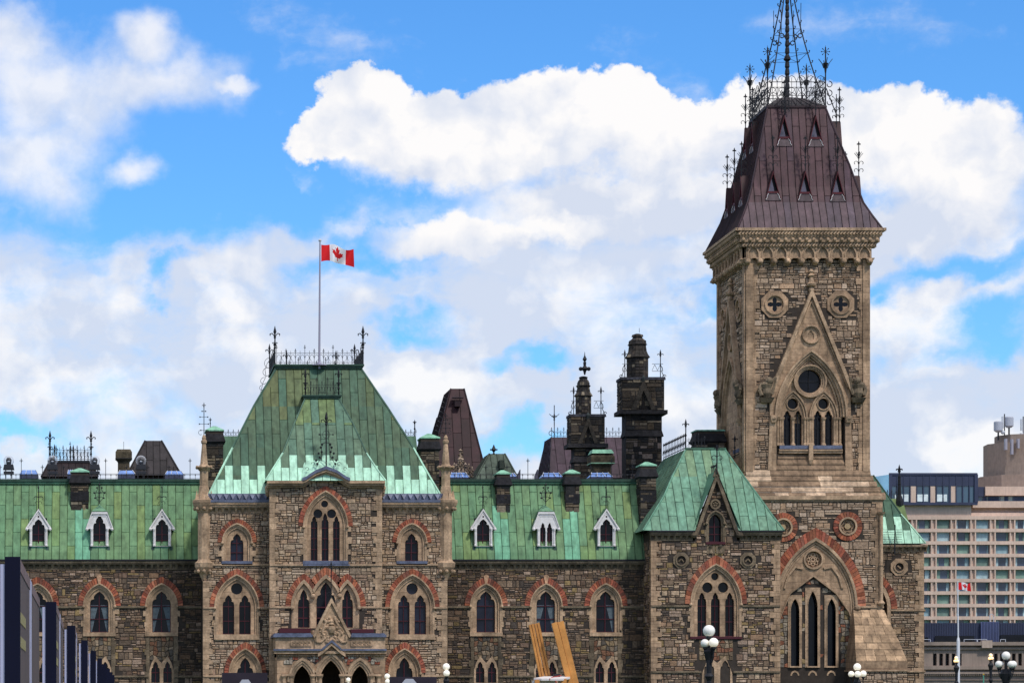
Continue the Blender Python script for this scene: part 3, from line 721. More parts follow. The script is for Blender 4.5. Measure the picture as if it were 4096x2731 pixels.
def seglist(x0, x1, gaps):
    out = []; cur = x0
    for a, b in sorted(gaps):
        if b <= x0 or a >= x1: continue
        out.append((cur, a)); cur = b
    out.append((cur, x1)); return [(a, b) for a, b in out if b-a > .05]
Pb = PL(178.8)                      # the projecting central bay
bx0, bx1 = Pb.x(1079), Pb.x(1527)
for a, b in ((xl, bx0), (bx1, xr)):
    for q, py in [((a, b), 2258)]+[(q, 2430) for q in seglist(a, b, [(P.x(c)-92*P.s, P.x(c)+92*P.s) for c in PL_mid])]+[(q, 2703) for q in seglist(a, b, [(P.x(c)-66*P.s, P.x(c)+66*P.s) for c in PL_low])]:
        s_ = MB(); string(s_, *q, P.Y, P.z(py)); s_.build('string_course', 'trim', ep)
for (a, b) in ((xl, bx0), (bx1, xr)):
    c = MB(); corbels(c, a, b, P.Y, P.z(2052), P.z(2018), .45, .38); c.box(a, b, P.Y-.46, P.Y+.2, P.z(2018), P.z(2010)); c.build('cornice', 'trim', ep)
    ld = MB(); ld.box(a, b, P.Y-.5, P.Y+.25, P.z(2010), P.z(2000)); ld.box(a, b, P.Y-.2, P.Y+.1, P.z(2000), P.z(1974)); n = round((b-a)/.43); p = (b-a)/n
    for i in range(n): x = a+(i+.5)*p; ld.add([(x-p*.42, P.Y-.22, P.z(1976)), (x+p*.42, P.Y-.22, P.z(1976)), (x, P.Y-.44, P.z(1999)), (x-p*.05, P.Y-.22, P.z(1999)), (x+p*.05, P.Y-.22, P.z(1999))], [(0, 1, 2), (0, 2, 3), (1, 2, 4)])
    ld.build('parapet', 'lead', ep)
# corner turrets
for sg, cx in ((-1, 816), (1, 1784)):
    x = P.x(cx); y = P.Y+.15; m = MB(); s = P.s
    m.lathe(x, y, [(.12, P.z(2322)), (.28, P.z(2300)), (.62, P.z(2268)), (.66, P.z(2250)), (.5, P.z(2244)), (.43, P.z(2236)), (.43, P.z(2052)), (.5, P.z(2046)), (.74, P.z(2022)), (.82, P.z(2010)), (.82, P.z(2000)), (.6, P.z(1996))], 8)
    for k in range(8):
        a = 2*math.pi*k/8; m.ball(x+.62*math.cos(a), y+.62*math.sin(a), P.z(2034), .13, 6, 4); m.ball(x+.55*math.cos(a), y+.55*math.sin(a), P.z(2284), .13, 6, 4)
    m.build('turret', 'trim', ep)
    m = MB(); m.lathe(x, y, [(.6, P.z(1998)), (.42, P.z(1975)), (.34, P.z(1950)), (.33, P.z(1946)), (.3, P.z(1942)), (.3, P.z(1884)), (.42, P.z(1876)), (.55, P.z(1868)), (.36, P.z(1862)), (.27, P.z(1856)), (.14, P.z(1775)), (.2, P.z(1770)), (.21, P.z(1762)), (.13, P.z(1757)), (.15, P.z(1750)), (.06, P.z(1738))], 8)
    for k in range(8):
        a = 2*math.pi*(k+.5)/8; ca, sa = math.cos(a), math.sin(a)
        m.lathe(x+.52*ca, y+.52*sa, [(.16, P.z(2000)), (.02, P.z(1962))], 4); m.ball(x+.5*ca, y+.5*sa, P.z(1868), .12, 6, 4)
    tp = m.build('spire', 'trim', ep)
    f = MB(); zt = P.z(1618 if sg < 0 else 1660); z0 = P.z(1745); f.tube((x, y, z0), (x, y, zt), .028, 5)
    fleur(f, x, y, zt-.3, .45, .025, .22)
    for k, r in ((.2, .2), (.4, .3), (.62, .26), (.8, .12)):
        z = z0+(zt-z0)*k; f.tube((x-r, y, z), (x+r, y, z), .018); f.ball(x-r, y, z, .05, 5, 4); f.ball(x+r, y, z, .05, 5, 4); f.tube((x, y-r, z), (x, y+r, z), .018)
    scroll(f, x-.2, y, z0+.25, .2, 90, 300); scroll(f, x+.2, y, z0+.25, .2, 90, 300, flip=-1)
    f.build('finial', 'iron', tp)
for a_ in ((xl, P.Y, .5, P.z(2322), 1), (xr, P.Y, .5, P.z(2322), -1), (bx0, Pb.Y, .5, P.z(1945), 1), (bx1, Pb.Y, .5, P.z(1945), -1)):
    q = MB(); quoins(q, *a_); q.build('quoins', 'trim', ep)
# central bay wall, gable and windows
gz = Pb.z(1938)
gab = [(bx0, 0), (bx1, 0), (bx1, gz), Pb.p(1400, 1938), Pb.p(1378, 1926), Pb.p(1340, 1903), Pb.p(1302, 1892), Pb.p(1264, 1903), Pb.p(1226, 1926), Pb.p(1204, 1938), (bx0, gz)]
TRI = [(1215, 23, 2356, 2292, 67, 2318), (1304, 38, 2327, 2267, 64, 2294), (1389, 23, 2356, 2292, 67, 2318)]
tri_zs = Pb.z(2427)
def triarch(cx, hw, top, legs=None): return arch(Pb.x(cx), tri_zs, hw*Pb.s, Pb.z(top)-tri_zs, 10, legs)
pl = Pb.p(1167, 2511); 
hT = whole(Pb, 1302, 2244, 2104, 1966, 86)
hb_ = [Pb.p(1166, 2511), Pb.p(1166, 2427), Pb.p(1180, 2375), Pb.p(1214, 2322), Pb.p(1250, 2345), Pb.p(1303, 2298), Pb.p(1356, 2345), Pb.p(1390, 2322), Pb.p(1424, 2375), Pb.p(1438, 2427), Pb.p(1438, 2511)]
mb = MB(); mb.plate(gab, [hT, hb_], Pb.Y, Pb.Y+.6); mb.box(bx0, bx1, Pb.Y+.6, P.Y+4, 0, gz); bw = mb.build('bay_wall', 'mortar', ep)
st = MB(); rubble(st, bx0, bx1, 0, Pb.z(1892), Pb.Y-.002, PAV, [hT, hb_], region=gab); st.build('stonework', 'rubble', bw)
gwin(ep, Pb, 1302, 2243, 2104, 1966, 86, 1943, 109, lights=[(1257, 13.5, 2098, 2062), (1301, 14, 2098, 2050), (1346, 13.5, 2098, 2062)], circles=[(1299, 2014, 14), (1272, 2053, 18), (1327, 2053, 18)], transom=(2110, 2152, 2195), sillm='lead', sillh=16)
# triple window above the porch
t = MB(); t.plate([Pb.p(1160, 2511)]+[Pb.p(1160, 2427)]+hb_[2:-2]+[Pb.p(1444, 2427), Pb.p(1444, 2511)],
    [cusped(Pb.x(1215), Pb.z(2509), Pb.z(2425), 23*Pb.s, Pb.z(2356)-Pb.z(2425)), cusped(Pb.x(1304), Pb.z(2509), Pb.z(2415), 38*Pb.s, Pb.z(2327)-Pb.z(2415)), cusped(Pb.x(1389), Pb.z(2509), Pb.z(2425), 23*Pb.s, Pb.z(2356)-Pb.z(2425))], Pb.Y+.05, Pb.Y+.4)
tw = t.build('window', 'trim', ep)
def halfmask(cx, hw, apx, hi, ho, apo, lo, hi_):
    a = arch(Pb.x(cx), tri_zs, hi*Pb.s, Pb.z(apx)-tri_zs, 14); b = arch(Pb.x(cx), tri_zs, ho*Pb.s, Pb.z(apo)-tri_zs, 14); return a, b, lo, hi_
bk = MB(); mo = MB()
for cx, hi, ai, ho, ao, lo, hi2 in ((1215, 52, 2316, 74, 2292, -1e9, 1255), (1304, 70, 2296, 96, 2266, 1248, 1361), (1389, 52, 2316, 74, 2292, 1354, 1e9)):
    a = arch(Pb.x(cx), tri_zs, hi*Pb.s, Pb.z(ai)-tri_zs, 14); b = arch(Pb.x(cx), tri_zs, ho*Pb.s, Pb.z(ao)-tri_zs, 14)
    a2 = arch(Pb.x(cx), tri_zs, (hi-11)*Pb.s, Pb.z(ai+16)-tri_zs, 14)
    for i in range(len(a)-1):
        mx = (a[i][0]+a[i+1][0]+b[i][0]+b[i+1][0])/4
        if Pb.x(lo) < mx < Pb.x(hi2) if lo > 0 or hi2 < 1e8 else True:
            if (lo < 0 and mx > Pb.x(hi2)) or (hi2 > 1e8 and mx < Pb.x(lo)): continue
            bk.ring([a[i], a[i+1]], [b[i], b[i+1]], Pb.Y-.1, Pb.Y+.05, col=redc(), gap=.012)
    for i in range(len(a)-1):
        mx = (a[i][0]+a[i+1][0])/2
        if (lo > 0 and mx < Pb.x(lo)) or (hi2 < 1e8 and mx > Pb.x(hi2)): continue
        mo.ring([a2[i], a2[i+1]], [a[i], a[i+1]], Pb.Y-.16, Pb.Y+.1)
for cx in (1252, 1358): mo.ball(Pb.x(cx), Pb.Y-.15, Pb.z(2383), .17, 8, 5)
for cx in (1170, 1436): mo.ball(Pb.x(cx), Pb.Y-.13, Pb.z(2430), .14, 8, 5)
for cx in (1252, 1358):
    mo.box(Pb.x(cx-11), Pb.x(cx+11), Pb.Y-.02, Pb.Y+.06, Pb.z(2511), Pb.z(2388))
bk.build('brick_arch', 'brick', tw); mo.build('moulding', 'trim', tw)
pn = MB(); pn.box(Pb.x(1180), Pb.x(1424), Pb.Y+.34, Pb.Y+.38, Pb.z(2511), Pb.z(2325)); pn.build('pane', 'glass', tw)
fr = MB()
for cx, hw, zt in ((1215, 23, 2360), (1304, 38, 2330), (1389, 23, 2360)):
    x = Pb.x(cx); h = hw*Pb.s
    fr.box(x-.035, x+.035, Pb.Y+.26, Pb.Y+.32, Pb.z(2511), Pb.z(zt))
    for yy in (2427, 2470, 2508): fr.box(x-h, x+h, Pb.Y+.265, Pb.Y+.315, Pb.z(yy)-.04, Pb.z(yy)+.04)
    for sg in (-1, 1): fr.box(x+sg*h-.04, x+sg*h+.04, Pb.Y+.262, Pb.Y+.318, Pb.z(2511), Pb.z(2425))
fr.build('frame', 'frame', tw)
for q in ((bx0, bx1, Pb.Y, Pb.z(2259)), (bx0, Pb.x(1166), Pb.Y, Pb.z(2428)), (Pb.x(1440), bx1, Pb.Y, Pb.z(2428))): s_ = MB(); string(s_, *q); s_.build('string_course', 'trim', ep)
ls = MB(); ls.box(Pb.x(1212), Pb.x(1398), Pb.Y-.2, Pb.Y-.02, Pb.z(2262), Pb.z(2256)); ls.build('lead_flashing', 'lead', ep)
# bay cornice with its curved rise over the window
cur = [Pb.p(1067, 1925), Pb.p(1207, 1925), Pb.p(1222, 1920), Pb.p(1240, 1907), Pb.p(1262, 1893), Pb.p(1302, 1879), Pb.p(1342, 1893), Pb.p(1364, 1907), Pb.p(1382, 1920), Pb.p(1397, 1925), Pb.p(1537, 1925)]
c = MB()
for e0, e1, pr in ((0, .16, .62), (.16, .3, .45), (.3, .42, .25)): c.ring([(x, z-e0) for x, z in cur], [(x, z-e1) for x, z in cur], Pb.Y-pr, Pb.Y+.2)
xq = Pb.x(1079)
while xq < bx1-.2:
    if not Pb.x(1205) < xq < Pb.x(1399): c.box(xq, xq+.16, Pb.Y-.36, Pb.Y, Pb.z(1938)-.12, Pb.z(1938)+.03)
    xq += .38
for x in (1079, 1527):
    for k in range(3): c.ball(Pb.x(x)+(-.1 if x < 1300 else .1), Pb.Y+.3+k*.1, Pb.z(1950)-k*.2, .22-.03*k, 7, 5)
c.build('cornice', 'trim', ep)
l = MB(); ld = cur[1:-1]; l.ring([(x, z+.2) for x, z in ld], [(x, z-.01) for x, z in ld], Pb.Y-.7, Pb.Y+1.0)
l.build('lead_hood', 'lead', ep)
# roofs
def epc(y_alt0, y_alt1, u0, st=.62, base=(.085, .185, .125)):
    def f(i, ci, u, z):
        return green(i, ci, u, z, base)
    return f
PALE = (.40, .72, .58)
def pale_face(mb, nodes, frame, strip, z_low, z_high, colf, u0):
    """copper with new pale sheets: low rows all pale, then alternate tongues"""
    def cf(i, ci, u, z): return colf(i, ci, u, z)
    def lerp(z):
        for a, b in zip(nodes, nodes[1:]):
            if a[0] <= z <= b[0]: t = (z-a[0])/(b[0]-a[0]); return tuple(a[k]+(b[k]-a[k])*t for k in range(4))
    zs = sorted(set([n[0] for n in nodes]+[z_low, z_high])); nn = [lerp(z) for z in zs]
    seq = [(a, b) for a, b in zip(nn, nn[1:])]
    L0 = min(n[2] for n in nodes)
    off = -strip*math.ceil((u0-L0)/strip)+u0
    for a, b in seq:
        def cc(i, ci, u, z, a=a):
            par_ = round((u-u0)/strip-.5) % 2
            if a[0] < z_low-1e-6 or (a[0] < z_high-1e-6 and par_ == 0):
                k = .93+.14*hsh(i*1., 3.); return tuple(q*k for q in PALE)
            return colf(i, int(z/2), u, z)
        roof_face(mb, [a, b], frame, strip, 2.0 if b[0]-a[0] > 2.1 else 99, cc, u0=off+strip)
Yr = P.Y-.1
def nd(Y0, d, py, l, r): Q = PL(Y0+d); return (Q.z(py), d, Q.x(l), Q.x(r))
nodes = [nd(Yr, 0, 1974, 836, 1760), nd(Yr, .55, 1900, 873, 1716), nd(Yr, 1.5, 1790, 930, 1654), nd(Yr, 3.2, 1625, 1014, 1548), nd(Yr, 4.6, 1472, 1106, 1444)]
mb = MB(); gcol = epc(0, 0, 0)
def mainc(i, ci, u, z):
    c = green(i, ci, u, z, (.06, .125, .085))
    if z > P.z(1640) and hsh(i*1., 9.) > .55: c = (c[0]*1.55, c[1]*1.1, c[2]*.8)
    return c
pale_face(mb, nodes, lambda u, d, z: (u, Yr+d, z), .54, nodes[0][0]+.98, nodes[0][0]+1.95, mainc, P.x(836))
depth = 15.5
for (z0, d0, l0, r0), (z1, d1, l1, r1) in zip(nodes, nodes[1:]):
    mb.face([(l0, Yr+d0, z0), (l0, Yr+depth-d0, z0), (l1, Yr+depth-d1, z1), (l1, Yr+d1, z1)], (.09, .2, .14))
    mb.face([(r0, Yr+d0, z0), (r0, Yr+depth-d0, z0), (r1, Yr+depth-d1, z1), (r1, Yr+d1, z1)], (.09, .2, .14))
    mb.face([(r0, Yr+depth-d0, z0), (l0, Yr+depth-d0, z0), (l1, Yr+depth-d1, z1), (r1, Yr+depth-d1, z1)], (.09, .2, .14))
    hc = PALE if z1 < P.z(1780) else (.06, .13, .1)
    mb.tube((l0, Yr+d0, z0), (l1, Yr+d1, z1), .07, 5, col=hc); mb.tube((r0, Yr+d0, z0), (r1, Yr+d1, z1), .07, 5, col=hc)
z, d, l_, r_ = nodes[-1]
mb.box(l_-.1, r_+.1, Yr+d-.15, Yr+depth-d, z-.05, z+.12, (.03, .07, .055)); mb.box(l_-.2, r_+.2, Yr+d-.25, Yr+depth-d+.1, z+.12, z+.24, (.03, .07, .055))
mr = mb.build('roof', 'copper', ep)
ir = MB(); zc = z+.24; yc = Yr+d-.15
cresting(ir, l_, r_, yc, zc, 1.05, .62, .02, 3); cresting(ir, l_, r_, Yr+depth-d, zc, 1.05, .62, .02, 3); cresting(ir, yc, Yr+depth-d, l_-.1, zc, 1.05, .5, .02, 3, 'y'); cresting(ir, yc, Yr+depth-d, r_+.1, zc, 1.05, .5, .02, 3, 'y')
for x in (l_-.12, r_+.12): fleur(ir, x, yc, zc, 2.55, .05, .62); ir.ball(x, yc, zc+1.35, .13, 6, 4); fleur(ir, x, yc, zc, 1.7, .04, .3); fleur(ir, x, Yr+depth-d, zc, 2.2, .045, .5)
for x in (l_-.12+1.2, r_-1.2): fleur(ir, x, Yr+depth-d-.1, zc, 1.75, .045, .42)
ir.build('iron_cresting', 'iron', mr)
sc_ = MB()     # wrought scroll bracket on the left hip
for k, (px, py, r) in enumerate(((1078, 1455, .42), (1068, 1490, .34), (1056, 1525, .28), (1048, 1552, .2))): Q = PL(Yr+4.2-.3*k); scroll(sc_, Q.x(px), Q.Y, Q.z(py), r, 80, 330, .02, 10)
sc_.path([(PL(Yr+4.4).x(px), Yr+4.4, PL(Yr+4.4).z(py)) for px, py in ((1092, 1440), (1070, 1450), (1060, 1478), (1064, 1505), (1052, 1530), (1042, 1572))], .022)
sc_.build('hip_scrolls', 'iron', mr)
Yb = Pb.Y-.5
nb = [nd(Yb, 0, 1921, 1062, 1543), nd(Yb, .35, 1880, 1088, 1512), nd(Yb, .9, 1811, 1131, 1466), nd(Yb, 2.4, 1690, 1179, 1410), nd(Yb, 3.9, 1592, 1221, 1354)]
mb = MB()
def bayc(i, ci, u, z):
    c = green(i, ci, u, z, (.085, .17, .125))
    if z > P.z(1720) and hsh(i*1., 4.) > .4: c = (c[0]*1.5, c[1]*1.2, c[2]*.75)
    return c
pale_face(mb, nb, lambda u, d, z: (u, Yb+d, z), .54, nb[0][0]+.88, nb[0][0]+1.75, bayc, Pb.x(1092))
for (z0, d0, l0, r0), (z1, d1, l1, r1) in zip(nb, nb[1:]):
    for a0, a1 in ((l0, l1), (r0, r1)):
        mb.face([(a0, Yb+d0, z0), (a0, Yb+6, z0), (a1, Yb+6, z1), (a1, Yb+d1, z1)], PALE if z1 < P.z(1800) else (.1, .2, .15))
        mb.tube((a0, Yb+d0, z0), (a1, Yb+d1, z1), .06, 5, col=PALE if z1 < P.z(1800) else (.07, .14, .11))
z, d, l_, r_ = nb[-1]
mb.box(l_-.12, r_+.12, Yb+d-.15, Yb+6, z-.03, z+.1, (.03, .07, .055)); mb.box(l_-.2, r_+.2, Yb+d-.22, Yb+6, z+.1, z+.2, (.025, .06, .05))
# saddle roof behind the gable
gp = Pb.p(1302, 1872)
for sg in (-1, 1):
    xo = gp[0]+sg*(Pb.x(1400)-gp[0]); mb.add([(gp[0], Pb.Y-.6, gp[1]), (xo, Pb.Y-.6, Pb.z(1921)), (gp[0]+sg*1.4, Yb+.75, Pb.z(1835)), (gp[0], Yb+1.45, Pb.z(1808))], [(0, 1, 2, 3)], tuple(q*.95 for q in PALE))
br_ = mb.build('bay_roof', 'copper', ep)
ir = MB(); zc = z+.2; yc = Yb+d-.1; cresting(ir, l_, r_, yc, zc, .95, .4, .017, 2)
for x in (l_, r_): fleur(ir, x, yc, zc, 1.75, .05, .42); fleur(ir, x, yc, zc, 1.0, .05, .25)
scx = np_ = None
ir.build('iron_cresting', 'iron', br_)
f = MB(); x = gp[0]; y = Pb.Y-.6; z0 = gp[1]; f.tube((x, y, z0), (x, y, Pb.z(1690)), .05, 6); fleur(f, x, y, Pb.z(1740), (1740-1655)*Pb.s, .045, .62)
z = Pb.z(1741); f.tube((x-.42, y, z), (x+.42, y, z), .025); f.tube((x, y-.4, z), (x, y+.4, z), .025)
for k in range(8): f.tube((x+.25*math.cos(R(45*k)), y, z+.25*math.sin(R(45*k))), (x+.25*math.cos(R(45*k+45)), y, z+.25*math.sin(R(45*k+45))), .016)
for sg in (-1, 1):
    f.ball(x+sg*.45, y, z, .06, 5, 4)
    f.path([(x+sg*.62, y, Pb.z(1868)), (x+sg*.5, y, Pb.z(1850)), (x+sg*.25, y, Pb.z(1825)), (x+sg*.33, y, Pb.z(1800)), (x+sg*.22, y, Pb.z(1776)), (x, y, Pb.z(1772))], .024)
    for px_, py_ in ((36, 1858), (40, 1844), (26, 1832), (30, 1816), (18, 1810), (22, 1792), (16, 1780)): f.ball(x+sg*px_*Pb.s, y, Pb.z(py_), .085, 6, 4)
    scroll(f, x+sg*1.25, y+.05, Pb.z(1885)+.12, .13, 0, 300, .02, 7, sg); scroll(f, x+sg*.85, y, Pb.z(1862)+.05, .15, 0, 300, .02, 7, sg)
f.build('gable_finial', 'iron', ep)
# big stacks and the ridge behind the pavilion roof
chimney(ep, PL(185.5), 825, 893, 1722, 1975, depth=1.8, band=False, capy=.3, bands=())
chimney(ep, PL(185.5), 1684, 1757, 1752, 1990, depth=1.8, band=False, capy=.3, bands=())
Q = PL(189.5)
m = MB(); m.frus((Q.x(880), Q.x(1690), Q.Y, Q.Y+5), Q.z(1990), (Q.x(895), Q.x(1670), Q.Y+1.0, Q.Y+4), Q.z(1738), (.09, .19, .13)); rr = m.build('rear_roof', 'copper', ep)
ir = MB(); cresting(ir, Q.x(895), Q.x(1670), Q.Y+1.0, Q.z(1738), .36, .36, .014, 1); fleur(ir, Q.x(1665), Q.Y+1, Q.z(1738), 1.15, .04, .2); fleur(ir, Q.x(843), Q.Y+1, Q.z(1706), .75, .03, .18); ir.build('rear_cresting', 'iron', rr)
# ---- porch
Pp = PL(176.0); px0, px1 = Pp.x(1108), Pp.x(1541)
m = MB(); pz = Pp.z(2602)
oc = [(1324, 46, 2731, 2639), (1209, 34, 2726, 2661), (1439, 34, 2726, 2661)]
ho = [arch(Pp.x(c), Pp.z(sp), hw*Pp.s, Pp.z(ap)-Pp.z(sp), 8, .1) for c, hw, sp, ap in oc]
patch = [[Pp.p(1134, 2656), Pp.p(1134, 2642), Pp.p(1165, 2630), Pp.p(1192, 2626), Pp.p(1172, 2646), Pp.p(1160, 2656)], [Pp.p(1228, 2634), Pp.p(1238, 2624), Pp.p(1284, 2624), Pp.p(1262, 2656)],
         [Pp.p(1366, 2624), Pp.p(1424, 2624), Pp.p(1394, 2658)], [Pp.p(1460, 2624), Pp.p(1488, 2630), Pp.p(1520, 2640), Pp.p(1520, 2656), Pp.p(1488, 2656)]]
m.plate([(px0, 0), (px1, 0), (px1, pz), (px0, pz)], ho, Pp.Y, Pp.Y+.5)
for a in (px0, px1-.5): m.box(a, a+.5, Pp.Y+.5, Pb.Y-.02, 0, pz)
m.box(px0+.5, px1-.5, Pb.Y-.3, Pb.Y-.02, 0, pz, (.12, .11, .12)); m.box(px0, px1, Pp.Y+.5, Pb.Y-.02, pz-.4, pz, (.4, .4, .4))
po = m.build('porch', 'ashlar', ep)
mo = MB()
for c, hw, sp, ap in oc:
    r_in = Pp.z(ap)-Pp.z(sp)
    for e0, e1, pr in ((.0, .14, .0), (.14, .27, .08), (.27, .42, .15)):
        mo.ring(arch(Pp.x(c), Pp.z(sp), hw*Pp.s+e0, r_in+e0*1.3, 8), arch(Pp.x(c), Pp.z(sp), hw*Pp.s+e1, r_in+e1*1.3, 8), Pp.Y-.02-pr, Pp.Y+.1)
for cx in (1150, 1266, 1382, 1500): mo.box(Pp.x(cx-26), Pp.x(cx+26), Pp.Y-.2, Pp.Y+.1, Pp.z(2702), Pp.z(2694)); mo.lathe(Pp.x(cx-14), Pp.Y-.08, [(.13, .2), (.13, Pp.z(2712)), (.22, Pp.z(2702))], 8); mo.lathe(Pp.x(cx+14), Pp.Y-.08, [(.13, .2), (.13, Pp.z(2712)), (.22, Pp.z(2702))], 8)
for i in range(60):
    x = px0+.1+(px1-px0-.2)*i/59
    if abs(x-Pp.x(1325)) > .75: mo.ball(x, Pp.Y-.12, Pp.z(2621), .055, 5, 4)
mo.build('arch_moulding', 'trim', po)
for g_ in patch:
    pr = MB(); xs = [p_[0] for p_ in g_]; zs = [p_[1] for p_ in g_]; polyrubble(pr, min(xs), max(xs), min(zs), max(zs), Pp.Y-.03, [(.36, .3, .24), (.33, .1, .06), (.2, .17, .15), (.4, .35, .28)], region=g_, s=.17)
    pr.plate(g_, [], Pp.Y-.012, Pp.Y+.01, (.06, .05, .045)); pr.build('mosaic_stones', 'rubble', po)
m = MB(); m.box(px0-.1, px1, Pp.Y-.05, Pb.Y-.05, pz, Pp.z(2547)); m.box(px0-.2, px1+.05, Pp.Y-.28, Pp.Y+.05, pz-.18, pz); 
for a, b in ((1162, 1246), (1402, 1489)):
    m.ring([Pp.p(a, 2583), Pp.p(a, 2566), Pp.p(a+6, 2561), Pp.p(b-6, 2561), Pp.p(b, 2566), Pp.p(b, 2583)], [Pp.p(a+5, 2580), Pp.p(a+5, 2567), Pp.p(a+9, 2564), Pp.p(b-9, 2564), Pp.p(b-5, 2567), Pp.p(b-5, 2580)], Pp.Y-.12, Pp.Y, closed=True)
    for k in range(5):
        x = Pp.x(a+12+(b-a-24)*k/4); scroll(m, x, Pp.Y-.08, Pp.z(2572), .12, 0, 320, .035, 8); m.ball(x+.06, Pp.Y-.05, Pp.z(2577), .07, 6, 4)
m.build('parapet', 'trim', po)
gb = [Pp.p(1258, 2602), Pp.p(1258, 2535), Pp.p(1325, 2392), Pp.p(1394, 2535), Pp.p(1394, 2602), Pp.p(1364, 2602), Pp.p(1325, 2566), Pp.p(1286, 2602)]
m = MB(); m.plate(gb, [], Pp.Y-.16, Pp.Y+.25, back=True); rk = [Pp.p(1250, 2540), Pp.p(1325, 2389), Pp.p(1403, 2540)]
m.ring(rk, [Pp.p(1257, 2551), Pp.p(1325, 2410), Pp.p(1396, 2551)], Pp.Y-.3, Pp.Y+.3)
hd = [Pp.p(1270, 2612), Pp.p(1287, 2601), Pp.p(1325, 2568), Pp.p(1363, 2601), Pp.p(1380, 2612)]
m.ring(hd, [(x, z-.22) for x, z in hd], Pp.Y-.4, Pp.Y)
gg = m.build('porch_gable', 'trim', po)
rl = MB(); rnd = random.Random(5)   # carved coat of foliage round a shield
rl.lathe(0, 0, [(.001, 0), (.001, .001)], 4)
cx, cz = Pp.p(1325, 2517)
for i in range(90):
    a = rnd.uniform(0, 2*math.pi); rr_ = rnd.uniform(.35, 1.0); x = cx+rr_*.85*math.cos(a); z = cz+rr_*.85*math.sin(a)*(1.0)
    if z > cz+.1 and abs(x-cx) > (Pp.z(2410)-z)*.42: continue
    rl.ball(x, Pp.Y-.17, z, rnd.uniform(.06, .13), 6, 4)
for sg in (-1, 1):
    rl.path([(cx+sg*.95, Pp.Y-.2, Pp.z(2540)), (cx+sg*.98, Pp.Y-.2, Pp.z(2565)), (cx+sg*.7, Pp.Y-.2, Pp.z(2568)), (cx+sg*.45, Pp.Y-.2, Pp.z(2552)), (cx+sg*.6, Pp.Y-.2, Pp.z(2530)), (cx+sg*.45, Pp.Y-.2, Pp.z(2500)), (cx+sg*.25, Pp.Y-.22, Pp.z(2480))], .08, 6)
rl.lathe(cx, Pp.Y-.2, [(.02, cz-.36), (.2, cz-.2), (.27, cz+.02), (.25, cz+.2), (.05, cz+.25)], 10); rl.lathe(cx, Pp.Y-.2, [(.16, cz+.3), (.18, cz+.36), (.13, cz+.44), (.16, cz+.55), (.05, cz+.7)], 8)
rl.build('carved_shield', 'trim', po)
l = MB(); l.box(px0-.25, px1, Pp.Y-.35, Pp.Y+.1, pz-.02, pz+.14) if False else None
for a, b in ((px0-.25, Pp.x(1286)), (Pp.x(1364), px1+.05)): l.box(a, b, Pp.Y-.38, Pp.Y-.06, pz+.005, pz+.13)
l.ring([(x, z+.16) for x, z in hd[1:-1]], [(x, z+.003) for x, z in hd[1:-1]], Pp.Y-.46, Pp.Y-.17)
for a, b in ((px0-.25, Pp.x(1250)), (Pp.x(1401), px1+.05)): l.box(a, b, Pp.Y-.22, Pb.Y-.1, Pp.z(2547), Pp.z(2536)); l.box(a+.1, b-.1, Pp.Y-.1, Pb.Y-.1, Pp.z(2536), Pp.z(2531))
l.build('lead_coping', 'lead', po)
for a, b, c in ((1115, 1240, 2513), (1400, 1490, 2516)): rf_ = MB(); rf_.box(Pb.x(a), Pb.x(b), Pb.Y-.9, Pb.Y-.04, Pb.z(2531), Pb.z(c), (1, 1, 1)); rf_.build('maroon_kerb', 'frame', po)
f = MB(); x = Pp.x(1325); y = Pp.Y+.1; f.tube((x, y, Pp.z(2395)), (x, y, Pp.z(2262)), .035, 5); fleur(f, x, y, Pp.z(2290), .75, .03, .35)
for k in (2305, 2374): scroll(f, x+.16, y, Pp.z(k), .14, 180, -120, .02, 7, 1); scroll(f, x-.16, y, Pp.z(k), .14, 180, -120, .02, 7, -1)
f.build('porch_finial', 'iron', po)
# ---- flagpole and flag on the pavilion roof
def leaf():
    h = [(0, 1), (.165, .70), (.29, .77), (.2, .31), (.42, .53), (.49, .42), (.75, .46), (.66, .22), (.75, .12), (.33, -.2), (.39, -.33), (.04, -.27), (.04, -.7)]
    return h+[(-x, z) for x, z in h[::-1]][:-1]
LEAF = leaf()
def flag(nm, label, Q, pxl, pyt, W, Hh, nx, nz, sag, grp=None, lift=0):
    m = MB(); x0, z0 = Q.p(pxl, pyt)
    def pt(i, k):
        u, v = i/nx, k/nz; a = u*1.0
        return (x0+W*(u*.97+.012*math.sin(9*u)), Q.Y+.16*W*math.sin(7.5*u+.8+1.6*v)*min(1, u*3), z0-Hh*v*(1-.12*math.sin(5.2*u))-sag*W*(u**1.2)+.06*W*math.sin(7.2*u+2.6*v-.4)*min(1, u*2.5))
    for i in range(nx):
        for k in range(nz):
            u = (i+.5)/nx; v = (k+.5)/nz; lx = (u-.5)*2*1.0/.5*.5*2; 
            red = u < .25 or u > .75 or inside(((u-.5)*W/Hh*2.15, (.5-v)*2.15), LEAF)
            m.face([pt(i, k), pt(i+1, k), pt(i+1, k+1), pt(i, k+1)], (.62, .02, .025) if red else (.85, .83, .86))
    o = m.build('flag', MT['flagcloth'], None, True); tag(o, label, 'flag', grp); return o
MT['flagcloth'] = mat('flag_cloth', (1, 1, 1), .8, .1)
MT['pole'] = mat('pole_paint', (.3, .28, .36), .5, .4)
MT['whitepole'] = mat('white_pole', (.7, .7, .74), .5, .4)
Q = PL(184.3); fp = thing('flagpole', 'tall thin grey flagpole on the peak of the green pavilion roof', 'flagpole', (Q.x(1277), Q.Y, Q.z(1462)), 'flagpoles')
m = MB(); m.tube((Q.x(1277), Q.Y, Q.z(1475)), (Q.x(1280), Q.Y, Q.z(970)), .085, 8, .05); m.build('pole', 'pole', fp)
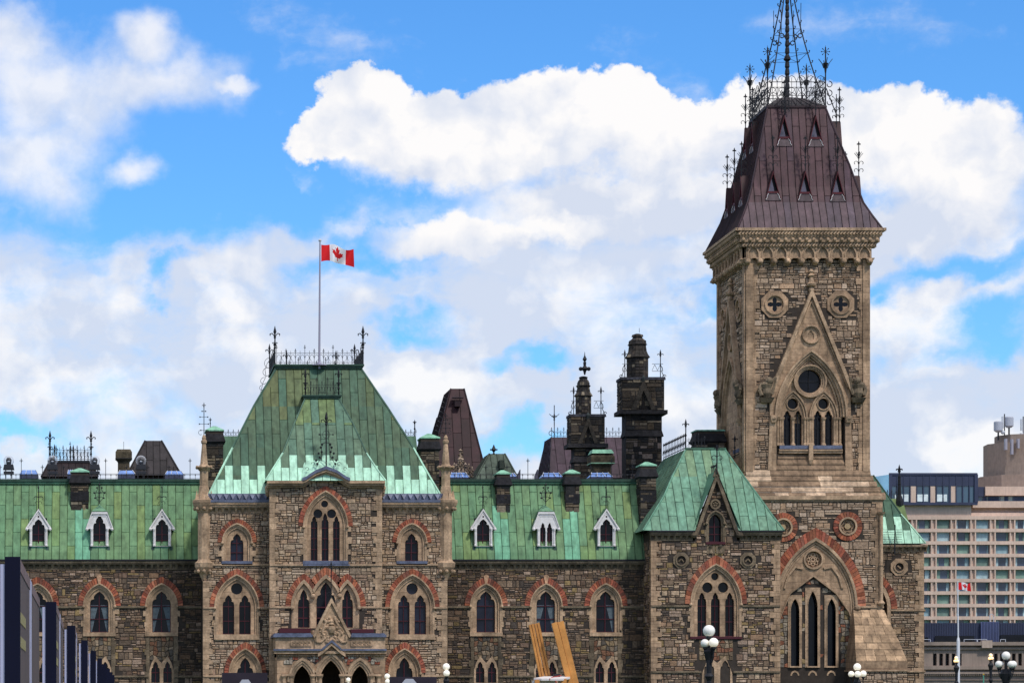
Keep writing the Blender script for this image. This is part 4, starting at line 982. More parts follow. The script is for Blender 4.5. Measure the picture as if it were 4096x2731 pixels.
m = MB(); m.ball(Q.x(1280), Q.Y, Q.z(962), .11, 10, 8); m.build('ball_top', 'paleframe', fp)
m = MB(); m.lathe(Q.x(1277), Q.Y, [(.5, Q.z(1462)), (.5, Q.z(1458)), (.15, Q.z(1455)), (.12, Q.z(1448))], 10); m.build('base', 'pole', fp)
flag('flag', 'large red and white maple leaf flag flying from the pavilion roof pole', Q, 1285, 979, 2.3, 1.15, 72, 36, .13, 'maple leaf flags')
# ================================================================ the tall tower
YT = 184.6; T = PL(YT)
tw = thing('stone_tower', 'tall square stone tower with steep brown copper roof, lucarnes and iron crown', 'tower', (T.x(3240), YT+4, 0))
tx0, tx1 = T.x(2986), T.x(3474); TWd = tx1-tx0
TOW = [tuple((v[0]*1.4, v[1]*1.27, v[2]*1.2)) for v in [(.27, .205, .145), (.23, .18, .13), (.33, .26, .19), (.17, .14, .11), (.28, .19, .12), (.40, .33, .26), (.30, .24, .18), (.20, .15, .11)]]
TOW = calm(TOW, .35)
def side(x, y, z): return (tx0+(y-YT), YT+(tx1-x), z)     # the same face turned onto the tower's left side
zs0 = T.z(1880); zst = T.z(1040)
def gpoly(w=0):
    return [T.p(3081-w, 1560), T.p(3243, 1168-w*2), T.p(3406+w, 1560), T.p(3396+w, 1665), T.p(3376+w, 1880), T.p(3110-w, 1880), T.p(3092-w, 1665)]
def octo(cx, cy, r): return [(T.x(cx)+r*T.s*math.cos(R(22.5+45*k)), T.z(cy)+r*T.s*math.sin(R(22.5+45*k))) for k in range(8)]
def tower_face(front):
    Y = YT
    m = MB()
    # big recess behind the gable: sloped sill and tracery
    rec = [T.p(3110, 1878)]+arch(T.x(3242), T.z(1668), 136*T.s, T.z(1412)-T.z(1668), 12)+[T.p(3376, 1878)]
    m.plate([(tx0, zs0-.2), (tx1, zs0-.2), (tx1, zst), (tx0, zst)], [[(x, z) for x, z in rec]], Y, Y+.55)
    wl = m.build('wall', 'mortar', tw)
    st = MB(); sk_ = [gpoly(), octo(3098, 1218, 54), octo(3362, 1218, 54)]
    rubble(st, tx0+.5, tx1-.5, zs0, zst, Y-.002, TOW, sk_, rh=(.14, .22), rw=(.25, .7)); st.build('stonework', 'rubble', wl)
    q = MB(); quoins(q, tx0, Y, zs0, zst, 1, .4, .42, .78, .62, .10); q.box(tx0-.06, tx0+.42, Y-.18, Y+.3, zs0-.1, zst); q.build('quoins', 'ashlar', tw)
    q = MB(); quoins(q, tx1, Y, zs0, zst, -1, .4, .42, .78, .62, .10); q.box(tx1-.42, tx1+.06, Y-.18, Y+.3, zs0-.1, zst); q.build('quoins', 'ashlar', tw)
    # dressed gable field
    g = MB(); hole = arch(T.x(3242), T.z(1668), 138*T.s, T.z(1408)-T.z(1668), 12, T.z(1879))
    go = [T.p(3088, 1560), T.p(3243, 1178), T.p(3400, 1560), T.p(3402, 1668), T.p(3410, 1880.5), T.p(3082, 1880.5), T.p(3086, 1668)]
    g.plate(go, [hole, circ(T.x(3242), T.z(1339), 30*T.s, 14)], Y-.12, Y+.2); gf = g.build('window_gable', 'ashlar', tw)
    g = MB()
    rk = [T.p(3076, 1560), T.p(3243, 1155), T.p(3410, 1560)]; ri = [T.p(3090, 1566), T.p(3243, 1186), T.p(3397, 1566)]
    g.ring(rk, ri, Y-.38, Y+.05); g.ring([T.p(3095, 1548), T.p(3243, 1200), T.p(3391, 1548)], [T.p(3099, 1552), T.p(3243, 1212), T.p(3387, 1552)], Y-.22, Y-.1)
    g.ring([T.p(3076, 1560), T.p(3078, 1668), T.p(3070, 1880)], [T.p(3088, 1560), T.p(3090, 1668), T.p(3084, 1880)], Y-.14, Y+.05)
    for r0, r1, pr in ((37, 33, .28), (33, 29, .2)): g.ring(circ(T.x(3242), T.z(1339), r0*T.s, 20), circ(T.x(3242), T.z(1339), r1*T.s, 20), Y-pr, Y, closed=True)
    g.plate(circ(T.x(3242), T.z(1339), 30*T.s, 14), [cusped(T.x(3242), T.z(1358), T.z(1340), 12*T.s, 17*T.s)], Y-.1, Y-.03)
    g.plate(circ(T.x(3242), T.z(1339), 26*T.s, 12), [], Y-.03, Y-.01, (.8, .8, .8))
    for i, (r0, r1, pr) in enumerate(((146, 138, .3), (138, 128, .16), (128, 120, .02), (118, 111, -.12))):
        h0 = T.z(1668); k = T.s; top = lambda r: T.z(1399+(146-r)*1.12)-h0
        g.ring(arch(T.x(3242), h0, r0*k, top(r0), 14), arch(T.x(3242), h0, r1*k, top(r1), 14), Y-pr, Y+.2)
    A = arch(T.x(3242), T.z(1668), 132*T.s, T.z(1418)-T.z(1668), 10)
    for x, z in A[1:-1:1]: g.ball(x, Y-.12, z, .06, 5, 4)
    for cx in (3092, 3392): g.ball(T.x(cx), Y-.25, T.z(1672), .2, 7, 5); g.frus((T.x(cx-9), T.x(cx+9), Y-.3, Y), T.z(1690), (T.x(cx-14), T.x(cx+14), Y-.4, Y), T.z(1664))
    # cresting stone finial
    g.lathe(T.x(3242), Y-.2, [(.1, T.z(1175)), (.2, T.z(1162)), (.13, T.z(1150)), (.32, T.z(1146)), (.36, T.z(1138)), (.2, T.z(1132)), (.12, T.z(1112)), (.25, T.z(1104)), (.1, T.z(1096)), (.2, T.z(1088)), (.04, T.z(1076))], 8)
    g.build('gable_moulding', 'trim', gf)
    # traceried belfry window
    t = MB(); yt = Y+.25; k = T.s
    lt = []
    for cx in (3153, 3196, 3275, 3318): lt.append(cusped(T.x(cx), T.z(1781)+.01, T.z(1668), 15.5*k, T.z(1640)-T.z(1668)))
    cs = [circ(T.x(3242), T.z(1523), 47*k, 24), circ(T.x(3174), T.z(1613), 22*k, 16), circ(T.x(3297), T.z(1613), 22*k, 16)]
    ow = arch(T.x(3242), T.z(1668), 126*k, T.z(1420)-T.z(1668), 12, T.z(1782))
    t.plate(ow, lt+cs, yt, yt+.35); bw_ = t.build('window', 'ashlar', tw)
    t = MB()
    for r0, r1, pr in ((66, 60, .26), (60, 53, .16), (53, 47, .06)): t.ring(circ(T.x(3242), T.z(1523), r0*k, 24), circ(T.x(3242), T.z(1523), r1*k, 24), yt-pr, yt+.1, closed=True)
    for cx in (3174, 3297):
        for hw, ap, pr in ((58, 1560, .2), (50, 1571, .12)): t.ring(arch(T.x(cx), T.z(1668), hw*k, T.z(ap)-T.z(1668), 10), arch(T.x(cx), T.z(1668), (hw-6)*k, T.z(ap+8)-T.z(1668), 10), yt-pr, yt+.1)
        t.ring(circ(T.x(cx), T.z(1613), 26*k, 16), circ(T.x(cx), T.z(1613), 22*k, 16), yt-.08, yt+.1, closed=True)
    for cx, r_ in ((3123, .1), (3132, .09), (3174, .11), (3222, .09), (3232, .1), (3242, .14), (3251, .1), (3340, .09), (3349, .1), (3297, .11), (3113, .1), (3362, .1)):
        x = T.x(cx); t.lathe(x, yt-.1, [(r_*1.5, T.z(1781)), (r_*1.5, T.z(1776)), (r_*.85, T.z(1770)), (r_*.85, T.z(1682)), (r_*1.5, T.z(1674)), (r_*1.6, T.z(1668))], 8)
    t.build('tracery_shafts', 'trim', bw_)
    p = MB(); p.plate([T.p(3112, 1781), T.p(3112, 1660), T.p(3175, 1480), T.p(3242, 1425), T.p(3310, 1480), T.p(3372, 1660), T.p(3372, 1781)], [] if not front else [[T.p(3184, 1690), T.p(3184, 1650), T.p(3207, 1650), T.p(3207, 1690)]], yt+.28, yt+.31)
    p.build('pane', 'glass', bw_)
    b = MB()
    for cx in (3153, 3196, 3275, 3318):
        x = T.x(cx); b.box(x-.025, x+.025, yt+.2, yt+.25, T.z(1781), T.z(1645))
        for py in (1668, 1710, 1748): b.box(x-.26, x+.26, yt+.205, yt+.245, T.z(py)-.02, T.z(py)+.02)
    b.box(T.x(3242)-.02, T.x(3242)+.02, yt+.2, yt+.24, T.z(1570), T.z(1476)); b.box(T.x(3196), T.x(3288), yt+.205, yt+.235, T.z(1523)-.02, T.z(1523)+.02)
    b.build('window_bars', 'iron', bw_)
    s_ = MB(); s_.box(T.x(3118), T.x(3368), Y-.06, yt+.36, T.z(1795), T.z(1781)); s_.build('sill', 'lead', bw_)
    s_ = MB(); s_.box(T.x(3116), T.x(3370), Y-.02, Y+.6, T.z(1812), T.z(1795)); s_.box(T.x(3116), T.x(3370), Y-.1, Y+.6, T.z(1803), T.z(1799))
    s_.box(T.x(3234), T.x(3250), Y-.2, Y+.2, T.z(1840), T.z(1776)); s_.frus((T.x(3238), T.x(3246), Y-.1, Y+.2), T.z(1856), (T.x(3234), T.x(3250), Y-.2, Y+.2), T.z(1840)); s_.build('sill_course', 'trim', bw_)
    # quatrefoils
    for cx in (3098, 3362):
        o = MB(); ff = []
        for i in range(24):
            a = 2*math.pi*i/24; rr_ = (.17+.33*abs(math.cos(2*a))**1.2)
            ff.append((T.x(cx)+rr_*math.cos(a), T.z(1218)+rr_*math.sin(a)))
        o.plate(octo(cx, 1218, 58), [circ(T.x(cx), T.z(1218), 36*k, 20)], Y-.1, Y+.1); o.ring(circ(T.x(cx), T.z(1218), 41*k, 20), circ(T.x(cx), T.z(1218), 34*k, 20), Y-.2, Y+.1, closed=True)
        o.plate(circ(T.x(cx), T.z(1218), 35*k, 20), [ff], Y-.05, Y-.01); qf = o.build('quatrefoil', 'ashlar', tw)
        o = MB(); o.plate(circ(T.x(cx), T.z(1218), 33*k, 16), [], Y-.006, Y+.14); o.build('pane', 'glass', qf)
    # carved beasts either side
    for cx in (3062, 3428):
        o = MB(); x = T.x(cx); sg = 1 if cx < 3200 else -1
        o.frus((x-.35, x+.35, Y-.35, Y), T.z(1612), (x-.5, x+.5, Y-.55, Y), T.z(1592)); o.lathe(x, Y-.32, [(.2, T.z(1592)), (.34, T.z(1575)), (.3, T.z(1555)), (.4, T.z(1540)), (.24, T.z(1528))], 8)
        o.ball(x+sg*.12, Y-.5, T.z(1526), .27, 8, 6); o.path([(x+sg*.3, Y-.3, T.z(1530)), (x+sg*.62, Y-.3, T.z(1512)), (x+sg*.5, Y-.3, T.z(1545)), (x+sg*.35, Y-.35, T.z(1580))], .12, 6); o.path([(x-sg*.3, Y-.25, T.z(1535)), (x-sg*.5, Y-.35, T.z(1560)), (x-sg*.35, Y-.45, T.z(1585))], .13, 6)
        for k2 in range(5): o.ball(x+random.uniform(-.4, .4), Y-.3, T.z(random.uniform(1540, 1600)), .14, 6, 4)
        o.build('carved_beast', 'darktrim', tw)
    # cornice: heads, blind arcade, ropes and rosettes, stepping outward
    c = MB(); n = 9; a0, a1 = tx0-.1, tx1+.1; p = (a1-a0)/n; zA, zB = T.z(1036), T.z(990)
    c.box(a0, a1, Y-.42, Y, zB, T.z(985)); 
    ho = [arch(a0+p*(i+.5), zA+.2, p*.4, .62, 6, zA+.02) for i in range(n)]
    c.plate([(a0, zA), (a1, zA), (a1, zB), (a0, zB)], ho, Y-.4, Y-.15); c.box(a0, a1, Y-.31, Y, zA, zB, (.85, .85, .85))
    for i in range(n):
        c.ring(arch(a0+p*(i+.5), zA+.2, p*.43, .66, 6, zA+.02), arch(a0+p*(i+.5), zA+.2, p*.36, .55, 6, zA+.02), Y-.46, Y-.38)
    for i in range(n+1):
        x = a0+p*i; x = min(max(x, a0+.1), a1-.1); c.ball(x, Y-.43, T.z(1000), .09, 6, 4)
        c.frus((x-.14, x+.14, Y-.2, Y), T.z(1062), (x-.24, x+.24, Y-.48, Y), T.z(1040)); c.ball(x, Y-.42, T.z(1049), .2, 7, 5); c.ball(x, Y-.58, T.z(1052), .09, 6, 4); c.box(x-.28, x+.28, Y-.5, Y, T.z(1040), zA)
    rope = [(.5, 984, .12, 0), (.68, 965, .11, 1), (.82, 940, .13, 0)]
    for pr, py, r_, rose in rope:
        z = T.z(py); b0, b1 = tx0-pr+.1, tx1+pr-.1
        c.box(b0, b1, Y-pr, Y+.1, z-.16, z+.2); c.box(b0-.04, b1+.04, Y-pr-.1, Y+.1, z+.17, z+.24)
        if rose:
            m_ = 20
            for i in range(m_): c.ball(b0+.2+(b1-b0-.4)*i/(m_-1), Y-pr-.05, z, .13, 7, 5)
        else:
            m_ = 44
            for i in range(m_):
                x = b0+(b1-b0)*i/m_; c.tube((x, Y-pr-.04, z-.1), (x+.2, Y-pr-.04, z+.12), .075, 5)
    c.box(tx0-.95, tx1+.95, Y-.98, Y+.1, T.z(932), T.z(921)); c.box(tx0-.85, tx1+.85, Y-.85, Y+.1, T.z(935), T.z(932)-.0)
    c.build('cornice', 'trim', tw)
    # sloping stepped courses at the foot of the shaft
    s_ = MB(); rows = 6; rnd = random.Random(3)
    def srow(xa, xb, ya, yb, za, zb):
        x = xa
        while x < xb-.01:
            b_ = min(x+rnd.uniform(.9, 1.9), xb); b_ = xb if xb-b_ < .4 else b_
            r_ = rnd.random(); c_ = (1.35, 1.45, 1.55) if r_ > .77 else (rnd.uniform(.5, .75),)*3
            s_.add([(x+.006, ya-.05, za), (b_-.006, ya-.05, za), (b_-.006, ya-.05, za+.1), (x+.006, ya-.05, za+.1), (x+.006, yb, zb), (b_-.006, yb, zb), (x+.006, yb, za), (b_-.006, yb, za)], [(0, 1, 2, 3), (3, 2, 5, 4), (0, 3, 4, 6), (1, 2, 5, 7)], c_); x = b_
    for i in range(5):      # flare
        t0, t1 = i/5, (i+1)/5; e0 = .9*(1-t0)**1.4; e1 = .9*(1-t1)**1.4
        srow(tx0-e0+.0, tx1+e0, Y-e0-.1, Y-e1-.1, T.z(1995-115*t0), T.z(1995-115*t1))
    for i in range(3):
        t0, t1 = i/3, (i+1)/3; srow(T.x(3104+12*t0), T.x(3382-12*t0), Y-.1+.35*t0, Y-.1+.35*t1, T.z(1880-68*t0), T.z(1880-68*t1))
    s_.build('sloping_courses', 'ashlar', tw)
tower_face(True); TR[0] = side; tower_face(False); TR[0] = None
m = MB(); m.box(tx0+.01, tx1-.01, YT+.6, YT+TWd, zs0-.2, T.z(925)); m.box(tx1-.6, tx1, YT+.01, YT+TWd+.01, zs0, zst); m.build('rear_body', 'ashlar', tw)
# tower roof
def brown(i, ci, u, z):
    r = random.Random(i*3571+ci*911+int(u*7)); k = r.uniform(.85, 1.18)
    c = (.085, .042, .048) if r.random() > .3 else (.078, .043, .056)
    if z < T.z(815): c = tuple(q+a for q, a in zip(c, (.012, .018, .022)))
    return tuple(q*k for q in c)
e = .95
prof = [(919, 0), (862, .42), (809, .95), (747, 1.3), (660, 1.62), (532, 2.1), (431, 2.55)]
tn = []
for py, d in prof:
    Q = PL(YT-e+d); tn.append((Q.z(py), d))
W0 = TWd+2*e
lft = {0: (2948, 3534), 1: (2972, 3490), 2: (2991, 3453), 3: (3007, 3429), 4: (3024, 3398), 5: (3050, 3343), 6: (3070, 3302)}
nodes = []
for i, (z, d) in enumerate(tn):
    Q = PL(YT-e+d); a, b_ = lft[i]; nodes.append((z, d*1.0, Q.x(a), Q.x(b_)))
mb = MB(); roof_face(mb, nodes, lambda u, d, z: (u, YT-e+d, z), .48, 5.0, brown, seam=.07)
dep = W0; D_ = [(z, l, YT-e+(l-nodes[0][2]), YT-e+dep-(l-nodes[0][2])) for z, d, l, r in nodes]
# side faces share the hip lines
ls = [(z, l, YT-e+d, YT-e+dep-d*1.0) for z, d, l, r in nodes]
mb2 = mb; roof_face(mb2, ls, lambda u, d, z: (d, u, z), .48, 5.0, brown, seam=.07)
for (z0, d0, l0, r0), (z1, d1, l1, r1) in zip(nodes, nodes[1:]):
    ya0, ya1 = YT-e+d0, YT-e+d1; yb0, yb1 = YT-e+dep-d0, YT-e+dep-d1
    mb.face([(r0, ya0, z0), (r0, yb0, z0), (r1, yb1, z1), (r1, ya1, z1)], (.08, .04, .045)); mb.face([(r0, yb0, z0), (l0, yb0, z0), (l1, yb1, z1), (r1, yb1, z1)], (.08, .04, .045))
    for a0, a1 in ((l0, l1), (r0, r1)): mb.tube((a0, ya0, z0), (a1, ya1, z1), .07, 5, col=(.05, .028, .035))
    mb.tube((l0, yb0, z0), (l1, yb1, z1), .07, 5, col=(.05, .028, .035))
zt, dt, lt_, rt_ = nodes[-1]; yf, yb = YT-e+dt, YT-e+dep-dt
mb.box(lt_-.08, rt_+.08, yf-.08, yb+.08, zt-.02, zt+.12, (.05, .03, .035))
cxm, cym = (lt_+rt_)/2, (yf+yb)/2; za = PL(cym).z(388)
for q in (((lt_, yf), (rt_, yf)), ((rt_, yf), (rt_, yb)), ((rt_, yb), (lt_, yb)), ((lt_, yb), (lt_, yf))):
    (xa_, ya_), (xb_, yb_) = q; zm = zt+(za-zt)*.72
    f_ = lambda x, y, k: (cxm+(x-cxm)*k, cym+(y-cym)*k)
    i1, i2 = f_(xa_, ya_, .45), f_(xb_, yb_, .45)
    mb.face([(xa_, ya_, zt+.12), (xb_, yb_, zt+.12), (*i2, zm), (*i1, zm)], (.06, .05, .055)); mb.face([(*i1, zm), (*i2, zm), (cxm, cym, za)], (.06, .05, .055))
    for k in range(1, 8):
        t = k/8; s0 = (xa_+(xb_-xa_)*t, ya_+(yb_-ya_)*t); s1 = f_(*s0, .45); mb.tube((*s0, zt+.14), (*s1, zm+.02), .035, 4, col=(.03, .02, .025))
rf = mb.build('roof', 'brown', tw)
MT['redwood'] = mat('red_painted_timber', (.085, .012, .018), .6, .3, n1=(5, .3))
MT['duskglass'] = mat('dusty_glass', (.12, .10, .13), .3, .5, n1=(2, .5))
def surf_d(z):
    for (z0, d0, *_a), (z1, d1, *_b) in zip(nodes, nodes[1:]):
        if z0 <= z <= z1: return d0+(d1-d0)*(z-z0)/(z1-z0)
    return nodes[-1][1]
def lucarne(u, zb, zt_, hw, fr, sc1):
    """steep triangular dormer; fr(u, d, z)"""
    db = surf_d(zb)-.03
    m = MB()
    A, B, C = (u-hw, zb), (u+hw, zb), (u, zt_)
    for (p, q) in ((A, C), (C, B)):
        m.add([fr(p[0], db, p[1]), fr(q[0], db, q[1]), fr(q[0], surf_d(q[1])+.3, q[1]), fr(p[0], surf_d(p[1])+.3, p[1])], [(0, 1, 2, 3)], (.06, .028, .03))
    o = m.build('lucarne', 'brown', tw)
    f_ = MB(); i_ = lambda k, dz: [(u-hw*k, zb+dz), (u, zb+dz+(zt_-zb)*k*.98), (u+hw*k, zb+dz)]
    a, b = i_(1, 0), i_(.8, .25)
    f_.add([fr(x, db-.03, z) for x, z in a+b]+[fr(x, db+.12, z) for x, z in a+b], [(0, 1, 4, 3), (1, 2, 5, 4), (3, 4, 10, 9), (4, 5, 11, 10), (0, 1, 7, 6), (1, 2, 8, 7)])
    zz = zb+(zt_-zb)*.24
    f_.add([fr(x, db+.01, z) for x, z in ((u-hw*.7, zz), (u+hw*.7, zz), (u+hw*.68, zz+.14), (u-hw*.68, zz+.14))], [(0, 1, 2, 3)])
    f_.build('frame', 'redwood', o)
    s_ = MB(); s_.add([fr(x, dd, z) for x, z, dd in ((u-hw*.98, zb, db-.02), (u+hw*.98, zb, db-.02), (u+hw*.6, zz, db+.06), (u-hw*.6, zz, db+.06))], [(0, 1, 2, 3)], (.1, .07, .075)); s_.build('apron', 'brown', o)
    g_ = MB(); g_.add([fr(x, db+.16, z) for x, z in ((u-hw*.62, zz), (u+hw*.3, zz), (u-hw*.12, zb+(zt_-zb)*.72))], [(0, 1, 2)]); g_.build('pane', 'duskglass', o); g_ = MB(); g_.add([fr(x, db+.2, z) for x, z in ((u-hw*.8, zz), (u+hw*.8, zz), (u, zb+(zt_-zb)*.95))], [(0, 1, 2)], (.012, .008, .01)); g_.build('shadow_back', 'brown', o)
    w_ = MB()
    for sg in (-1, 1): w_.path([fr(u+sg*hw*.92, db-.04, zb+.06), fr(u+sg*hw*.75, db-.02, zb+.2), fr(u+sg*hw*.75, db-.02, zb+.32), fr(u+sg*hw*.55, db+.03, zb+.5), fr(u+sg*hw*.5, db+.04, zz)], .02)
    w_.build('white_edging', 'white', o)
    i = MB(); x, y, z = fr(u, db+.05, zt_); H = 2.15
    i.tube((x, y, z-.2), (x, y, z+H), .035, 5); i.lathe(x, y, [(.004, z+H), (.06, z+H+.08), (.004, z+H+.25)], 5)
    i.box(x-.13, x+.13, y-.02, y+.02, z+H-.02, z+H+.06)
    for k, r in ((.62, .3), (.66, .2)):
        for sx, sy in ((1, 0), (-1, 0), (0, 1), (0, -1)): i.path([(x, y, z+H*k-.2), (x+sx*r*.4, y+sy*r*.4, z+H*k), (x+sx*r, y+sy*r, z+H*k+.22)], .022)
    for k in (.16, .4):
        for sg in (-1, 1): scroll(i, x+sg*.2, y, z+H*k, .17, 200, -60, .024, 7, sg)
    i.build('finial', 'iron', o)
sfr = lambda u, d, z: (nodes[0][2]+(lft and (d*_k(z))), YT-e+(tx1+e-u), z)
def lx(z, d):      # x of the left roof face at height z, offset by (d - surface depth)
    for n0, n1 in zip(nodes, nodes[1:]):
        if n0[0] <= z <= n1[0]: return n0[2]+(n1[2]-n0[2])*(z-n0[0])/(n1[0]-n0[0])
    return nodes[-1][2]
ffr = lambda u, d, z: (u, YT-e+d, z)
for cx, by, ay in ((3092, 803, 680), (3221, 806, 681), (3350, 808, 682)):
    Q = PL(YT-e+1.0); zb_, za_ = Q.z(by), Q.z(ay); lucarne(Q.x(cx), zb_, za_, .55, ffr, 1)
for cx, by, ay in ((3137, 586, 458), (3263, 588, 458)):
    Q = PL(YT-e+1.9); lucarne(Q.x(cx), Q.z(by), Q.z(ay), .55, ffr, 1)
# left side lucarnes: same heights, projecting from the left slope
Q1, Q2 = PL(YT-e+1.0), PL(YT-e+1.9)
for k, (zb_, za_) in enumerate([(Q1.z(806), Q1.z(681))]*3+[(Q2.z(587), Q2.z(458))]*2):
    yy = (YT-e+dep*.5)+([-2.2, 0, 2.2][k] if k < 3 else [-1.05, 1.05][k-3])
    base = lx(zb_, 0)
    def f2(u, d, z, yy=yy, base=base, zb_=zb_):
        return (base+(d-surf_d(zb_)) if d < surf_d(zb_)+.2 and d < surf_d(z)+.15 else lx(z, 0)+.3, u, z)
    lucarne(yy, zb_, za_, .55, f2, 1)
# right side lucarnes seen edge-on
for k, (zb_, za_) in enumerate([(Q1.z(806), Q1.z(681))]*2+[(Q2.z(587), Q2.z(458))]):
    yy = (YT-e+dep*.5)+([-2.2, 1.2][k] if k < 2 else -1.05)
    base = (lx(zb_, 0)-tx0); base = tx1-base
    def f3(u, d, z, yy=yy, base=base, zb_=zb_):
        return (base-(d-surf_d(zb_)) if d < surf_d(zb_)+.2 and d < surf_d(z)+.15 else tx1-(lx(z, 0)-tx0)-.3, u, z)
    lucarne(yy, zb_, za_, .55, f3, 1)
# iron crown
ic = MB(); Qf, Qb = PL(yf), PL(yb); zk = zt+.1; hR = 1.75
def rail(xa, ya_, xb, yb_):
    n = 6
    for zz, t in ((.08, .03), (.42, .024), (.74, .024), (.95, .03)):
        ic.tube((xa, ya_, zk+hR*zz), (xb, yb_, zk+hR*zz), t)
    for i in range(2*n+1):
        t = i/(2*n); x, y = xa+(xb-xa)*t, ya_+(yb_-ya_)*t
        ic.tube((x, y, zk), (x, y, zk+hR*(1.12 if i % 2 else .95)), .02)
        if i % 2 == 0 and i < 2*n:
            t2 = (i+1)/(2*n); t3 = (i+2)/(2*n); xm, ym = xa+(xb-xa)*t2, ya_+(yb_-ya_)*t2; xe, ye = xa+(xb-xa)*t3, ya_+(yb_-ya_)*t3
            for h0, h1 in ((.95, 1.2), (.42, .74)):
                ic.path([(x, y, zk+hR*h0), (x+(xm-x)*.4, y+(ym-y)*.4, zk+hR*(h1-.06)), (xm, ym, zk+hR*h1), (xe-(xe-xm)*.4, ye-(ye-ym)*.4, zk+hR*(h1-.06)), (xe, ye, zk+hR*h0)], .022)
            for c_ in (.25, .6):
                ic.path([(x, y, zk+hR*(c_+.15)), (xm, ym, zk+hR*(c_-.12)), (xe, ye, zk+hR*(c_+.15))], .018)
for q in ((lt_, yf, rt_, yf), (lt_, yb, rt_, yb), (lt_, yf, lt_, yb), (rt_, yf, rt_, yb)): rail(*q)
def star(x, y, z, r=.28):
    for k in range(4):
        a = R(45*k); dx_, dz_ = r*math.cos(a), r*math.sin(a); ic.tube((x-dx_, y, z-dz_), (x+dx_, y, z+dz_), .02)
        for s2 in (-1, 1): ic.ball(x+s2*dx_, y, z+s2*dz_, .045, 5, 4)
    ic.tube((x, y, z-.1), (x, y, z+.42), .016)
for x in (lt_, rt_):
    for y in (yf, yb):
        ic.tube((x, y, zk), (x, y, zk+4.0), .045, 5); ic.lathe(x, y, [(.04, zk+2.2), (.09, zk+2.6), (.17, zk+2.85), (.2, zk+2.95)], 8)
        for sx, sy in ((1, 0), (-1, 0), (0, 1), (0, -1)): ic.path([(x+sx*.12, y+sy*.12, zk+2.6), (x+sx*.25, y+sy*.25, zk+2.95), (x+sx*.48, y+sy*.48, zk+3.25)], .03)
        star(x, y, zk+3.75)
MA = (cxm, cym)
zap = PL(cym).z(-150)
for x in (lt_, rt_):
    for y in (yf, yb):
        a = Vector((x*.97+cxm*.03, y*.97+cym*.03, zk+.2)); b = Vector((cxm, cym, zap)); pts = []
        for i in range(15):
            t = i/14; p_ = a.lerp(b, t); bul = -.10*math.sin(math.pi*t); dxy = Vector((a.x-cxm, a.y-cym, 0)); p_ = p_+dxy*bul; pts.append(tuple(p_))
        ic.path(pts, .045, 5)
        for p_ in pts[1:-1]:
            o_ = Vector((x-cxm, 0, 0)).normalized()*.12; ic.path([p_, (p_[0]+o_.x, p_[1], p_[2]+.08), (p_[0]+o_.x*1.2, p_[1], p_[2]+.2), (p_[0]+o_.x*.6, p_[1], p_[2]+.2)], .035)
def lvl(t):
    r_ = []
    for x, y in ((lt_, yf), (rt_, yf), (rt_, yb), (lt_, yb)):
        a = Vector((x*.97+cxm*.03, y*.97+cym*.03, zk+.2)); p_ = a.lerp(Vector((cxm, cym, zap)), t)+Vector((a.x-cxm, a.y-cym, 0))*(-.1*math.sin(math.pi*t)); r_.append(tuple(p_))
    return r_
for t in (.36, .53):
    q = lvl(t); ic.path(q+[q[0]], .018)
    if t < .5:
        for p_ in q: ic.tube(p_, (cxm, cym, p_[2]), .016)
q = lvl(.48)
for p_ in q:
    sg = 1 if p_[0] > cxm else -1
    scroll(ic, p_[0]-sg*.18, p_[1], p_[2], .2, 0, 340, .045, 8, sg); scroll(ic, p_[0]-sg*.5, p_[1], p_[2]-.05, .16, 0, 340, .045, 8, -sg)
    ic.tube((p_[0]-sg*.15, p_[1], p_[2]+.2), (p_[0]-sg*.12, p_[1], p_[2]+2.3), .025)
# mast
zz = za-.05; k = 0
while zz < zap:
    h = .5; r_ = .15-.045*(zz-za)/(zap-za); ic.lathe(cxm, cym, [(r_*.8, zz), (r_*(1.2 if k != 5 else 1.9), zz+h*.3), (r_, zz+h*.9), (r_*.8, zz+h)], 8); zz += h; k += 1
# side standards with stars beyond the roof edges, and their scrolls
for x, y, z0 in ((nodes[5][2]-.35, yf+.9, nodes[5][0]+.6), (nodes[5][3]+.35, yf+.7, nodes[5][0]+.6), (nodes[5][2]+1.6, yf-.35, nodes[6][0]-.5)):
    H_ = 1.9 if y > yf else 1.3; ic.tube((x, y, z0), (x, y, z0+H_+.3), .03, 5); star(x, y, z0+H_, .36)
    for k_ in (.15, .38, .6):
        for sg in (-1, 1): scroll(ic, x+sg*.17, y, z0+H_*k_, .16, 200, -60, .03, 7, sg)
for x, sg in ((lt_, -1), (rt_, 1)):
    for h in (.15, .5, .85): scroll(ic, x+sg*.25, yf, zk+hR*h, .24, 90, -200, .035, 8, sg)
    ic.tube((x+sg*.05, yf, zk+hR*.7), (x+sg*.9, yf+.4, zk-.6), .035)
ic.build('iron_crown', 'iron', rf)
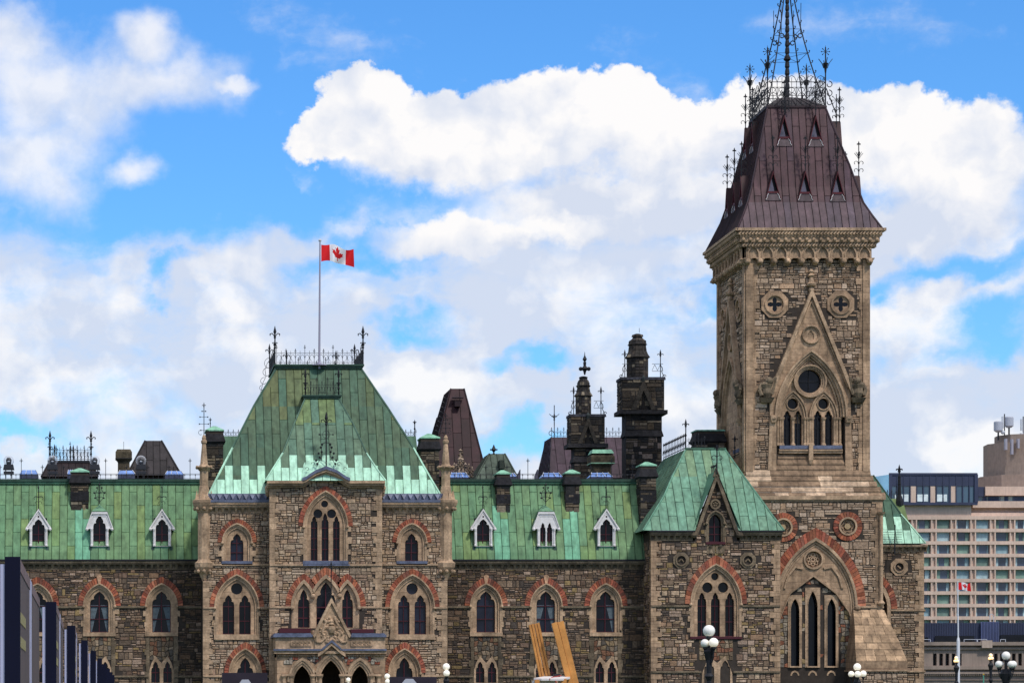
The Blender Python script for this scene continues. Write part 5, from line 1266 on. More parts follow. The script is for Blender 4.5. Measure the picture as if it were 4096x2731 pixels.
# ---- lower stage of the tower with the great arch
YL = 183.6; Lw = PL(YL); lx0, lx1 = Lw.x(3000), Lw.x(3528); zl = Lw.z(1992)
big = arch(Lw.x(3262), Lw.z(2426), 166*Lw.s, Lw.z(2150)-Lw.z(2426), 14, Lw.z(2740))
rd = [(3132, 2108), (3390, 2104)]
m = MB(); m.plate([(lx0, 0), (lx1, 0), (lx1, zl), (lx0, zl)], [big]+[circ(Lw.x(a), Lw.z(b), 30*Lw.s, 16) for a, b in rd], YL, YL+.6)
lw_ = m.build('lower_wall', 'mortar', tw)
st = MB(); rubble(st, lx0, lx1, 0, zl, YL-.002, TOW, [big]+[circ(Lw.x(a), Lw.z(b), 52*Lw.s, 12) for a, b in rd], rh=(.16, .28), rw=(.25, .75)); st.build('stonework', 'rubble', lw_)
m = MB(); m.box(lx0, lx1, YL+1.6, YL+TWd+2, 0, zl); m.box(lx1-.6, lx1, YL+.6, YL+1.6, 0, zl); m.box(lx0, lx0+.6, YL+.6, YL+1.6, 0, zl); m.build('lower_rear_body', 'mortar', tw)
m = MB(); m.box(lx0-.15, lx1+.2, YL-.2, YL+.3, zl-.1, zl+.16); m.box(lx0-.05, lx1+.1, YL-.1, YL+.3, zl-.2, zl-.1); m.box(lx0, lx1+.1, YL+.3, YL+TWd+2, zl, zl+.1, (.6, .6, .6)); m.build('offset_course', 'trim', tw)
kA = Lw.s; zsA = Lw.z(2426)
brick_arch(tw, Lw.x(3262), zsA, 167*kA, Lw.z(2149)-zsA, 200*kA, Lw.z(2110)-zsA, YL, 26, .1)
for a, b in rd:
    o = MB(); cc = (Lw.x(a), Lw.z(b)); o.ring(circ(*cc, 58*kA, 26), circ(*cc, 36*kA, 26), YL-.1, YL+.05, colf=redc, gap=.012, closed=True); o.ring(circ(*cc, 57*kA, 26), circ(*cc, 37*kA, 26), YL-.07, YL+.05, (.06, .03, .025), closed=True)
    ro = o.build('brick_roundel', 'brick', tw)
    o = MB(); o.ring(circ(*cc, 37*kA, 22), circ(*cc, 30*kA, 22), YL-.16, YL+.2, closed=True); o.plate(circ(*cc, 31*kA, 20), [], YL+.12, YL+.3)
    for i in range(6):
        t = R(60*i); o.ring(circ(cc[0]+.27*math.cos(t), cc[1]+.27*math.sin(t), .17, 8), circ(cc[0]+.27*math.cos(t), cc[1]+.27*math.sin(t), .12, 8), YL+.02, YL+.13, closed=True)
    o.lathe(0, 0, [(.001, 0), (.001, .001)], 3); o.plate(circ(*cc, .2, 12), [], YL-.02, YL+.12, (1.1, 1.15, 1.0)); o.build('stone_roundel', 'trim', ro)
# tympanum
m = MB(); k = kA
mit = [Lw.p(3120, 2740), Lw.p(3120, 2470), Lw.p(3163, 2366), Lw.p(3255, 2297), Lw.p(3345, 2366), Lw.p(3396, 2440), Lw.p(3420, 2500), Lw.p(3420, 2740)]
tym = arch(Lw.x(3262), zsA, 158*k, Lw.z(2163)-zsA, 14, Lw.z(2740))
m.plate([(x, z) for x, z in tym], [mit, circ(Lw.x(3255), Lw.z(2236), 34*k, 18)], YL+.12, YL+.5)
gt_ = m.build('great_arch', 'ashlar', tw)
m = MB()
for r0, ap0, r1, ap1, pr in ((167, 2149, 158, 2162, .14), (158, 2162, 150, 2173, 0), (148, 2176, 142, 2184, -.08)):
    m.ring(arch(Lw.x(3262), zsA, r0*k, Lw.z(ap0)-zsA, 16, Lw.z(2740)), arch(Lw.x(3262), zsA, r1*k, Lw.z(ap1)-zsA, 16, Lw.z(2740)), YL-pr, YL+.3)
m.ring(circ(Lw.x(3255), Lw.z(2236), 40*k, 20), circ(Lw.x(3255), Lw.z(2236), 33*k, 20), YL+.0, YL+.3, closed=True); m.plate(circ(Lw.x(3255), Lw.z(2236), 34*k, 18), [], YL+.32, YL+.4, (.75, .75, .75))
for i in range(8):
    t = R(45*i); m.ring(circ(Lw.x(3255)+.32*math.cos(t), Lw.z(2236)+.32*math.sin(t), .13, 8), circ(Lw.x(3255)+.32*math.cos(t), Lw.z(2236)+.32*math.sin(t), .085, 8), YL+.2, YL+.33, closed=True)
m.ring(circ(Lw.x(3255), Lw.z(2236), .17, 10), circ(Lw.x(3255), Lw.z(2236), .1, 10), YL+.2, YL+.33, closed=True)
for sg in (-1, 1):
    c_ = [Lw.p(3255+sg*40, 2268), Lw.p(3255+sg*75, 2262), Lw.p(3255+sg*105, 2300), Lw.p(3255+sg*120, 2352)]; m.ring(c_, [Lw.p(3255+sg*43, 2276), Lw.p(3255+sg*72, 2270), Lw.p(3255+sg*98, 2304), Lw.p(3255+sg*112, 2352)], YL+.02, YL+.2)
m.ring(mit[1:-1], [(x, z-.13) for x, z in mit[1:-1]], YL+.04, YL+.3)
for cx in (3096, 3428): m.ball(Lw.x(cx), YL-.1, Lw.z(2430), .22, 7, 5)
m.build('arch_moulding', 'trim', gt_)
m = MB(); lan = [(3183, 17, 2440, 2392), (3254, 19, 2425, 2362), (3329, 17, 2440, 2392)]
hs_ = [arch(Lw.x(a), Lw.z(c), b*k, Lw.z(d)-Lw.z(c), 7, Lw.z(2663)) for a, b, c, d in lan]
bl_ = [arch(Lw.x(a), Lw.z(2692), 16*k, .3, 5, Lw.z(2722)) for a in (3183, 3254, 3329)]
def lsur(a, b, c, d, t): return [Lw.p(a-b-t, 2668), Lw.p(a-b-t, d-14), Lw.p(a+b+t, d-14), Lw.p(a+b+t, 2668)]
m.plate([Lw.p(3120, 2760), Lw.p(3120, 2470), Lw.p(3150, 2370), Lw.p(3255, 2295), Lw.p(3355, 2370), Lw.p(3420, 2470), Lw.p(3420, 2760)], hs_, YL+.27, YL+.8)
ba = m.build('lancet_panel', 'mortar', gt_)
w3 = []
for (a, b, c, d), h_ in zip(lan, hs_):
    m = MB(); t = 11; o_ = lsur(a, b, c, d, t); m.plate(o_, [h_], YL+.2, YL+.75); m.ring([(x-(.05 if x < Lw.x(a) else -.05), z) for x, z in h_], h_, YL+.17, YL+.3); m.box(Lw.x(a-b-6), Lw.x(a+b+6), YL+.12, YL+.5, Lw.z(2668), Lw.z(2662)); m.ring(bl_[0] and arch(Lw.x(a), Lw.z(2700), 18*k, .35, 5), arch(Lw.x(a), Lw.z(2700), 12*k, .22, 5), YL+.24, YL+.35)
    wn = m.build('window', 'trim', gt_)
    m = MB(); m.plate([(x*1, z) for x, z in h_], [], YL+.62, YL+.66, (1, 1, 1)); m.build('pane', 'glass', wn) if False else w3.append((m, wn))
for m, wn in w3: wn['label'] = 'tall narrow lancet window'
pn = MB()
for h_ in hs_: pn.plate(h_, [], YL+.62, YL+.66)
pn.build('lancet_glass', 'glass', gt_)
m = MB(); m.box(Lw.x(3122), Lw.x(3418), YL+.3, YL+.7, 0, Lw.z(2668)); m.build('lancet_base', 'ashlar', gt_)
m = MB(); polyrubble(m, Lw.x(3120), Lw.x(3420), Lw.z(2668), Lw.z(2297), YL+.26, [(.26, .2, .15), (.3, .12, .07), (.2, .17, .14), (.33, .27, .2), (.28, .2, .1)], skip=[lsur(*q, 6) for q in lan], region=[(x, z) for x, z in [Lw.p(3122, 2668), Lw.p(3122, 2472), Lw.p(3165, 2372), Lw.p(3255, 2306), Lw.p(3345, 2372), Lw.p(3418, 2472), Lw.p(3418, 2668)]], s=.3); m.build('mosaic_stones', 'rubble', gt_)
m = MB(); string(m, Lw.x(3435), lx1+.1, YL, Lw.z(2427)); m.build('string_course', 'trim', tw)
m = MB(); x = lx1-.1; m.lathe(x, YL-.16, [(.1, Lw.z(2425)), (.26, Lw.z(2412)), (.12, Lw.z(2400)), (.12, Lw.z(2385)), (.12, Lw.z(2060)), (.2, Lw.z(2056)), (.28, Lw.z(2048))], 8); m.lathe(x, YL-.16, [(.16, Lw.z(2262)), (.16, Lw.z(2256))], 8); m.build('corner_shaft', 'trim', tw)
m = MB(); quoins(m, lx1, YL, 0, zl, -1, .4, .4, .7, .45, .08); m.build('quoins', 'ashlar', tw)
# buttress with sloping weathered top
m = MB(); rnd = random.Random(8)
bt = [(2437, 3410, 3535, .0), (2468, 3408, 3541, .35), (2500, 3404, 3551, .75), (2540, 3399, 3563, 1.15), (2572, 3394, 3572, 1.5), (2600, 3390, 3578, 1.8), (2645, 3386, 3588, 2.3)]
for (py0, a0, b0, d0), (py1, a1, b1, d1) in zip(bt, bt[1:]):
    za_, zb_ = Lw.z(py0), Lw.z(py1); n = 5 if (bt.index((py0, a0, b0, d0)) % 2) else 4
    for i in range(n):
        t0, t1 = i/n+.0, (i+1)/n; q = rnd.uniform(.7, 1.45)
        f0 = lambda t, a, b: Lw.x(a+(b-a)*t)
        m.add([(f0(t0, a0, b0)+.01, YL-d0-.12, za_-.02), (f0(t1, a0, b0)-.01, YL-d0-.12, za_-.02), (f0(t1, a1, b1)-.01, YL-d1-.1, zb_+.05), (f0(t0, a1, b1)+.01, YL-d1-.1, zb_+.05), (f0(t1, a1, b1)-.01, YL-d1-.1, zb_-.03), (f0(t0, a1, b1)+.01, YL-d1-.1, zb_-.03)], [(0, 1, 2, 3), (3, 2, 4, 5)], (q, q, q*.96))
    m.add([(Lw.x(a0), YL-d0-.1, za_), (Lw.x(a1), YL-d1-.1, zb_), (Lw.x(a1), YL+.2, zb_), (Lw.x(a0), YL+.2, za_)], [(0, 1, 2, 3)], (.8, .8, .8)); m.add([(Lw.x(b0), YL-d0-.1, za_), (Lw.x(b1), YL-d1-.1, zb_), (Lw.x(b1), YL+.2, zb_), (Lw.x(b0), YL+.2, za_)], [(0, 1, 2, 3)], (.8, .8, .8))
x0_, x1_ = Lw.x(3386), Lw.x(3588); y_ = YL-2.4
m.box(x0_, x1_, y_-.02, YL+.2, Lw.z(2680), Lw.z(2645), (.8, .8, .8)); bu = m.build('buttress', 'ashlar', tw)
m = MB(); m.box(x0_, x1_, y_, YL+.2, 0, Lw.z(2684)); m.build('buttress_core', 'mortar', bu); m = MB(); rubble(m, x0_, x1_, 0, Lw.z(2684), y_-.002, TOW); m.build('buttress_stones', 'rubble', bu)
m = MB(); m.box(x0_-.15, x1_+.15, y_-.15, YL, Lw.z(2685), Lw.z(2679)); m.build('buttress_ledge', 'trim', bu)
# ================================================================ corner pavilion in front of the tower
YC = 181.6; C = PL(YC); k = C.s
cp = thing('corner_pavilion', 'dark stone corner pavilion with green hipped roof and pointed gable left of the tower', 'pavilion', (C.x(2860), YC, 0))
cx0, cx1 = C.x(2604), C.x(3119); zc = C.z(2160)
gabl = [C.p(2777, 2160), C.p(2781, 2120), C.p(2863, 1912), C.p(2946, 2120), C.p(2950, 2160)]
outer = [(cx0, 0), (cx1, 0), (cx1, zc), C.p(2948, 2160), C.p(2948, 2122), C.p(2863, 1910), C.p(2779, 2122), C.p(2779, 2160), (cx0, zc)]
CP = [tuple(v*1.12 for v in c) for c in WING]+PAV[:3]
hol = [whole(C, 2861, 2168, 2090, 2045, 34), whole(C, 2863, 2548, 2414, 2258, 99)]
rds = [octo_ for octo_ in ((2724, 2240), (2991, 2240))]
def oc2(cx, cy, r): return [(C.x(cx)+r*k*math.cos(R(22.5+45*i)), C.z(cy)+r*k*math.sin(R(22.5+45*i))) for i in range(8)]
m = MB(); m.plate(outer, hol, YC, YC+.5); wl = m.build('wall', 'mortar', cp)
st = MB(); sk_ = hol+[oc2(a, b, 30) for a, b in rds]+[circ(C.x(2860), C.z(2016), 20*k, 8)]+[[C.p(2806, 2740), C.p(2790, 2552), C.p(2936, 2552), C.p(2936, 2740)]]
rubble(st, cx0, cx1, 0, C.z(1910), YC-.002, CP, sk_, region=outer); st.build('stonework', 'rubble', wl)
m = MB(); m.box(cx0, cx1, YC+.5, YC+9, 0, C.z(2125)); m.box(cx0, cx0+.6, YC, YC+.5, 0, zc); m.build('rear_body', 'mortar', cp)
tr = TR[0]; TR[0] = lambda x, y, z: (cx0+(y-YC), YC+9-(x-cx0), z); sl = MB(); rubble(sl, cx0, cx0+9, 0, zc, YC-.003, WING); TR[0] = tr; sl.build('side_stonework', 'rubble', wl)
gwin(cp, C, 2861, 2168, 2090, 2045, 34, lights=[(2861, 28, 2092, 2052)], transom=(2105, 2135), trimm='darktrim', plate_m='darktrim', cusp=False, sillm='frame', sillh=8)
gwin(cp, C, 2863, 2546, 2414, 2258, 99, 2220, 124, lights=[(2809, 18, 2412, 2368), (2863, 18, 2412, 2368), (2920, 18, 2412, 2368)], circles=[(2861, 2304, 15), (2831, 2348, 21), (2894, 2348, 21)], transom=(2422, 2485), sillm='frame', sillh=8)
pw = MB(); polyrubble(pw, C.x(2796), C.x(2932), C.z(2640), C.z(2556), YC-.01, [(.24, .17, .1), (.17, .12, .08), (.3, .22, .15), (.22, .1, .06)], s=.27); pwo = pw.build('rubble_panel', 'rubble', wl)
t = MB(); t.plate([C.p(2806, 2740), C.p(2808, 2690), C.p(2835, 2622), C.p(2868, 2650), C.p(2900, 2622), C.p(2928, 2690), C.p(2930, 2740)], [cusped(C.x(a), C.z(2738), C.z(2680), 20*k, C.z(2640)-C.z(2680)) for a in (2836, 2900)], YC-.06, YC+.25); lw2 = t.build('paired_window', 'trim', cp)
q_ = MB(); q_.box(C.x(2812), C.x(2924), YC+.2, YC+.23, 2.4, C.z(2642)); q_.build('pane', 'glass', lw2)
for a, b in rds:
    o = MB(); o.plate(oc2(a, b, 34), [circ(C.x(a), C.z(b), 20*k, 14)], YC-.09, YC+.1); o.ring(circ(C.x(a), C.z(b), 24*k, 16), circ(C.x(a), C.z(b), 18*k, 16), YC-.16, YC, closed=True); o.plate(circ(C.x(a), C.z(b), 20*k, 12), [], YC+.02, YC+.1, (.6, .6, .6))
    o.path([(C.x(a-10), YC-.02, C.z(b+6)), (C.x(a), YC-.06, C.z(b-6)), (C.x(a+10), YC-.02, C.z(b+6))], .06, 5); o.build('stone_roundel', 'darktrim', cp)
o = MB(); o.ring(circ(C.x(2860), C.z(2016), 21*k, 16), circ(C.x(2860), C.z(2016), 14*k, 16), YC-.14, YC+.05, closed=True); o.plate(circ(C.x(2860), C.z(2016), 15*k, 12), [], YC-.03, YC+.05, (.6, .6, .6))
for i in range(5): t_ = R(72*i+90); o.ball(C.x(2860)+.12*math.cos(t_), YC-.05, C.z(2016)+.12*math.sin(t_), .07, 6, 4)
o.build('stone_roundel', 'darktrim', cp)
o = MB()
for a in (2843, 2880): o.box(C.x(a-17), C.x(a+17), YC-.06, YC+.05, C.z(2213), C.z(2182)); o.lathe(C.x(a), YC-.08, [(.14, C.z(2212)), (.04, C.z(2195)), (.16, C.z(2184))], 6)
o.build('carved_panel', 'darktrim', cp)
o = MB(); rk = [C.p(2768, 2140), C.p(2785, 2108), C.p(2863, 1888), C.p(2944, 2108), C.p(2962, 2140)]; o.ring(rk, [C.p(2782, 2150), C.p(2797, 2112), C.p(2863, 1922), C.p(2931, 2112), C.p(2948, 2150)], YC-.35, YC+.05)
for x in (2774, 2956): o.ball(C.x(x), YC-.2, C.z(2136), .28, 8, 5)
o.lathe(C.x(2863), YC-.15, [(.1, C.z(1925)), (.26, C.z(1905)), (.16, C.z(1890)), (.05, C.z(1872))], 6); o.build('gable_coping', 'darktrim', cp)
for a, b in ((cx0-.1, C.x(2770)), (C.x(2958), cx1+.1)):
    o = MB(); corbels(o, a, b, YC, C.z(2162), C.z(2128), .42, .36); o.build('cornice', 'darktrim', cp)
    o = MB(); o.box(a-.1, b+.1, YC-.45, YC+.2, C.z(2128), C.z(2122)); o.build('gutter', 'iron', cp)
for py, gaps in ((2423, [(C.x(2758), C.x(2968))]), (2686, [(C.x(2804), C.x(2932))])):
    for a, b in seglist(cx0, cx1, gaps): o = MB(); string(o, a, b, YC, C.z(py)); o.build('string_course', 'darktrim', cp)
Yr = YC-.4
cn = [nd(Yr, 0, 2120, 2573, 3137), nd(Yr, .7, 2055, 2612, 3086), nd(Yr, 1.6, 1983, 2656, 3034), nd(Yr, 2.6, 1905, 2690, 2976), nd(Yr, 4.2, 1797, 2743, 2900)]
def cg(i, ci, u, z):
    c = green(i, ci, u, z, (.13, .285, .21))
    if z > C.z(1850) and hsh(i*1., 2.) > .6: c = (c[0]*1.25, c[1]*.98, c[2]*.82)
    return c
zga = C.z(1905); cut = []
for i_, n_ in enumerate(cn): cut.append(n_)
na, nb2 = cn[3], cn[4]
def gl_(z, sg): return C.x(2863)+sg*(C.x(2863+86)-C.x(2863))*max(0, (zga-z)/(zga-C.z(2120)))
mb = MB(); fr3 = lambda u, d, z: (u, Yr+d, z)
low_ = [n for n in cn if n[0] <= na[0]+1e-6]
roof_face(mb, [(z, d, l, gl_(z, -1)) for z, d, l, r in low_], fr3, .6, 2.0, cg, seam=.07, u0=cn[0][2]); roof_face(mb, [(z, d, gl_(z, 1), r) for z, d, l, r in low_], fr3, .6, 2.0, cg, seam=.07, u0=cn[0][2]); roof_face(mb, [na, nb2], fr3, .6, 2.0, cg, seam=.07, u0=cn[0][2])
dep2 = 16.0; ls2 = [(z, l, Yr+d, Yr+dep2-d) for z, d, l, r in cn]; roof_face(mb, ls2, lambda u, d, z: (d, u, z), .6, 2.0, cg, seam=.07)
for (z0, d0, l0, r0), (z1, d1, l1, r1) in zip(cn, cn[1:]):
    mb.face([(r0, Yr+d0, z0), (r0, Yr+dep2-d0, z0), (r1, Yr+dep2-d1, z1), (r1, Yr+d1, z1)], (.12, .28, .2))
    for a0, a1 in ((l0, l1), (r0, r1)): mb.tube((a0, Yr+d0, z0), (a1, Yr+d1, z1), .065, 5, col=(.12, .28, .21))
z, d, l_, r_ = cn[-1]; mb.face([(l_, Yr+d, z), (r_, Yr+d, z), (r_, Yr+dep2-d, z), (l_, Yr+dep2-d, z)], (.05, .1, .08))
mb.box(l_-.05, r_+.05, Yr+d-.08, Yr+d+.2, z, z+.12, (.06, .14, .1))
# roof over the front gable
ga = (C.x(2863), C.z(1885))
for sg in (-1, 1): mb.add([(ga[0], YC-.4, ga[1]), (C.x(2863+sg*96), YC-.4, C.z(2120)), (C.x(2863+sg*96), YC+.1, C.z(2120)), (ga[0], YC+2.9, ga[1])], [(0, 1, 2, 3)], (.1, .24, .17))
crf = mb.build('roof', 'copper', cp)
o = MB(); y = Yr+dep2-d; n = 15
for i in range(n):
    yy = Yr+d+.2+(y-Yr-d-.4)*i/(n-1); o.tube((l_, yy, z), (l_, yy, z+.95), .022); o.lathe(l_, yy, [(.004, z+.85), (.07, z+.98), (.004, z+1.15)], 5); o.path([(l_, yy, z+.3), (l_, yy+.2, z+.6), (l_, yy+.4, z+.3)], .02)
for h in (.12, .45): o.tube((l_, Yr+d, z+h), (l_, y, z+h), .03)
cresting(o, l_, l_+1.3, Yr+d, z+.1, .8, .4, .018, 2); fleur(o, l_, Yr+d, z+.1, 1.95, .04, .4); fleur(o, r_+.9, Yr+d+1, z-.5, 1.6, .04, .35)
o.build('iron_cresting', 'iron', crf)
o = MB(); x, y = ga[0], YC-.35; o.tube((x, y, ga[1]-.2), (x, y, C.z(1785)), .045, 5); fleur(o, x, y, C.z(1815), .6, .04, .3)
for i in range(5): fleur(o, x, y+.25+.35*i, ga[1]-.02, .55, .025, .14, False)
scroll(o, x-.2, y, C.z(1833), .2, 0, 300, .03); scroll(o, x+.2, y, C.z(1833), .2, 0, 300, .03, flip=-1)
o.build('gable_finial', 'iron', crf)
for g_, sgn in ((cx0, 1), (cx1, -1)): q = MB(); quoins(q, g_, YC, 0, zc-.05, sgn); q.build('quoins', 'ashlar', cp)
chimney(cp, PL(190.0), 2786, 2897, 1722, 1830, depth=1.6, band=False, capy=.05, bands=(), cap='black')
chimney(cp, PL(184.3), 2562, 2624, 1862, 2092, bands=((.3, .55),))
# ================================================================ set-back block right of the tower
YS = 191.5; S = PL(YS)
sb = thing('side_block', 'set back stone block with patched green roof right of the tall tower', 'building', (S.x(3600), YS, 0))
sx0, sx1 = S.x(3440), S.x(3694); zc = S.z(2205)
ha = arch(S.x(3500), S.z(2434), 55*S.s, S.z(2320)-S.z(2434), 10, 1.0)
def oc3(cx, cy, r): return [(S.x(cx)+r*S.s*math.cos(R(22.5+45*i)), S.z(cy)+r*S.s*math.sin(R(22.5+45*i))) for i in range(8)]
m = MB(); m.plate([(sx0, 0), (sx1, 0), (sx1, zc), (sx0, zc)], [ha], YS, YS+.5); m.box(sx0, sx1, YS+.9, YS+9, 0, zc); wl = m.build('wall', 'mortar', sb)
st = MB(); rubble(st, sx0, sx1, 0, zc, YS-.002, [tuple(v*.85 for v in c) for c in PAV], [ha, oc3(3596, 2267, 33)]); st.build('stonework', 'rubble', wl)
zz = S.z(2434); w_ = MB(); w_.ring(arch(S.x(3500), zz, 62*S.s, S.z(2308)-zz, 12, 1.), arch(S.x(3500), zz, 48*S.s, S.z(2330)-zz, 12, 1.), YS-.1, YS+.4); aw = w_.build('window', 'trim', sb); w_ = MB(); w_.box(S.x(3450), S.x(3550), YS+.35, YS+.4, 1, S.z(2330)); w_.build('pane', 'glass', aw)
brick_arch(aw, S.x(3500), zz, 64*S.s, S.z(2306)-zz, 88*S.s, S.z(2282)-zz, YS, 14)
o = MB(); o.plate(oc3(3596, 2267, 37), [circ(S.x(3596), S.z(2267), 19*S.s, 14)], YS-.09, YS+.1); o.ring(circ(S.x(3596), S.z(2267), 23*S.s, 16), circ(S.x(3596), S.z(2267), 17*S.s, 16), YS-.15, YS, closed=True); o.plate(circ(S.x(3596), S.z(2267), 19*S.s, 12), [], YS+.02, YS+.1, (.6, .6, .6)); o.tube((S.x(3590), YS, S.z(2262)), (S.x(3602), YS, S.z(2272)), .07, 5); o.build('stone_roundel', 'trim', sb)
o = MB(); corbels(o, sx0, sx1+.2, YS, S.z(2206), S.z(2178), .42, .36); o.build('cornice', 'trim', sb)
for a, b, py in ((S.x(3562), sx1+.1, 2440), (sx0, sx1+.1, 2684)): o = MB(); string(o, a, b, YS, S.z(py)); o.build('string_course', 'trim', sb)
q = MB(); quoins(q, sx1, YS, 0, zc, -1); q.build('quoins', 'trim', sb)
Ys = YS-.45
sn = [nd(Ys, 0, 2172, 3400, 3703), nd(Ys, .5, 2115, 3400, 3656), nd(Ys, 1.1, 2055, 3400, 3604), nd(Ys, 2.6, 1900, 3400, 3494)]
mb = MB(); pale_face(mb, sn, lambda u, d, z: (u, Ys+d, z), .54, sn[0][0]+.95, sn[0][0]+1.95, lambda i, ci, u, z: green(i, ci, u, z, (.045, .125, .09)), S.x(3703))
for (z0, d0, l0, r0), (z1, d1, l1, r1) in zip(sn, sn[1:]):
    mb.face([(r0, Ys+d0, z0), (r0, Ys+12, z0), (r1, Ys+12, z1), (r1, Ys+d1, z1)], (.07, .18, .12)); mb.tube((r0, Ys+d0, z0), (r1, Ys+d1, z1), .06, 5, col=PALE if z1 < S.z(2040) else (.04, .1, .08))
mb.build('roof', 'copper', sb)
Q = PL(YS+4); mb = MB(); mb.frus((Q.x(3480), Q.x(3644), Q.Y, Q.Y+4), Q.z(2120), (Q.x(3500), Q.x(3622), Q.Y+.8, Q.Y+3), Q.z(1990), (.13, .2, .08)); rr = mb.build('rear_roof', 'copper', sb)
o = MB(); cresting(o, Q.x(3545), Q.x(3615), Q.Y+.8, Q.z(1990), .5, .3, .016, 1); x = Q.x(3610); o.lathe(x, Q.Y+.8, [(.32, Q.z(2018)), (.3, Q.z(2000)), (.15, Q.z(1975)), (.1, Q.z(1900))], 6); fleur(o, x, Q.Y+.8, Q.z(1940), (1940-1855)*Q.s, .06, .4); o.ball(x, Q.Y+.8, Q.z(1930), .14, 6, 4); o.build('rear_finial', 'iron', rr)
o = MB(); 
for i in range(6): z = sn[0][0]+.1+.17*i; o.tube((S.x(3500), Ys-.25, z), (S.x(3596), Ys-.25, z), .018)
o.tube((S.x(3566), Ys-.3, sn[0][0]-.8), (S.x(3568), Ys-.3, sn[0][0]+1.3), .05); o.build('snow_rail', 'iron', sb)
# ================================================================ roofs and stacks behind the front range
def octstack(name, label, Y, cx, prof, sq, stem, fin=None, crest=None):
    """prof: octagonal shaft [(halfwidth, py)]; sq: square stage (x0,x1,top,bottom); stem (x0,x1,top,bottom)"""
    Q = PL(Y); k = Q.s; x = Q.x(cx); rnd = random.Random(int(cx))
    t = thing(name, label, 'chimney', (x, Y, Q.z(stem[3])), 'sooty octagonal roof stacks')
    def tone():
        return rnd.choice([(.035, .03, .03), (.05, .042, .036), (.03, .027, .027), (.2, .165, .12), (.07, .055, .045), (.045, .04, .036)])  # soot tones that also carry the backlit darkness as colour
    r = (sq[1]-sq[0])/2*k; yc = Y+r; xs = Q.x((sq[0]+sq[1])/2)
    m = MB(); m.lathe(x, yc, [(a*k, Q.z(b)) for a, b in prof], 8, colf=lambda i: (.04, .035, .033)); sh = m.build('shaft', 'black', t)
    m = MB()    # separate stones round the shaft
    for (a0, b0), (a1, b1) in zip(prof, prof[1:]):
        if abs(b1-b0) < 6: continue
        n = max(1, round(abs(b1-b0)/13))
        for j in range(n):
            pa, pb = b0+(b1-b0)*j/n, b0+(b1-b0)*(j+1)/n; ra, rb = (a0+(a1-a0)*j/n)*k+.02, (a0+(a1-a0)*(j+1)/n)*k+.02
            for i in range(8):
                for h0, h1 in ((0, .5), (.5, 1)):
                    c = tone(); g = .02
                    P0, P1 = [(x+q*math.cos(2*math.pi*(i+.5+h)/8), yc+q*math.sin(2*math.pi*(i+.5+h)/8)) for q, h in ((ra, 0), (ra, 1))]
                    R0, R1 = [(x+q*math.cos(2*math.pi*(i+.5+h)/8), yc+q*math.sin(2*math.pi*(i+.5+h)/8)) for q, h in ((rb, 0), (rb, 1))]
                    L_ = lambda a, b, t_: (a[0]+(b[0]-a[0])*t_, a[1]+(b[1]-a[1])*t_)
                    m.face([(*L_(P0, P1, h0+.03), Q.z(pa)+g), (*L_(P0, P1, h1-.03), Q.z(pa)+g), (*L_(R0, R1, h1-.03), Q.z(pb)-g), (*L_(R0, R1, h0+.03), Q.z(pb)-g)], c)
    m.build('shaft_stones', 'black', sh)
    x0, x1 = Q.x(sq[0]+8), Q.x(sq[1]-3); zt, zb = Q.z(sq[2]), Q.z(sq[3]); w_ = (x1-x0)*.6; yc = Y+w_/2
    m = MB(); m.box(x0, x1, Y, Y+w_, zb, zt, (.035, .03, .03)); m.box(x0-.08, x1+.08, Y-.08, Y+w_+.08, zt-.12, zt+.08, (.06, .06, .075)); m.box(x0-.22, x1+.22, Y-.22, Y+w_+.2, zb-.3, zb, (.03, .028, .03))
    s_ = m.build('square_stage', 'black', t)
    m = MB(); rubble(m, x0, x1, zb, zt-.12, Y-.003, SOOT_BACKLIT, rh=(.25, .4), rw=(.4, .9)); tr = TR[0]; TR[0] = lambda a, b, z: (x0+(b-Y), Y+w_-(a-x0), z); m2 = MB(); rubble(m2, x0, x0+w_, zb, zt-.12, Y-.003, SOOT_BACKLIT, rh=(.25, .4), rw=(.4, .9)); TR[0] = tr
    m.build('stonework', 'rubble', s_); m2.build('side_stonework', 'rubble', s_)
    m = MB(); w_f = w_; w_ = x1-x0; c = (x0+x1)/2; gh = (zt-zb)
    m.ring([(c-w_*.3, zb), (c, zt-.1), (c+w_*.3, zb)], [(c-w_*.18, zb), (c, zt-gh*.38), (c+w_*.18, zb)], Y-.25, Y, (.05, .042, .034)); m.plate([(c-.16, zb-.6), (c-.16, zb+.2), (c, zt-gh*.5), (c+.16, zb+.2), (c+.16, zb-.6)], [], Y-.1, Y-.02, (.012, .011, .011)); m.lathe(c, Y-.15, [(.1, zt-.3), (.16, zt), (.03, zt+.2)], 6, (.05, .06, .06))
    m.build('gablet', 'black', s_); w_ = w_f
    a0, a1, st_, sb_ = stem; X0, X1 = Q.x(a0+9), Q.x(a1-3)
    m = MB(); m.box(X0, X1, Y+.15, Y+w_-.1, Q.z(sb_), zb-.28, (.03, .027, .027)); m.frus((X0-.12, X1+.12, Y+.0, Y+w_), Q.z(st_+18), (X0, X1, Y+.15, Y+w_-.1), Q.z(st_-6), (.03, .028, .03)); s2 = m.build('stem', 'black', t)
    m = MB(); rubble(m, X0, X1, Q.z(sb_), Q.z(st_+20), Y+.147, SOOT_BACKLIT+[(.24, .19, .16), (.19, .15, .13), (.15, .12, .1)], rh=(.2, .36), rw=(.3, .8)); rubble(m, X0, X1, Q.z(st_-8), zb-.3, Y+.147, SOOT_BACKLIT+[(.16, .12, .09)], rh=(.3, .5), rw=(.5, .9)); m.build('stonework', 'rubble', s2)
    m = MB()
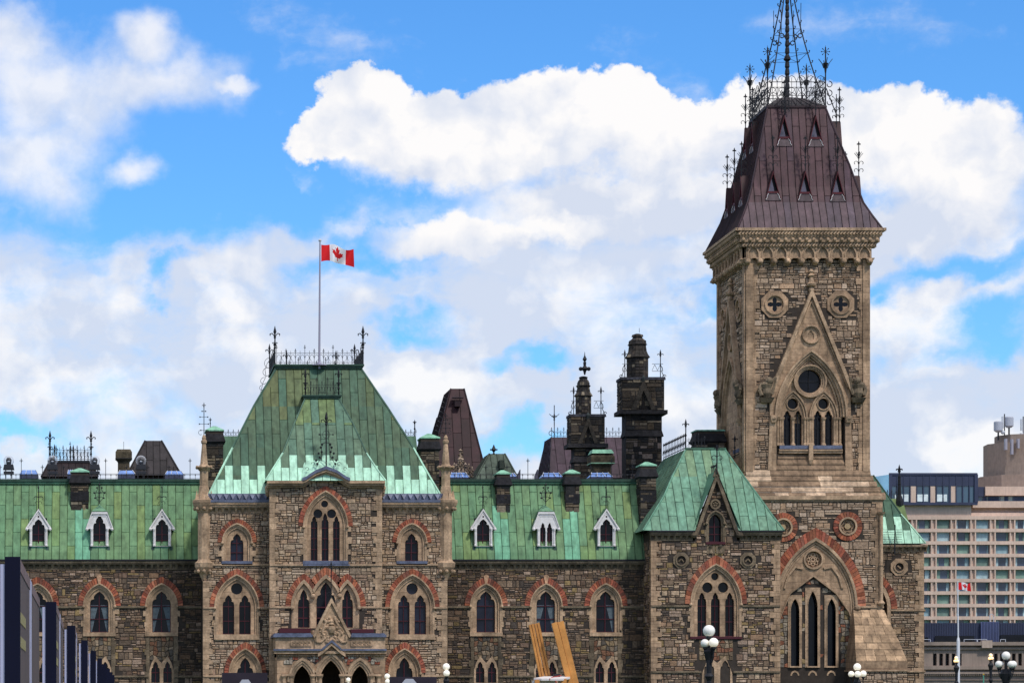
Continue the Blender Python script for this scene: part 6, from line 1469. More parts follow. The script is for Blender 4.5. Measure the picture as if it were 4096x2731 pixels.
    for a, b in ((x0+.05, x-prof[-1][0]*k), (x+prof[-1][0]*k, x1-.05)):
        m.tube((a, Y+.2, zt+.55), (b, Y+.2, zt+.55), .02); m.tube((a, Y+.2, zt+1.1), (b, Y+.2, zt+1.1), .02); m.path([(a, Y+.2, zt+.6), ((a*3+b)/4, Y+.2, zt+1.05), ((a+b)/2, Y+.2, zt+.6), ((a+3*b)/4, Y+.2, zt+1.05), (b, Y+.2, zt+.6)], .018)
    for sg, a in ((-1, x0+.25), (1, x1-.25)): 
        m.tube((a, Y+.2, zt), (a, Y+.2, zt+1.2), .03); fleur(m, a, Y+.2, zt+.05, 2.1, .035, .4); m.path([(a, Y+.2, zt+1.0), (a+sg*.15, Y+.2, zt+.8), (a+sg*.1, Y+.2, zt+.5), (a+sg*.4, Y+.2, zt-.1)], .03); scroll(m, a+sg*.28, Y+.2, zt+.15, .15, 0, 320, .03)
    if fin:
        m.lathe(x, yc, [(.05, Q.z(fin[1])), (.12, Q.z(fin[1]-15)), (.3, Q.z(fin[1]-24)), (.1, Q.z(fin[1]-36)), (.12, Q.z(fin[1]-50)), (.04, Q.z(fin[1]-56)), (.04, Q.z(fin[0]+30)), (.17, Q.z(fin[0]+20)), (.04, Q.z(fin[0]+5)), (.012, Q.z(fin[0]-10))], 8)
        for sg in (-1, 1): m.ball(x+sg*.3, yc, Q.z(fin[1]-24), .16, 7, 5)
    else: m.tube((x, yc, Q.z(prof[0][1])), (x, yc, Q.z(prof[0][1]-18)), .02)
    m.build('ironwork', 'iron', t)
    return t
octstack('chimney_stack', 'tallest sooty octagonal stack with iron rails, left of the corner pavilion roof', 205.0, 2567,
    [(10, 1323), (21, 1328), (23, 1334), (17, 1337), (24, 1345), (34, 1352), (36, 1365), (41, 1367), (34, 1372), (37, 1395), (44, 1410), (51, 1419), (43, 1424), (43, 1511)], (2480, 2660, 1512, 1640), (2496, 2652, 1726, 1930))
octstack('chimney_stack', 'shorter sooty octagonal stack topped by a dark iron finial, in front of the purple roof', 203.0, 2346,
    [(8, 1496), (17, 1499), (18, 1504), (14, 1507), (20, 1514), (24, 1522), (25, 1532), (30, 1535), (24, 1541), (28, 1562), (38, 1575), (31, 1580), (31, 1658)], (2275, 2422, 1660, 1774), (2288, 2408, 1830, 1930), fin=(1412, 1494))
def trunc_roof(name, label, Y, top, bot, m_, col, cat='building', grp=None, depth=10, st=.7, extra=None):
    """steep flat-topped roof: top/bot = (x0,x1,py)"""
    Q = PL(Y); A = PL(Y+depth*.3)
    t = thing(name, label, cat, (Q.x((bot[0]+bot[1])/2), Y, 0), grp)
    n0 = (Q.z(bot[2]), 0, Q.x(bot[0]), Q.x(bot[1])); n1 = (A.z(top[2]), depth*.3, A.x(top[0]), A.x(top[1]))
    mb = MB(); cf = lambda i, ci, u, z: tuple(q*random.Random(i*77+ci*13+int(Y)).uniform(.75, 1.2) for q in col)
    roof_face(mb, [n0, n1], lambda u, d, z: (u, Y+d, z), st, 2.4, cf, seam=.06)
    roof_face(mb, [(n0[0], n0[2], Y, Y+depth), (n1[0], n1[2], Y+depth*.3, Y+depth*.7)], lambda u, d, z: (d, u, z), st, 2.4, cf, seam=.06)
    mb.face([(n0[3], Y, n0[0]), (n0[3], Y+depth, n0[0]), (n1[3], Y+depth*.7, n1[0]), (n1[3], Y+depth*.3, n1[0])], col)
    mb.face([(n0[3], Y+depth, n0[0]), (n0[2], Y+depth, n0[0]), (n1[2], Y+depth*.7, n1[0]), (n1[3], Y+depth*.7, n1[0])], col)
    mb.face([(n1[2], Y+depth*.3, n1[0]), (n1[3], Y+depth*.3, n1[0]), (n1[3], Y+depth*.7, n1[0]), (n1[2], Y+depth*.7, n1[0])], col)
    for a, b in ((n0[2], n1[2]), (n0[3], n1[3])): mb.tube((a, Y, n0[0]), (b, Y+depth*.3, n1[0]), .07, 5, col=tuple(q*.6 for q in col))
    r = mb.build('roof', m_, t)
    b = MB(); b.box(n0[2]+.3, n0[3]-.3, Y+.3, Y+depth-.3, 0, n0[0]+.02, (.2, .17, .14)); b.build('wall', 'darktrim', t)
    return t, r, Q, A, n0, n1
t, r, Q, A, n0, n1 = trunc_roof('rear_building', 'tall narrow flat-topped dark brown roof between flag pavilion and small green roof', 214, (1803, 1856, 1554), (1715, 1948, 1905), 'brown', (.036, .012, .015), grp='flat-topped roofs behind')
m = MB(); B = PL(214+2.0); m.box(B.x(1819), B.x(1841), B.Y-.2, B.Y+.4, B.z(1626), B.z(1604), (.03, .015, .018)); m.box(B.x(1809), B.x(1855), B.Y-.15, B.Y+.5, B.z(1591), B.z(1588), (.07, .05, .06)); m.build('vent', 'brown', r)
m = MB()
for i in range(9): tt = i/9; x = Q.x(1757+(1800-1757)*tt); m.tube((x, 214.5, Q.z(1745-170*tt)), (x-.25, 214.5, Q.z(1745-170*tt)+.1), .04); m.ball(x-.3, 214.5, Q.z(1745-170*tt)+.12, .09, 5, 4)
m.build('hip_crockets', 'iron', r)
t, r, Q, A, n0, n1 = trunc_roof('rear_building', 'small grey green flat-topped roof with a louvred vent behind the right roof stacks', 205, (1957, 2019, 1814), (1896, 2080, 1925), 'copper', (.075, .11, .09), grp='flat-topped roofs behind', depth=7, st=.5)
m = MB(); B = PL(206.0); x0, x1 = B.x(1995), B.x(2014); m.box(x0, x1, B.Y-.5, B.Y+.6, B.z(1877), B.z(1842), (.02, .03, .025))
for i in range(8): z = B.z(1877)+.08*i+.03; m.box(x0+.02, x1-.02, B.Y-.54, B.Y-.5, z, z+.03, (.1, .14, .12))
m.build('louvred_vent', 'copper', r); m = MB(); x = A.x(1975); m.lathe(x, A.Y, [(.1, n1[0]), (.05, n1[0]+.1), (.2, n1[0]+.3), (.1, n1[0]+.5), (.02, n1[0]+.7)], 8); m.box(x-.28, x+.28, A.Y-.08, A.Y+.08, n1[0]+.26, n1[0]+.36); m.build('stone_finial', 'iron', r)
t, r, Q, A, n0, n1 = trunc_roof('rear_building', 'dark brown seamed flat-topped roof left of the flag pavilion', 200, (580, 646, 1762), (506, 726, 1900), 'brown', (.034, .028, .03), grp='flat-topped roofs behind', depth=8, st=.5)
m = MB(); m.box(A.x(575), A.x(651), A.Y-.12, A.Y+.2, A.z(1790), A.z(1787), (.03, .03, .03)); m.build('capping', 'brown', r)
t, r, Q, A, n0, n1 = trunc_roof('rear_building', 'low dark roof with ornate iron cresting and tall corner finials behind the left wing', 200, (196, 365, 1848), (165, 392, 1905), 'brown', (.022, .014, .016), grp='flat-topped roofs behind', depth=7, st=.5)
m = MB(); z = n1[0]; m.box(n1[2]-.1, n1[3]+.1, A.Y-.15, A.Y+.2, z-.05, z+.12); cresting(m, n1[2], n1[3], A.Y, z+.1, 1.15, .55, .022, 3); cresting(m, n1[2], n1[3], A.Y+3, z+.1, 1.15, .55, .022, 3)
for px_, h in ((200, 2.3), (364, 2.3)): fleur(m, A.x(px_), A.Y, z, h, .055, .6); fleur(m, A.x(px_), A.Y, z, h*.6, .05, .3)
for px_, h in ((218, 1.6), (293, 1.55), (281, 1.5)): fleur(m, PL(A.Y+3).x(px_), A.Y+3, z, h, .045, .42)
m.build('iron_cresting', 'iron', r)
t, r, Q, A, n0, n1 = trunc_roof('rear_building', 'wide purple brown roof with thin cresting behind the two octagonal stacks', 215, (2206, 2500, 1748), (2200, 2512, 1910), 'brown', (.06, .035, .05), grp='flat-topped roofs behind', depth=8, st=.7)
m = MB(); z = n1[0]; cresting(m, n1[2], n1[3], A.Y, z, .62, .5, .018, 1); x = A.x(2217); m.tube((x, A.Y, z), (x, A.Y, A.z(1620)), .035, 5); fleur(m, x, A.Y, A.z(1700), 1.0, .04, .35); m.path([(x-.4, A.Y, A.z(1655)), (x, A.Y, A.z(1672)), (x+.4, A.Y, A.z(1655))], .03); scroll(m, x-.25, A.Y, z+.3, .25, 0, 300, .03); m.build('iron_cresting', 'iron', r)
# small stub stacks, fins and the white pinnacles
def stub(label, Y, cx, w_, top, bot, lid=False):
    Q = PL(Y); x = Q.x(cx); h = w_/2*Q.s; t = thing('chimney_stack', label, 'chimney', (x, Y, Q.z(bot)), 'short square roof stacks')
    m = MB(); zt = Q.z(top); zb = Q.z(bot); H = zt-zb; m.box(x-h*.72, x+h*.72, Y+.2, Y+.2+h*1.5, zb-1, zb+H*.5); m.frus((x-h*.72, x+h*.72, Y+.2, Y+.2+h*1.5), zb+H*.5, (x-h, x+h, Y, Y+h*2), zb+H*.62); m.box(x-h, x+h, Y, Y+h*2, zb+H*.62, zb+H*.88); m.frus((x-h, x+h, Y, Y+h*2), zb+H*.88, (x-h*.8, x+h*.8, Y+.2, Y+h*2-.2), zt)
    m.build('body', MT['sootblock'], t); m = MB(); m.box(x-h*1.02, x+h*1.02, Y-.03, Y+h*2+.03, zb+H*.6, zb+H*.64, (.2, .4, .3) if lid else (.03, .03, .03))
    if lid: m.frus((x-h*.95, x+h*.95, Y, Y+h*2), zt, (x-h*.8, x+h*.8, Y+.3, Y+h*2-.3), zt+.3, (.2, .45, .34))
    else: m.tube((x, Y+h, zt), (x, Y+h, zt+.6), .02, col=(.02, .02, .02))
    m.build('cap', 'copper', t)
MT['sootblock'] = mat('soot_stained_block', (.075, .06, .04), .9, .2, n1=(1.5, .6), n2=(5, .4), bump=.6, bscale=6, stain=((.16, .13, .05), .7, .9))  # dark base holds both soot and the painted-in backlit tone
stub('short soot-black stack between the iron cresting and the brown flat-topped roof', 198, 495, 66, 1795, 1893)
stub('short sooty stack with pale green lid between the two octagonal stacks', 198, 2412, 94, 1812, 1915, True)
Q = PL(203); t = thing('stone_pinnacle', 'cluster of pale carved gothic pinnacles in front of the tall dark brown roof', 'pinnacle', (Q.x(1845), 203, Q.z(1900)))
m = MB(); rnd = random.Random(2)
for px_, top, w_ in ((1847, 1790, 11), (1832, 1850, 7), (1862, 1848, 7), (1818, 1848, 6), (1880, 1848, 6), (1840, 1825, 5), (1854, 1827, 5), (1890, 1862, 5)):
    x = Q.x(px_); k = Q.s; y = 203+rnd.uniform(0, .8)
    m.lathe(x, y, [(w_*k, Q.z(1905)), (w_*k, Q.z(top+45)), (w_*k*1.3, Q.z(top+42)), (w_*k*.7, Q.z(top+36)), (w_*k*.3, Q.z(top+12)), (w_*k*.9, Q.z(top+8)), (w_*k*.3, Q.z(top+4)), (.02, Q.z(top))], 6, (1.9, 1.9, 2.1))
    for i in range(4): m.ball(x+w_*k*.6*(-1)**i, y-.1, Q.z(top+18+8*i), .09, 5, 4, col=(.7, .7, .75))
m.build('pinnacles', 'darktrim', t)
for px_, lb in ((2079, 'thin dark metal fin on the wing roof next to the green lidded stack'), (2149, 'thin dark metal fin standing beside the right skylights')):
    Q = PL(196); m = MB(); x0, x1 = Q.x(px_-8), Q.x(px_+3); z0, z1 = Q.z(1925), Q.z(1876)
    m.add([(x0, 196, z0), (x1, 196, z0), (x1, 196, z1), (x0, 196, z1-.45), (x0, 196.5, z0), (x1, 196.5, z0), (x1, 196.5, z1), (x0, 196.5, z1-.45)], [(0, 1, 2, 3), (4, 5, 6, 7), (0, 3, 7, 4), (1, 2, 6, 5), (3, 2, 6, 7)], (.09, .08, .11)); tag(m.build('roof_fin', 'brown'), lb, 'fin', 'metal fins behind the ridge')
# dome spotlights standing on the left wing roof
MT['domeglass'] = mat('dome_acrylic', (.8, .8, .85), .05, .5)
b_ = MT['domeglass'].node_tree.nodes; pr_ = [n for n in b_ if n.type == 'BSDF_PRINCIPLED'][0]; nt_ = MT['domeglass'].node_tree
tr_ = nt_.nodes.new('ShaderNodeBsdfTransparent'); tr_.inputs[0].default_value = (.93, .94, .96, 1); mx = nt_.nodes.new('ShaderNodeMixShader'); fr_ = nt_.nodes.new('ShaderNodeLayerWeight'); fr_.inputs[0].default_value = .25
nt_.links.new(fr_.outputs['Facing'], mx.inputs[0]); nt_.links.new(tr_.outputs[0], mx.inputs[1]); nt_.links.new(pr_.outputs[0], mx.inputs[2])
outn = [n for n in b_ if n.type == 'OUTPUT_MATERIAL'][0]; nt_.links.new(mx.outputs[0], outn.inputs[0])
MT['blackplastic'] = mat('black_plastic', (.02, .02, .025), .5, .4)
Q = PL(188.6)
for px_, lb in ((35, 'black dome spotlight at the far left end of the wing roof'), (210, 'black dome spotlight in front of the left crested roof finial'), (379, 'black dome spotlight right of the roof stack on the left wing'), (564, 'black dome spotlight in front of the brown flat-topped roof')):
    x = Q.x(px_); k = Q.s; y = 188.6; t = thing('spotlight', lb, 'spotlight', (x, y, Q.z(1905)), 'dome spotlights on the left wing roof')
    m = MB(); m.frus((x-22*k, x+22*k, y-.3, y+.4), Q.z(1878), (x-18*k, x+18*k, y-.3, y+.4), Q.z(1858)); m.box(x-20*k, x+20*k, y-.28, y+.38, Q.z(1895), Q.z(1885))
    for sg in (-1, 1): m.box(x+sg*12*k-.03, x+sg*12*k+.03, y-.2, y+.2, Q.z(1912), Q.z(1878))
    m.build('base', 'blackplastic', t)
    m = MB(); m.ball(x, y, Q.z(1842), 21*k, 20, 14); m.build('dome', 'domeglass', t, True)
    m = MB(); m.lathe(x, y, [(9*k, Q.z(1860)), (11*k, Q.z(1848)), (12*k, Q.z(1838)), (6*k, Q.z(1829))], 10); m.build('lamp_head', 'blackplastic', t); m = MB(); m.ball(x, y-10*k, Q.z(1846), 6*k, 8, 5, .6); m.build('lens', 'paleframe', t)
# ================================================================ hotel beyond
MT['concrete'] = mat('beige_concrete', (.62, .46, .37), .9, .2, n1=(.12, .12), n2=(1.2, .08), streak=.1)
MT['concrete2'] = mat('grey_concrete', (.29, .225, .185), .9, .2, n1=(.15, .12), n2=(1.2, .1), streak=.12)
MT['bluemetal'] = mat('blue_seamed_metal', (.035, .042, .085), .5, .4, n1=(.3, .2))
MT['hcurtain'] = mat('hotel_curtain', (.16, .2, .22), .9, .1, n1=(1, .2))
MT['hglass'] = mat('hotel_glass', (.035, .055, .1), .1, .6, n1=(.2, .5))
MT['skyglass'] = mat('curtain_wall_glass', (.05, .10, .15), .1, .7, n1=(.1, .4))
YH = 620.0; Hq = PL(YH); k = Hq.s
ht = thing('hotel_tower', 'beige concrete hotel with a grid of windows and a dark glass penthouse beyond the tower', 'hotel', (Hq.x(3900), YH, 0))
hx0, hx1 = Hq.x(3560), Hq.x(4500); ztop = Hq.z(2014)
m = MB(); m.box(hx0, hx1, YH+3, YH+40, 0, ztop); m.box(hx0, Hq.x(3885), YH, YH+3, Hq.z(2065), ztop); hw_ = m.build('body', 'concrete', ht)
m = MB(); rows = 10; cols = list(range(-2, 10)); cw = 78.6; x_f = 3747-cw
for j in range(rows+1):
    z = Hq.z(2072+50*j); m.box(hx0, hx1, YH-.3, YH+3, z-.3, z+(.5 if j else .5))
for i in cols:
    xa, xb = Hq.x(x_f+cw*i+55), Hq.x(x_f+cw*(i+1)-1)
    m.box(xa+.02, xb, YH+.25, YH+3.0, Hq.z(2640), Hq.z(2068)); m.box(xa, xa+.3, YH-.2, YH+3, Hq.z(2640), Hq.z(2068)); m.box(xb-.3, xb, YH-.25, YH+3, Hq.z(2640), Hq.z(2068))
m.build('window_grid', 'concrete', ht)
rnd = random.Random(11)
for j in range(9):
    for i in range(-1, 6):
        xa, xb = Hq.x(x_f+cw*i), Hq.x(x_f+cw*i+54); z1 = Hq.z(2078+50*j); z0 = Hq.z(2072+50*(j+1))+.5
        if xb < Hq.x(3700) or z1 < Hq.z(2510): continue
        m = MB(); m.box(xa, xb, YH+.7, YH+.9, z0, z1); wn = m.build('window', 'hglass', ht)
        m = MB(); s = rnd.random(); c = rnd.choice([(1.6, 1.9, 1.9), (2.4, 2.6, 2.5), (1.3, 1.6, 1.2), (1., 1.2, .95)]); W_ = xb-xa
        if s < .25: m.box(xa+.1, xb-.1, YH+.6, YH+.65, z0, z1, c)
        else:
            a = rnd.uniform(.12, .3); m.box(xa+.1, xa+W_*a, YH+.6, YH+.65, z0, z1, c); m.box(xb-W_*rnd.uniform(.15, .4), xb-.1, YH+.6, YH+.65, z0, z1, c)
        m.build('curtain', 'hcurtain', wn)
# stepped upper floors on the right
def band(px0, px1, y0, y1, d, mt='concrete'):
    m = MB(); m.box(Hq.x(px0), Hq.x(px1), YH+d, YH+38, Hq.z(y1), Hq.z(y0)); return m.build('parapet_band', mt, ht)
def gband(px0, px1, y0, y1, d, n):
    m = MB(); m.box(Hq.x(px0), Hq.x(px1), YH+d, YH+36, Hq.z(y1), Hq.z(y0)); o = m.build('ribbon_window', 'skyglass', ht); m = MB(); rr_ = random.Random(px0)
    x = px0
    while x < px1:
        w_ = rr_.choice((14, 16, 40, 44)); c = rr_.choice([(1.2, 1.6, 1.5), (1.8, 2, 1.9), (.3, .4, .7), (.4, .5, .8)]); m.box(Hq.x(x)+.1, Hq.x(min(x+w_, px1)), YH+d-.1, YH+d-.02, Hq.z(y1)+.15, Hq.z(y0)-.15, c); x += w_+rr_.choice((1, 5))
    m.build('blinds', 'hcurtain', o)
band(3897, 4500, 2002, 2028, 1); gband(3888, 4500, 2024, 2050, 4, 8); band(3885, 4500, 2048, 2072, 1.5)
gband(3966, 4500, 1974, 2002, 6, 8); band(3964, 4500, 1939, 1975, 4)
m = MB(); m.box(Hq.x(3900), Hq.x(3962), YH+5, YH+12, Hq.z(2004), Hq.z(1942)); gx = m.build('glass_corner', 'skyglass', ht)
m = MB()
for px_ in (3900, 3919, 3938, 3962): m.box(Hq.x(px_)-.15, Hq.x(px_)+.15, YH+4.8, YH+5.1, Hq.z(2004), Hq.z(1942))
for py in (2004, 1978): m.box(Hq.x(3900), Hq.x(3962), YH+4.75, YH+5.05, Hq.z(py), Hq.z(py)+.4)
m.box(Hq.x(3938), Hq.x(3964), YH+4.5, YH+5.5, Hq.z(1978), Hq.z(1940), (1, 1, 1)); m.build('mullions', 'bluemetal', gx)
# penthouse of dark glass
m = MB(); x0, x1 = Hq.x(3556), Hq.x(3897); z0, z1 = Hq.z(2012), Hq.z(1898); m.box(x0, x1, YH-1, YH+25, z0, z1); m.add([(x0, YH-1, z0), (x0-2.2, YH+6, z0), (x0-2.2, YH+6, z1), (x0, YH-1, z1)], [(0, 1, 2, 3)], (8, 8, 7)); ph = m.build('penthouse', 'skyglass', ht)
m = MB(); m.box(x0-.3, x1+.3, YH-1.4, YH-.9, z1-.2, z1+.3); m.box(x0-.3, x1+.3, YH-1.5, YH-.9, z0-.5, z0+.1); m.box(x1-.4, x1+.4, YH-1.5, YH-.9, z0, z1); m.box(x0-.3, x0+.3, YH-1.45, YH-.9, z0, z1)
m.box(x0, x1, YH-1.2, YH-.95, Hq.z(1944), z1-.2, (1, 1, 1))
for i in range(1, 13): x = x0+(x1-x0)*i/13; m.box(x-.1, x+.1, YH-1.3, YH-.9, z0, z1)
m.build('metal_frame', 'bluemetal', ph)
m = MB()
for a, b in ((3635, 3660), (3715, 3735), (3798, 3818)): m.box(Hq.x(a), Hq.x(b), YH-1.12, YH-.97, z0, Hq.z(1945))
m.build('concrete_fins', 'concrete', ph)
m = MB()
for a, b in ((3574, 3628), (3661, 3706), (3738, 3782)): m.box(Hq.x(a), Hq.x(b), YH-1.12, YH-.97, Hq.z(2006), Hq.z(1978), (4.8, 4.2, 3.8))
m.build('lit_glazing', 'hcurtain', ph)
# faceted crown with antennas
def facet(name, cx, r, y0, y1, ph_, mt, yc=30, n=10):
    m = MB(); A_ = PL(YH+yc-r*k*.8); B_ = PL(YH+yc); m.lathe(B_.x(cx), YH+yc, [(r*B_.s, A_.z(y1)), (r*B_.s, A_.z(y0))], n, ph=ph_); return m.build(name, mt, ht)
facet('crown_base', 4085, 178, 1898, 1950, .3, 'concrete2'); facet('crown_window', 4110, 150, 1890, 1900, .3, 'skyglass'); f1 = facet('crown', 4085, 146, 1768, 1900, .3, 'concrete2')
facet('crown_top', 4090, 108, 1736, 1770, .3, 'concrete2')
Ha = PL(YH+26)
def antenna(label, cx, base, kind):
    x = Ha.x(cx); z0 = Ha.z(base); kk = Ha.s; t = thing('antenna', label, 'antenna', (x, Ha.Y, z0), 'antennas on the hotel crown'); m = MB()
    if kind == 'drum':
        m.tube((x, Ha.Y, z0), (x, Ha.Y, z0+2.4), .2, 6); m.build('mast', 'iron', t); m = MB(); m.lathe(x, Ha.Y, [(.55, z0+1.9), (1.05, z0+2.3), (1.05, z0+4.3), (.9, z0+4.5)], 14, (.8, .8, .85)); m.build('drum', 'paleframe', t)
    else:
        m.tube((x, Ha.Y, z0), (x, Ha.Y, z0+5.2), .13, 6); m.tube((x, Ha.Y, z0+.6), (x-.8, Ha.Y, z0+1.2), .1); m.build('mast', 'iron', t); m = MB(); m.box(x-.65, x-.15, Ha.Y-.2, Ha.Y+.2, z0+1.8, z0+4.6); m.ball(x-.5, Ha.Y-.3, z0+.8, .5, 8, 5); m.build('panel', 'paleframe', t)
antenna('white drum antenna, leftmost on the beige hotel crown', 3993, 1760, 'drum'); antenna('tall rod antenna between the two white drum antennas', 4018, 1742, 'rod'); antenna('white drum antenna right of the tall rod on the hotel crown', 4036, 1742, 'drum'); antenna('rod antenna at the right edge of the picture', 4093, 1752, 'rod')
m = MB()
for px_, a, b in ((3998, 1762, 1806), (4022, 1764, 1824), (4047, 1762, 1800), (4085, 1760, 1802)): m.box(Ha.x(px_-4), Ha.x(px_+4), Ha.Y-5, Ha.Y-4.0, Ha.z(b), Ha.z(a), (.6, .55, .6))
m.build('cable_boxes', 'paleframe', f1)
# ================================================================ low stone office block across the street
YO = 350.0; O = PL(YO); ob = thing('office_block', 'low grey stone block with blue metal attic in front of the hotel', 'building', (O.x(3950), YO, 0))
ox0, ox1 = O.x(3500), O.x(4600)
m = MB(); sl_ = [arch, None]; slots = [[(O.x(a), O.z(2660)), (O.x(a+15), O.z(2660)), (O.x(a+15), O.z(2612)), (O.x(a), O.z(2612))] for a in (3732, 3757, 3782, 3807, 3832, 3976, 4000, 4024, 4048, 4073, 4098)]
m.plate([(ox0, 0), (ox1, 0), (ox1, O.z(2573)), (ox0, O.z(2573))], slots, YO, YO+1); m.box(ox0, ox1, YO+1, YO+40, 0, O.z(2573), (.12, .12, .14)); ow = m.build('wall', MT['concrete2'], ob)
m = MB()
for a, b, pr_2 in ((2566, 2580, .7), (2588, 2596, .35), (2663, 2676, .6), (2686, 2694, .5), (2716, 2719, .2)): m.box(ox0, ox1, YO-pr_2, YO, O.z(b), O.z(a))
for i in range(150): x = ox0+.5+i*.24; m.box(x, x+.12, YO-.42, YO, O.z(2700), O.z(2694))
m.box(O.x(3921), O.x(3962), YO-.75, YO-.02, O.z(2590), O.z(2560), (1.6, 1.6, 1.6)); m.build('ledges', 'concrete2', ob)
for s in slots:
    m = MB(); m.box(s[0][0], s[1][0], YO+.5, YO+.6, s[0][1], s[2][1]); m.build('window', 'glass', ob)
m = MB(); m.box(ox0, ox1, YO+2, YO+36, O.z(2570), O.z(2488))
for i in range(160): x = ox0+i*.22; m.box(x, x+.05, YO+1.93, YO+2, O.z(2570), O.z(2488), (.6, .6, .6))
at_ = m.build('metal_attic', 'bluemetal', ob); m = MB(); m.box(O.x(3940), O.x(4012), YO+1.6, YO+1.9, O.z(2568), O.z(2484), (1.6, 1.6, 1.5))
for i in range(12): x = O.x(3940)+i*.195; m.box(x, x+.05, YO+1.5, YO+1.6, O.z(2568), O.z(2484), (3, 3, 3))
m.build('ribbed_panel', 'bluemetal', at_); m = MB(); m.box(O.x(3757), O.x(3916), YO+1.8, YO+1.92, O.z(2566), O.z(2540)); m.box(O.x(3690), O.x(3730), YO+1.8, YO+1.92, O.z(2566), O.z(2546)); m.box(O.x(4020), O.x(4300), YO+1.8, YO+1.92, O.z(2566), O.z(2536)); m.build('dark_louvres', 'glass', at_)
m = MB()
for a, b in ((3864, 3916), (3918, 3955), (4010, 4030), (3690, 3729)): m.path([(O.x(a), YO+.8, O.z(2567)), (O.x(a), YO+.8, O.z(2555)), (O.x(b), YO+.8, O.z(2555)), (O.x(b), YO+.8, O.z(2567))], .045)
for a in (3990, 4005): m.tube((O.x(a), YO+3, O.z(2488)), (O.x(a), YO+3, O.z(2458)), .05)
m.path([(O.x(3988), YO+3, O.z(2462)), (O.x(3992), YO+3, O.z(2452)), (O.x(4000), YO+3, O.z(2452)), (O.x(4005), YO+3, O.z(2462))], .05); m.build('roof_rails', 'paleframe', ob)
G = PL(345.0); t = thing('flagpole', 'white flagpole rising in front of the hotel windows', 'flagpole', (G.x(3832), 345, 0), 'flagpoles')
m = MB(); m.tube((G.x(3833), 345, G.z(2565)), (G.x(3831), 345, G.z(2322)), .09, 8, .06); m.build('pole', 'whitepole', t); m = MB(); m.lathe(G.x(3833), 345, [(.2, 0), (.2, G.z(2560)), (.12, G.z(2548))], 8); m.build('base', 'whitepole', t)
flag('flag', 'small red and white maple leaf flag in front of the hotel', G, 3834, 2329, 1.62, .95, 48, 24, .05, 'maple leaf flags')
# ================================================================ street lamps
MT['lampglass'] = mat('opal_globe', (.88, .84, .77), .3, .4)
MT['litglobe'] = mat('lit_opal_globe', (.9, .8, .6), .3, .4, emis=((1, .62, .25), 1.1))
MT['palelit'] = mat('dim_lit_globe', (.9, .86, .78), .3, .4, emis=((1, .85, .62), .35))
def lamp(label, Y, globes, polex, mt='lampglass', ws=.06, arms=True, grp='globe street lamps'):
    """globes: (px, py, radius px, depth offset, material)"""
    Q = PL(Y); x = Q.x(polex); t = thing('street_lamp', label, 'street lamp', (x, Y, 0), grp)
    gl = sorted(globes, key=lambda g_: g_[1]); low = max(g_[1] for g_ in gl); zl_ = Q.z(low+18)
    m = MB(); m.lathe(x, Y, [(ws*3.5, 0), (ws*3.2, .3), (ws*1.8, .5), (ws*1.3, 1.2), (ws, zl_-1.1), (ws*2.0, zl_-.95), (ws*1.1, zl_-.85), (ws*1.3, zl_-.4), (ws*2.6, zl_-.12), (ws*1.5, zl_)], 10); m.tube((x, Y, zl_-.1), (x, Y, Q.z(gl[0][1]+gl[0][2])), ws*.7, 6); m.build('pole', 'iron', t)
    for px_, py, r_, dy, gm in gl:
        m = MB(); gx_, gz = Q.x(px_), Q.z(py); rr_ = r_*Q.s; m.ball(gx_, Y+dy, gz, rr_, 22, 14); gb_ = m.build('globe', gm or mt, t, True)
        m = MB(); m.lathe(gx_, Y+dy, [(rr_*.2, gz-rr_*1.75), (rr_*.3, gz-rr_*1.5), (rr_*.55, gz-rr_*1.2), (rr_*.5, gz-rr_*.85)], 8)
        if abs(gx_-x) > .05 or abs(dy) > .05:
            ex, ey = gx_-x, dy; b = [(x+ex*.1, Y+ey*.1, gz-rr_*4.6), (x+ex*.6, Y+ey*.6, gz-rr_*4.2), (x+ex*.95, Y+ey*.95, gz-rr_*3.0), (gx_, Y+dy, gz-rr_*1.6)]; m.path(b, rr_*.16, 6); scroll(m, x+ex*.45, Y+ey*.45, gz-rr_*3.2, rr_*.6, 0, 300, rr_*.09)
        m.build('bracket', 'iron', t)
YLm = 90.0
lamp('three globe street lamp in front of the corner pavilion, one globe lit', YLm, [(2836, 2522, 24, 0, None), (2820, 2571, 17, .0, None), (2849, 2569, 19, -.2, 'palelit'), (2836, 2570, 14, .3, None)], 2836, ws=.07)
lamp('five globe street lamp in front of the tower buttress', 95.0, [(3429, 2666, 15, 0, 'palelit'), (3405, 2694, 12, 0, 'palelit'), (3424, 2695, 13, -.22, 'palelit'), (3438, 2694, 12, .22, 'palelit'), (3453, 2693, 13, 0, 'palelit')], 3429, 'palelit', ws=.05)
lamp('large white five globe street lamp at the right edge', 70.0, [(4024, 2621, 17, 0, None), (3995, 2655, 14, 0, None), (4012, 2654, 12, .2, None), (4034, 2656, 14, -.2, None), (4053, 2655, 14, 0, None)], 4024, ws=.06)
lamp('small warm lit street lamp before the slot windows, left of the pair', 150.0, [(3825, 2630, 7, 0, None), (3820, 2642, 6, 0, None), (3829, 2642, 6, -.05, None)], 3826, 'litglobe', ws=.06)
lamp('small warm lit street lamp beside the large white globe lamp', 150.0, [(3963, 2619, 7, 0, None), (3958, 2632, 6, 0, None), (3967, 2631, 6, -.05, None)], 3963, 'litglobe', ws=.06)
lamp('two stacked white globes just right of the flag pavilion corner', 110.0, [(1785, 2665, 14, 0, None), (1785, 2691, 13, -.1, None)], 1785, 'palelit', ws=.05)
lamp('two globes beside the right porch arch', 110.0, [(1549, 2703, 11, 0, None), (1549, 2724, 10, -.1, None)], 1549, 'palelit', ws=.05)
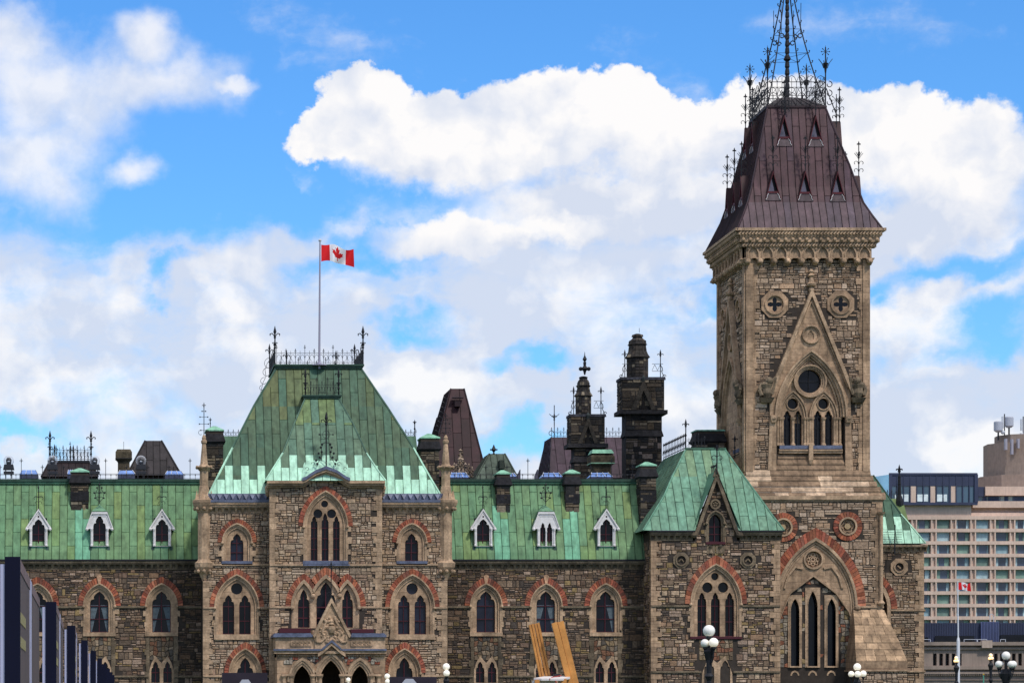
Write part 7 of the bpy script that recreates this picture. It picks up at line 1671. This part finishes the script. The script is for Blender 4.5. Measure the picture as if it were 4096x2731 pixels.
lamp('single pale globe low in front of the porch', 110.0, [(1393, 2717, 9, 0, None), (1393, 2737, 9, -.1, None)], 1393, 'palelit', ws=.05)
Q = PL(300); t = thing('street_sign', 'tiny yellow sign on a thin green post before the office block', 'sign', (Q.x(3934), 300, 0)); m = MB(); m.tube((Q.x(3934), 300, 0), (Q.x(3934), 300, Q.z(2700)), .07, 6, col=(.1, .4, .3)); m.build('post', 'copper', t)
MT['yellow'] = mat('yellow_sign', (.5, .3, .03), .6, .3); m = MB(); m.lathe(Q.x(3934), 300, [(.02, Q.z(2699)), (.1, Q.z(2697)), (.1, Q.z(2694)), (.02, Q.z(2692))], 8); m.build('sign_face', 'yellow', t)
# ================================================================ exhibition panels along the left
MT['navy'] = mat('navy_panel_end', (.005, .006, .02), .7, .12, n1=(1, .2))
MT['plum'] = mat('printed_panel', (.11, .075, .075), .6, .2, n1=(.8, .25), n2=(4, .1))
MT['palepanel'] = mat('pale_panel_edge', (.42, .42, .58), .4, .4, n1=(1, .15))
MT['text'] = mat('faded_yellow_print', (.3, .26, .13), .7, .2)
tops = [2225, 2405, 2500, 2559, 2601, 2632, 2654, 2672.5, 2686, 2697]; rights = [80, 225, 301, 351, 384, 408, 425, 440, 450, 458]; d1 = 11.0; h1 = (VY-2225)*d1/F
names_ = ['nearest', 'second', 'third', 'fourth', 'fifth', 'sixth', 'seventh', 'eighth', 'ninth', 'farthest']
for i, py in enumerate(tops):
    Yp = F*h1/(VY-py); Yn = F*h1/(VY-tops[i+1]) if i+1 < len(tops) else Yp+4.5; L_ = (Yn-Yp)*.93; zt = CZ+h1; xr_ = (rights[i]-VX)*Yp/F; pw_ = .062; sl = -.0085
    t = thing('display_panel', ('%s tall dark exhibition panel in the row along the left edge' % names_[i]), 'display panel', (xr_, Yp, 0), 'exhibition panels along the left edge')
    m = MB(); m.box(xr_-pw_, xr_, Yp, Yp+.06, 0, zt); m.build('end_post', 'navy', t)
    def slab(m, a, b, th, out, z0=0, z1=zt, col=(1, 1, 1)):
        xa, xb = xr_+sl*a*L_+out, xr_+sl*b*L_+out; ya, yb = Yp+a*L_, Yp+b*L_
        m.add([(xa-th, ya, z0), (xa, ya, z0), (xb, yb, z0), (xb-th, yb, z0), (xa-th, ya, z1), (xa, ya, z1), (xb, yb, z1), (xb-th, yb, z1)], [(0, 1, 5, 4), (1, 2, 6, 5), (2, 3, 7, 6), (3, 0, 4, 7), (4, 5, 6, 7)], col)
    m = MB(); slab(m, .02, .42, .03, -.004, 0, zt-.01); slab(m, .02, .42, .036, -.001, zt-.055, zt-.004, (1.7, 1.6, 1.6)); sp = m.build('printed_board', 'plum', t)
    if i < 4:
        m = MB()
        for zz in (.22, .32):
            for q in range(6): slab(m, .03+q*.035, .03+q*.035+.028, .002, -.001, zt-zz-.045, zt-zz)
        m.build('printed_lines', 'text', sp)
    m = MB(); slab(m, .43, .455, .03, 0, 0, zt-.005); slab(m, .475, .49, .03, 0, 0, zt-.005); m.build('edge_strip', 'palepanel', t)
    m = MB(); slab(m, .5, .96, .03, -.004, 0, zt-.01); slab(m, .5, .96, .036, -.001, zt-.055, zt-.004, (1.7, 1.6, 1.6)); m.build('rear_board', 'plum', t)
    m = MB(); m.box(xr_-pw_-.019, xr_-pw_-.001, Yp+.01, Yp+.05, 0, zt-.03); m.build('pale_edge', 'palepanel', t)
# dark notice boards whose tops show at the bottom edge
MT['board'] = mat('dark_notice_board', (.022, .014, .024), .6, .3, n1=(2, .2)); MT['palesign'] = mat('pale_sign_print', (.42, .42, .47), .6, .3)
for a, b, py, ic_, lb in ((888, 1070, 2689, 981, 'dark notice board with pale emblem in front of the left lower arch'), (1560, 1747, 2705, 1637, 'dark notice board with pale emblem in front of the right lower arch')):
    Q = PL(60.0); t = thing('notice_board', lb, 'notice board', (Q.x((a+b)/2), 60, 0), 'dark notice boards at the bottom edge')
    m = MB(); m.box(Q.x(a), Q.x(b), 60, 60.12, .9, Q.z(py)); m.build('board', 'board', t); m = MB()
    for x in (Q.x(a)+.06, Q.x(b)-.06): m.box(x-.04, x+.04, 60.02, 60.1, 0, .9)
    m.build('posts', 'board', t)
    m = MB(); k = Q.s; h = 26 if a < 1000 else 30; top = Q.z(2716 if a < 1000 else 2713); x = Q.x(ic_); m.plate([(x-h*k, top-.5), (x-h*k, top-.1), (x-h*k*.5, top), (x+h*k*.5, top), (x+h*k, top-.1), (x+h*k, top-.5)], [], 59.985, 60); m.build('emblem', 'palesign', t)
# ================================================================ bare timber uprights with the white tray
MT['pine'] = mat('yellow_pine', (.62, .27, .07), .6, .3, n1=(3, .2), n2=(14, .1), streak=.15)
MT['tray'] = mat('white_foam_tray', (.68, .62, .6), .7, .2); MT['red'] = mat('red_strap', (.5, .03, .02), .6, .2)
Q = PL(60.0); k = Q.s; t = thing('timber_frame', 'four slanting yellow timber planks holding a white tray', 'timber frame', (Q.x(2210), 60, 0))
def plank(xa, ya, xb, yb, w_, dy, groove=False):
    """slanting plank from (xa,ya) top to (xb,yb)"""
    x0, z0 = Q.p(xa, ya); x1, z1 = Q.p(xb, yb); ex = (x1-x0)/(z1-z0); x1 = x0+ex*(0-z0); z1 = 0; w2 = w_*k; y = 60+dy
    m = MB(); th = .09; P0 = [(x0, z0), (x0+w2, z0+.035), (x1+w2, z1), (x1, z1)]
    m.add([(x, y, z) for x, z in P0]+[(x, y+th, z) for x, z in P0], [(0, 1, 2, 3), (4, 5, 6, 7), (0, 1, 5, 4), (1, 2, 6, 5), (3, 0, 4, 7)])
    o = m.build('plank', 'pine', t)
    if groove: m = MB(); m.tube((x0+w2*.52, y-.001, z0+.01), (x1+w2*.52, y-.001, z1), .006, 4, col=(.25, .12, .05)); m.build('groove', 'pine', o)
plank(2116, 2499, 2158, 2704, 19, .0, True); plank(2139, 2494, 2183, 2700, 19, .02, True)
plank(2197, 2494, 2258, 2731, 21, -.35); plank(2221, 2489, 2281, 2731, 23, -.33)
m = MB(); a, b = Q.x(2122), Q.x(2268); m.add([(a, 59.55, Q.z(2711)), (a+.15, 59.4, Q.z(2713)), (b-.2, 59.4, Q.z(2713)), (b, 59.6, Q.z(2706)), (b, 59.98, Q.z(2702)), (a+.3, 59.98, Q.z(2703))]+[(a, 59.55, Q.z(2711)-.045), (a+.15, 59.4, Q.z(2713)-.045), (b-.2, 59.4, Q.z(2713)-.045), (b, 59.6, Q.z(2706)-.045), (b, 59.98, Q.z(2702)-.045), (a+.3, 59.98, Q.z(2703)-.045)], [(0, 1, 2, 3, 4, 5), (6, 7, 8, 9, 10, 11)]+[(i, (i+1) % 6, 6+(i+1) % 6, 6+i) for i in range(6)]); m.box(a+.02, b-.3, 59.62, 59.9, 1.0, Q.z(2712)-.05); tr__ = m.build('tray', 'tray', t)
m = MB(); m.box(Q.x(2124), Q.x(2143), 59.44, 59.5, 1, Q.z(2718)); m.build('tray_leg', 'pine', t); m = MB(); m.box(Q.x(2228), Q.x(2250), 59.44, 59.5, 1, Q.z(2714)); m.build('tray_leg', 'pine', t)
m = MB(); m.tube((Q.x(2182), 59.39, Q.z(2712)), (Q.x(2182), 59.39, Q.z(2718)), .01, col=(1, 1, 1)); m.tube((Q.x(2190), 59.5, Q.z(2709)), (Q.x(2236), 59.7, Q.z(2700)), .008); m.tube((Q.x(2204), 59.39, Q.z(2722)), (Q.x(2212), 59.39, Q.z(2740)), .01); m.build('red_strap', 'red', t)
m = MB(); m.box(Q.x(2208), Q.x(2232), 59.7, 59.85, Q.z(2706), Q.z(2694)); m.ball(Q.x(2213), 59.68, Q.z(2700), .025, 6, 4); m.build('black_clamp', 'blackplastic', t)
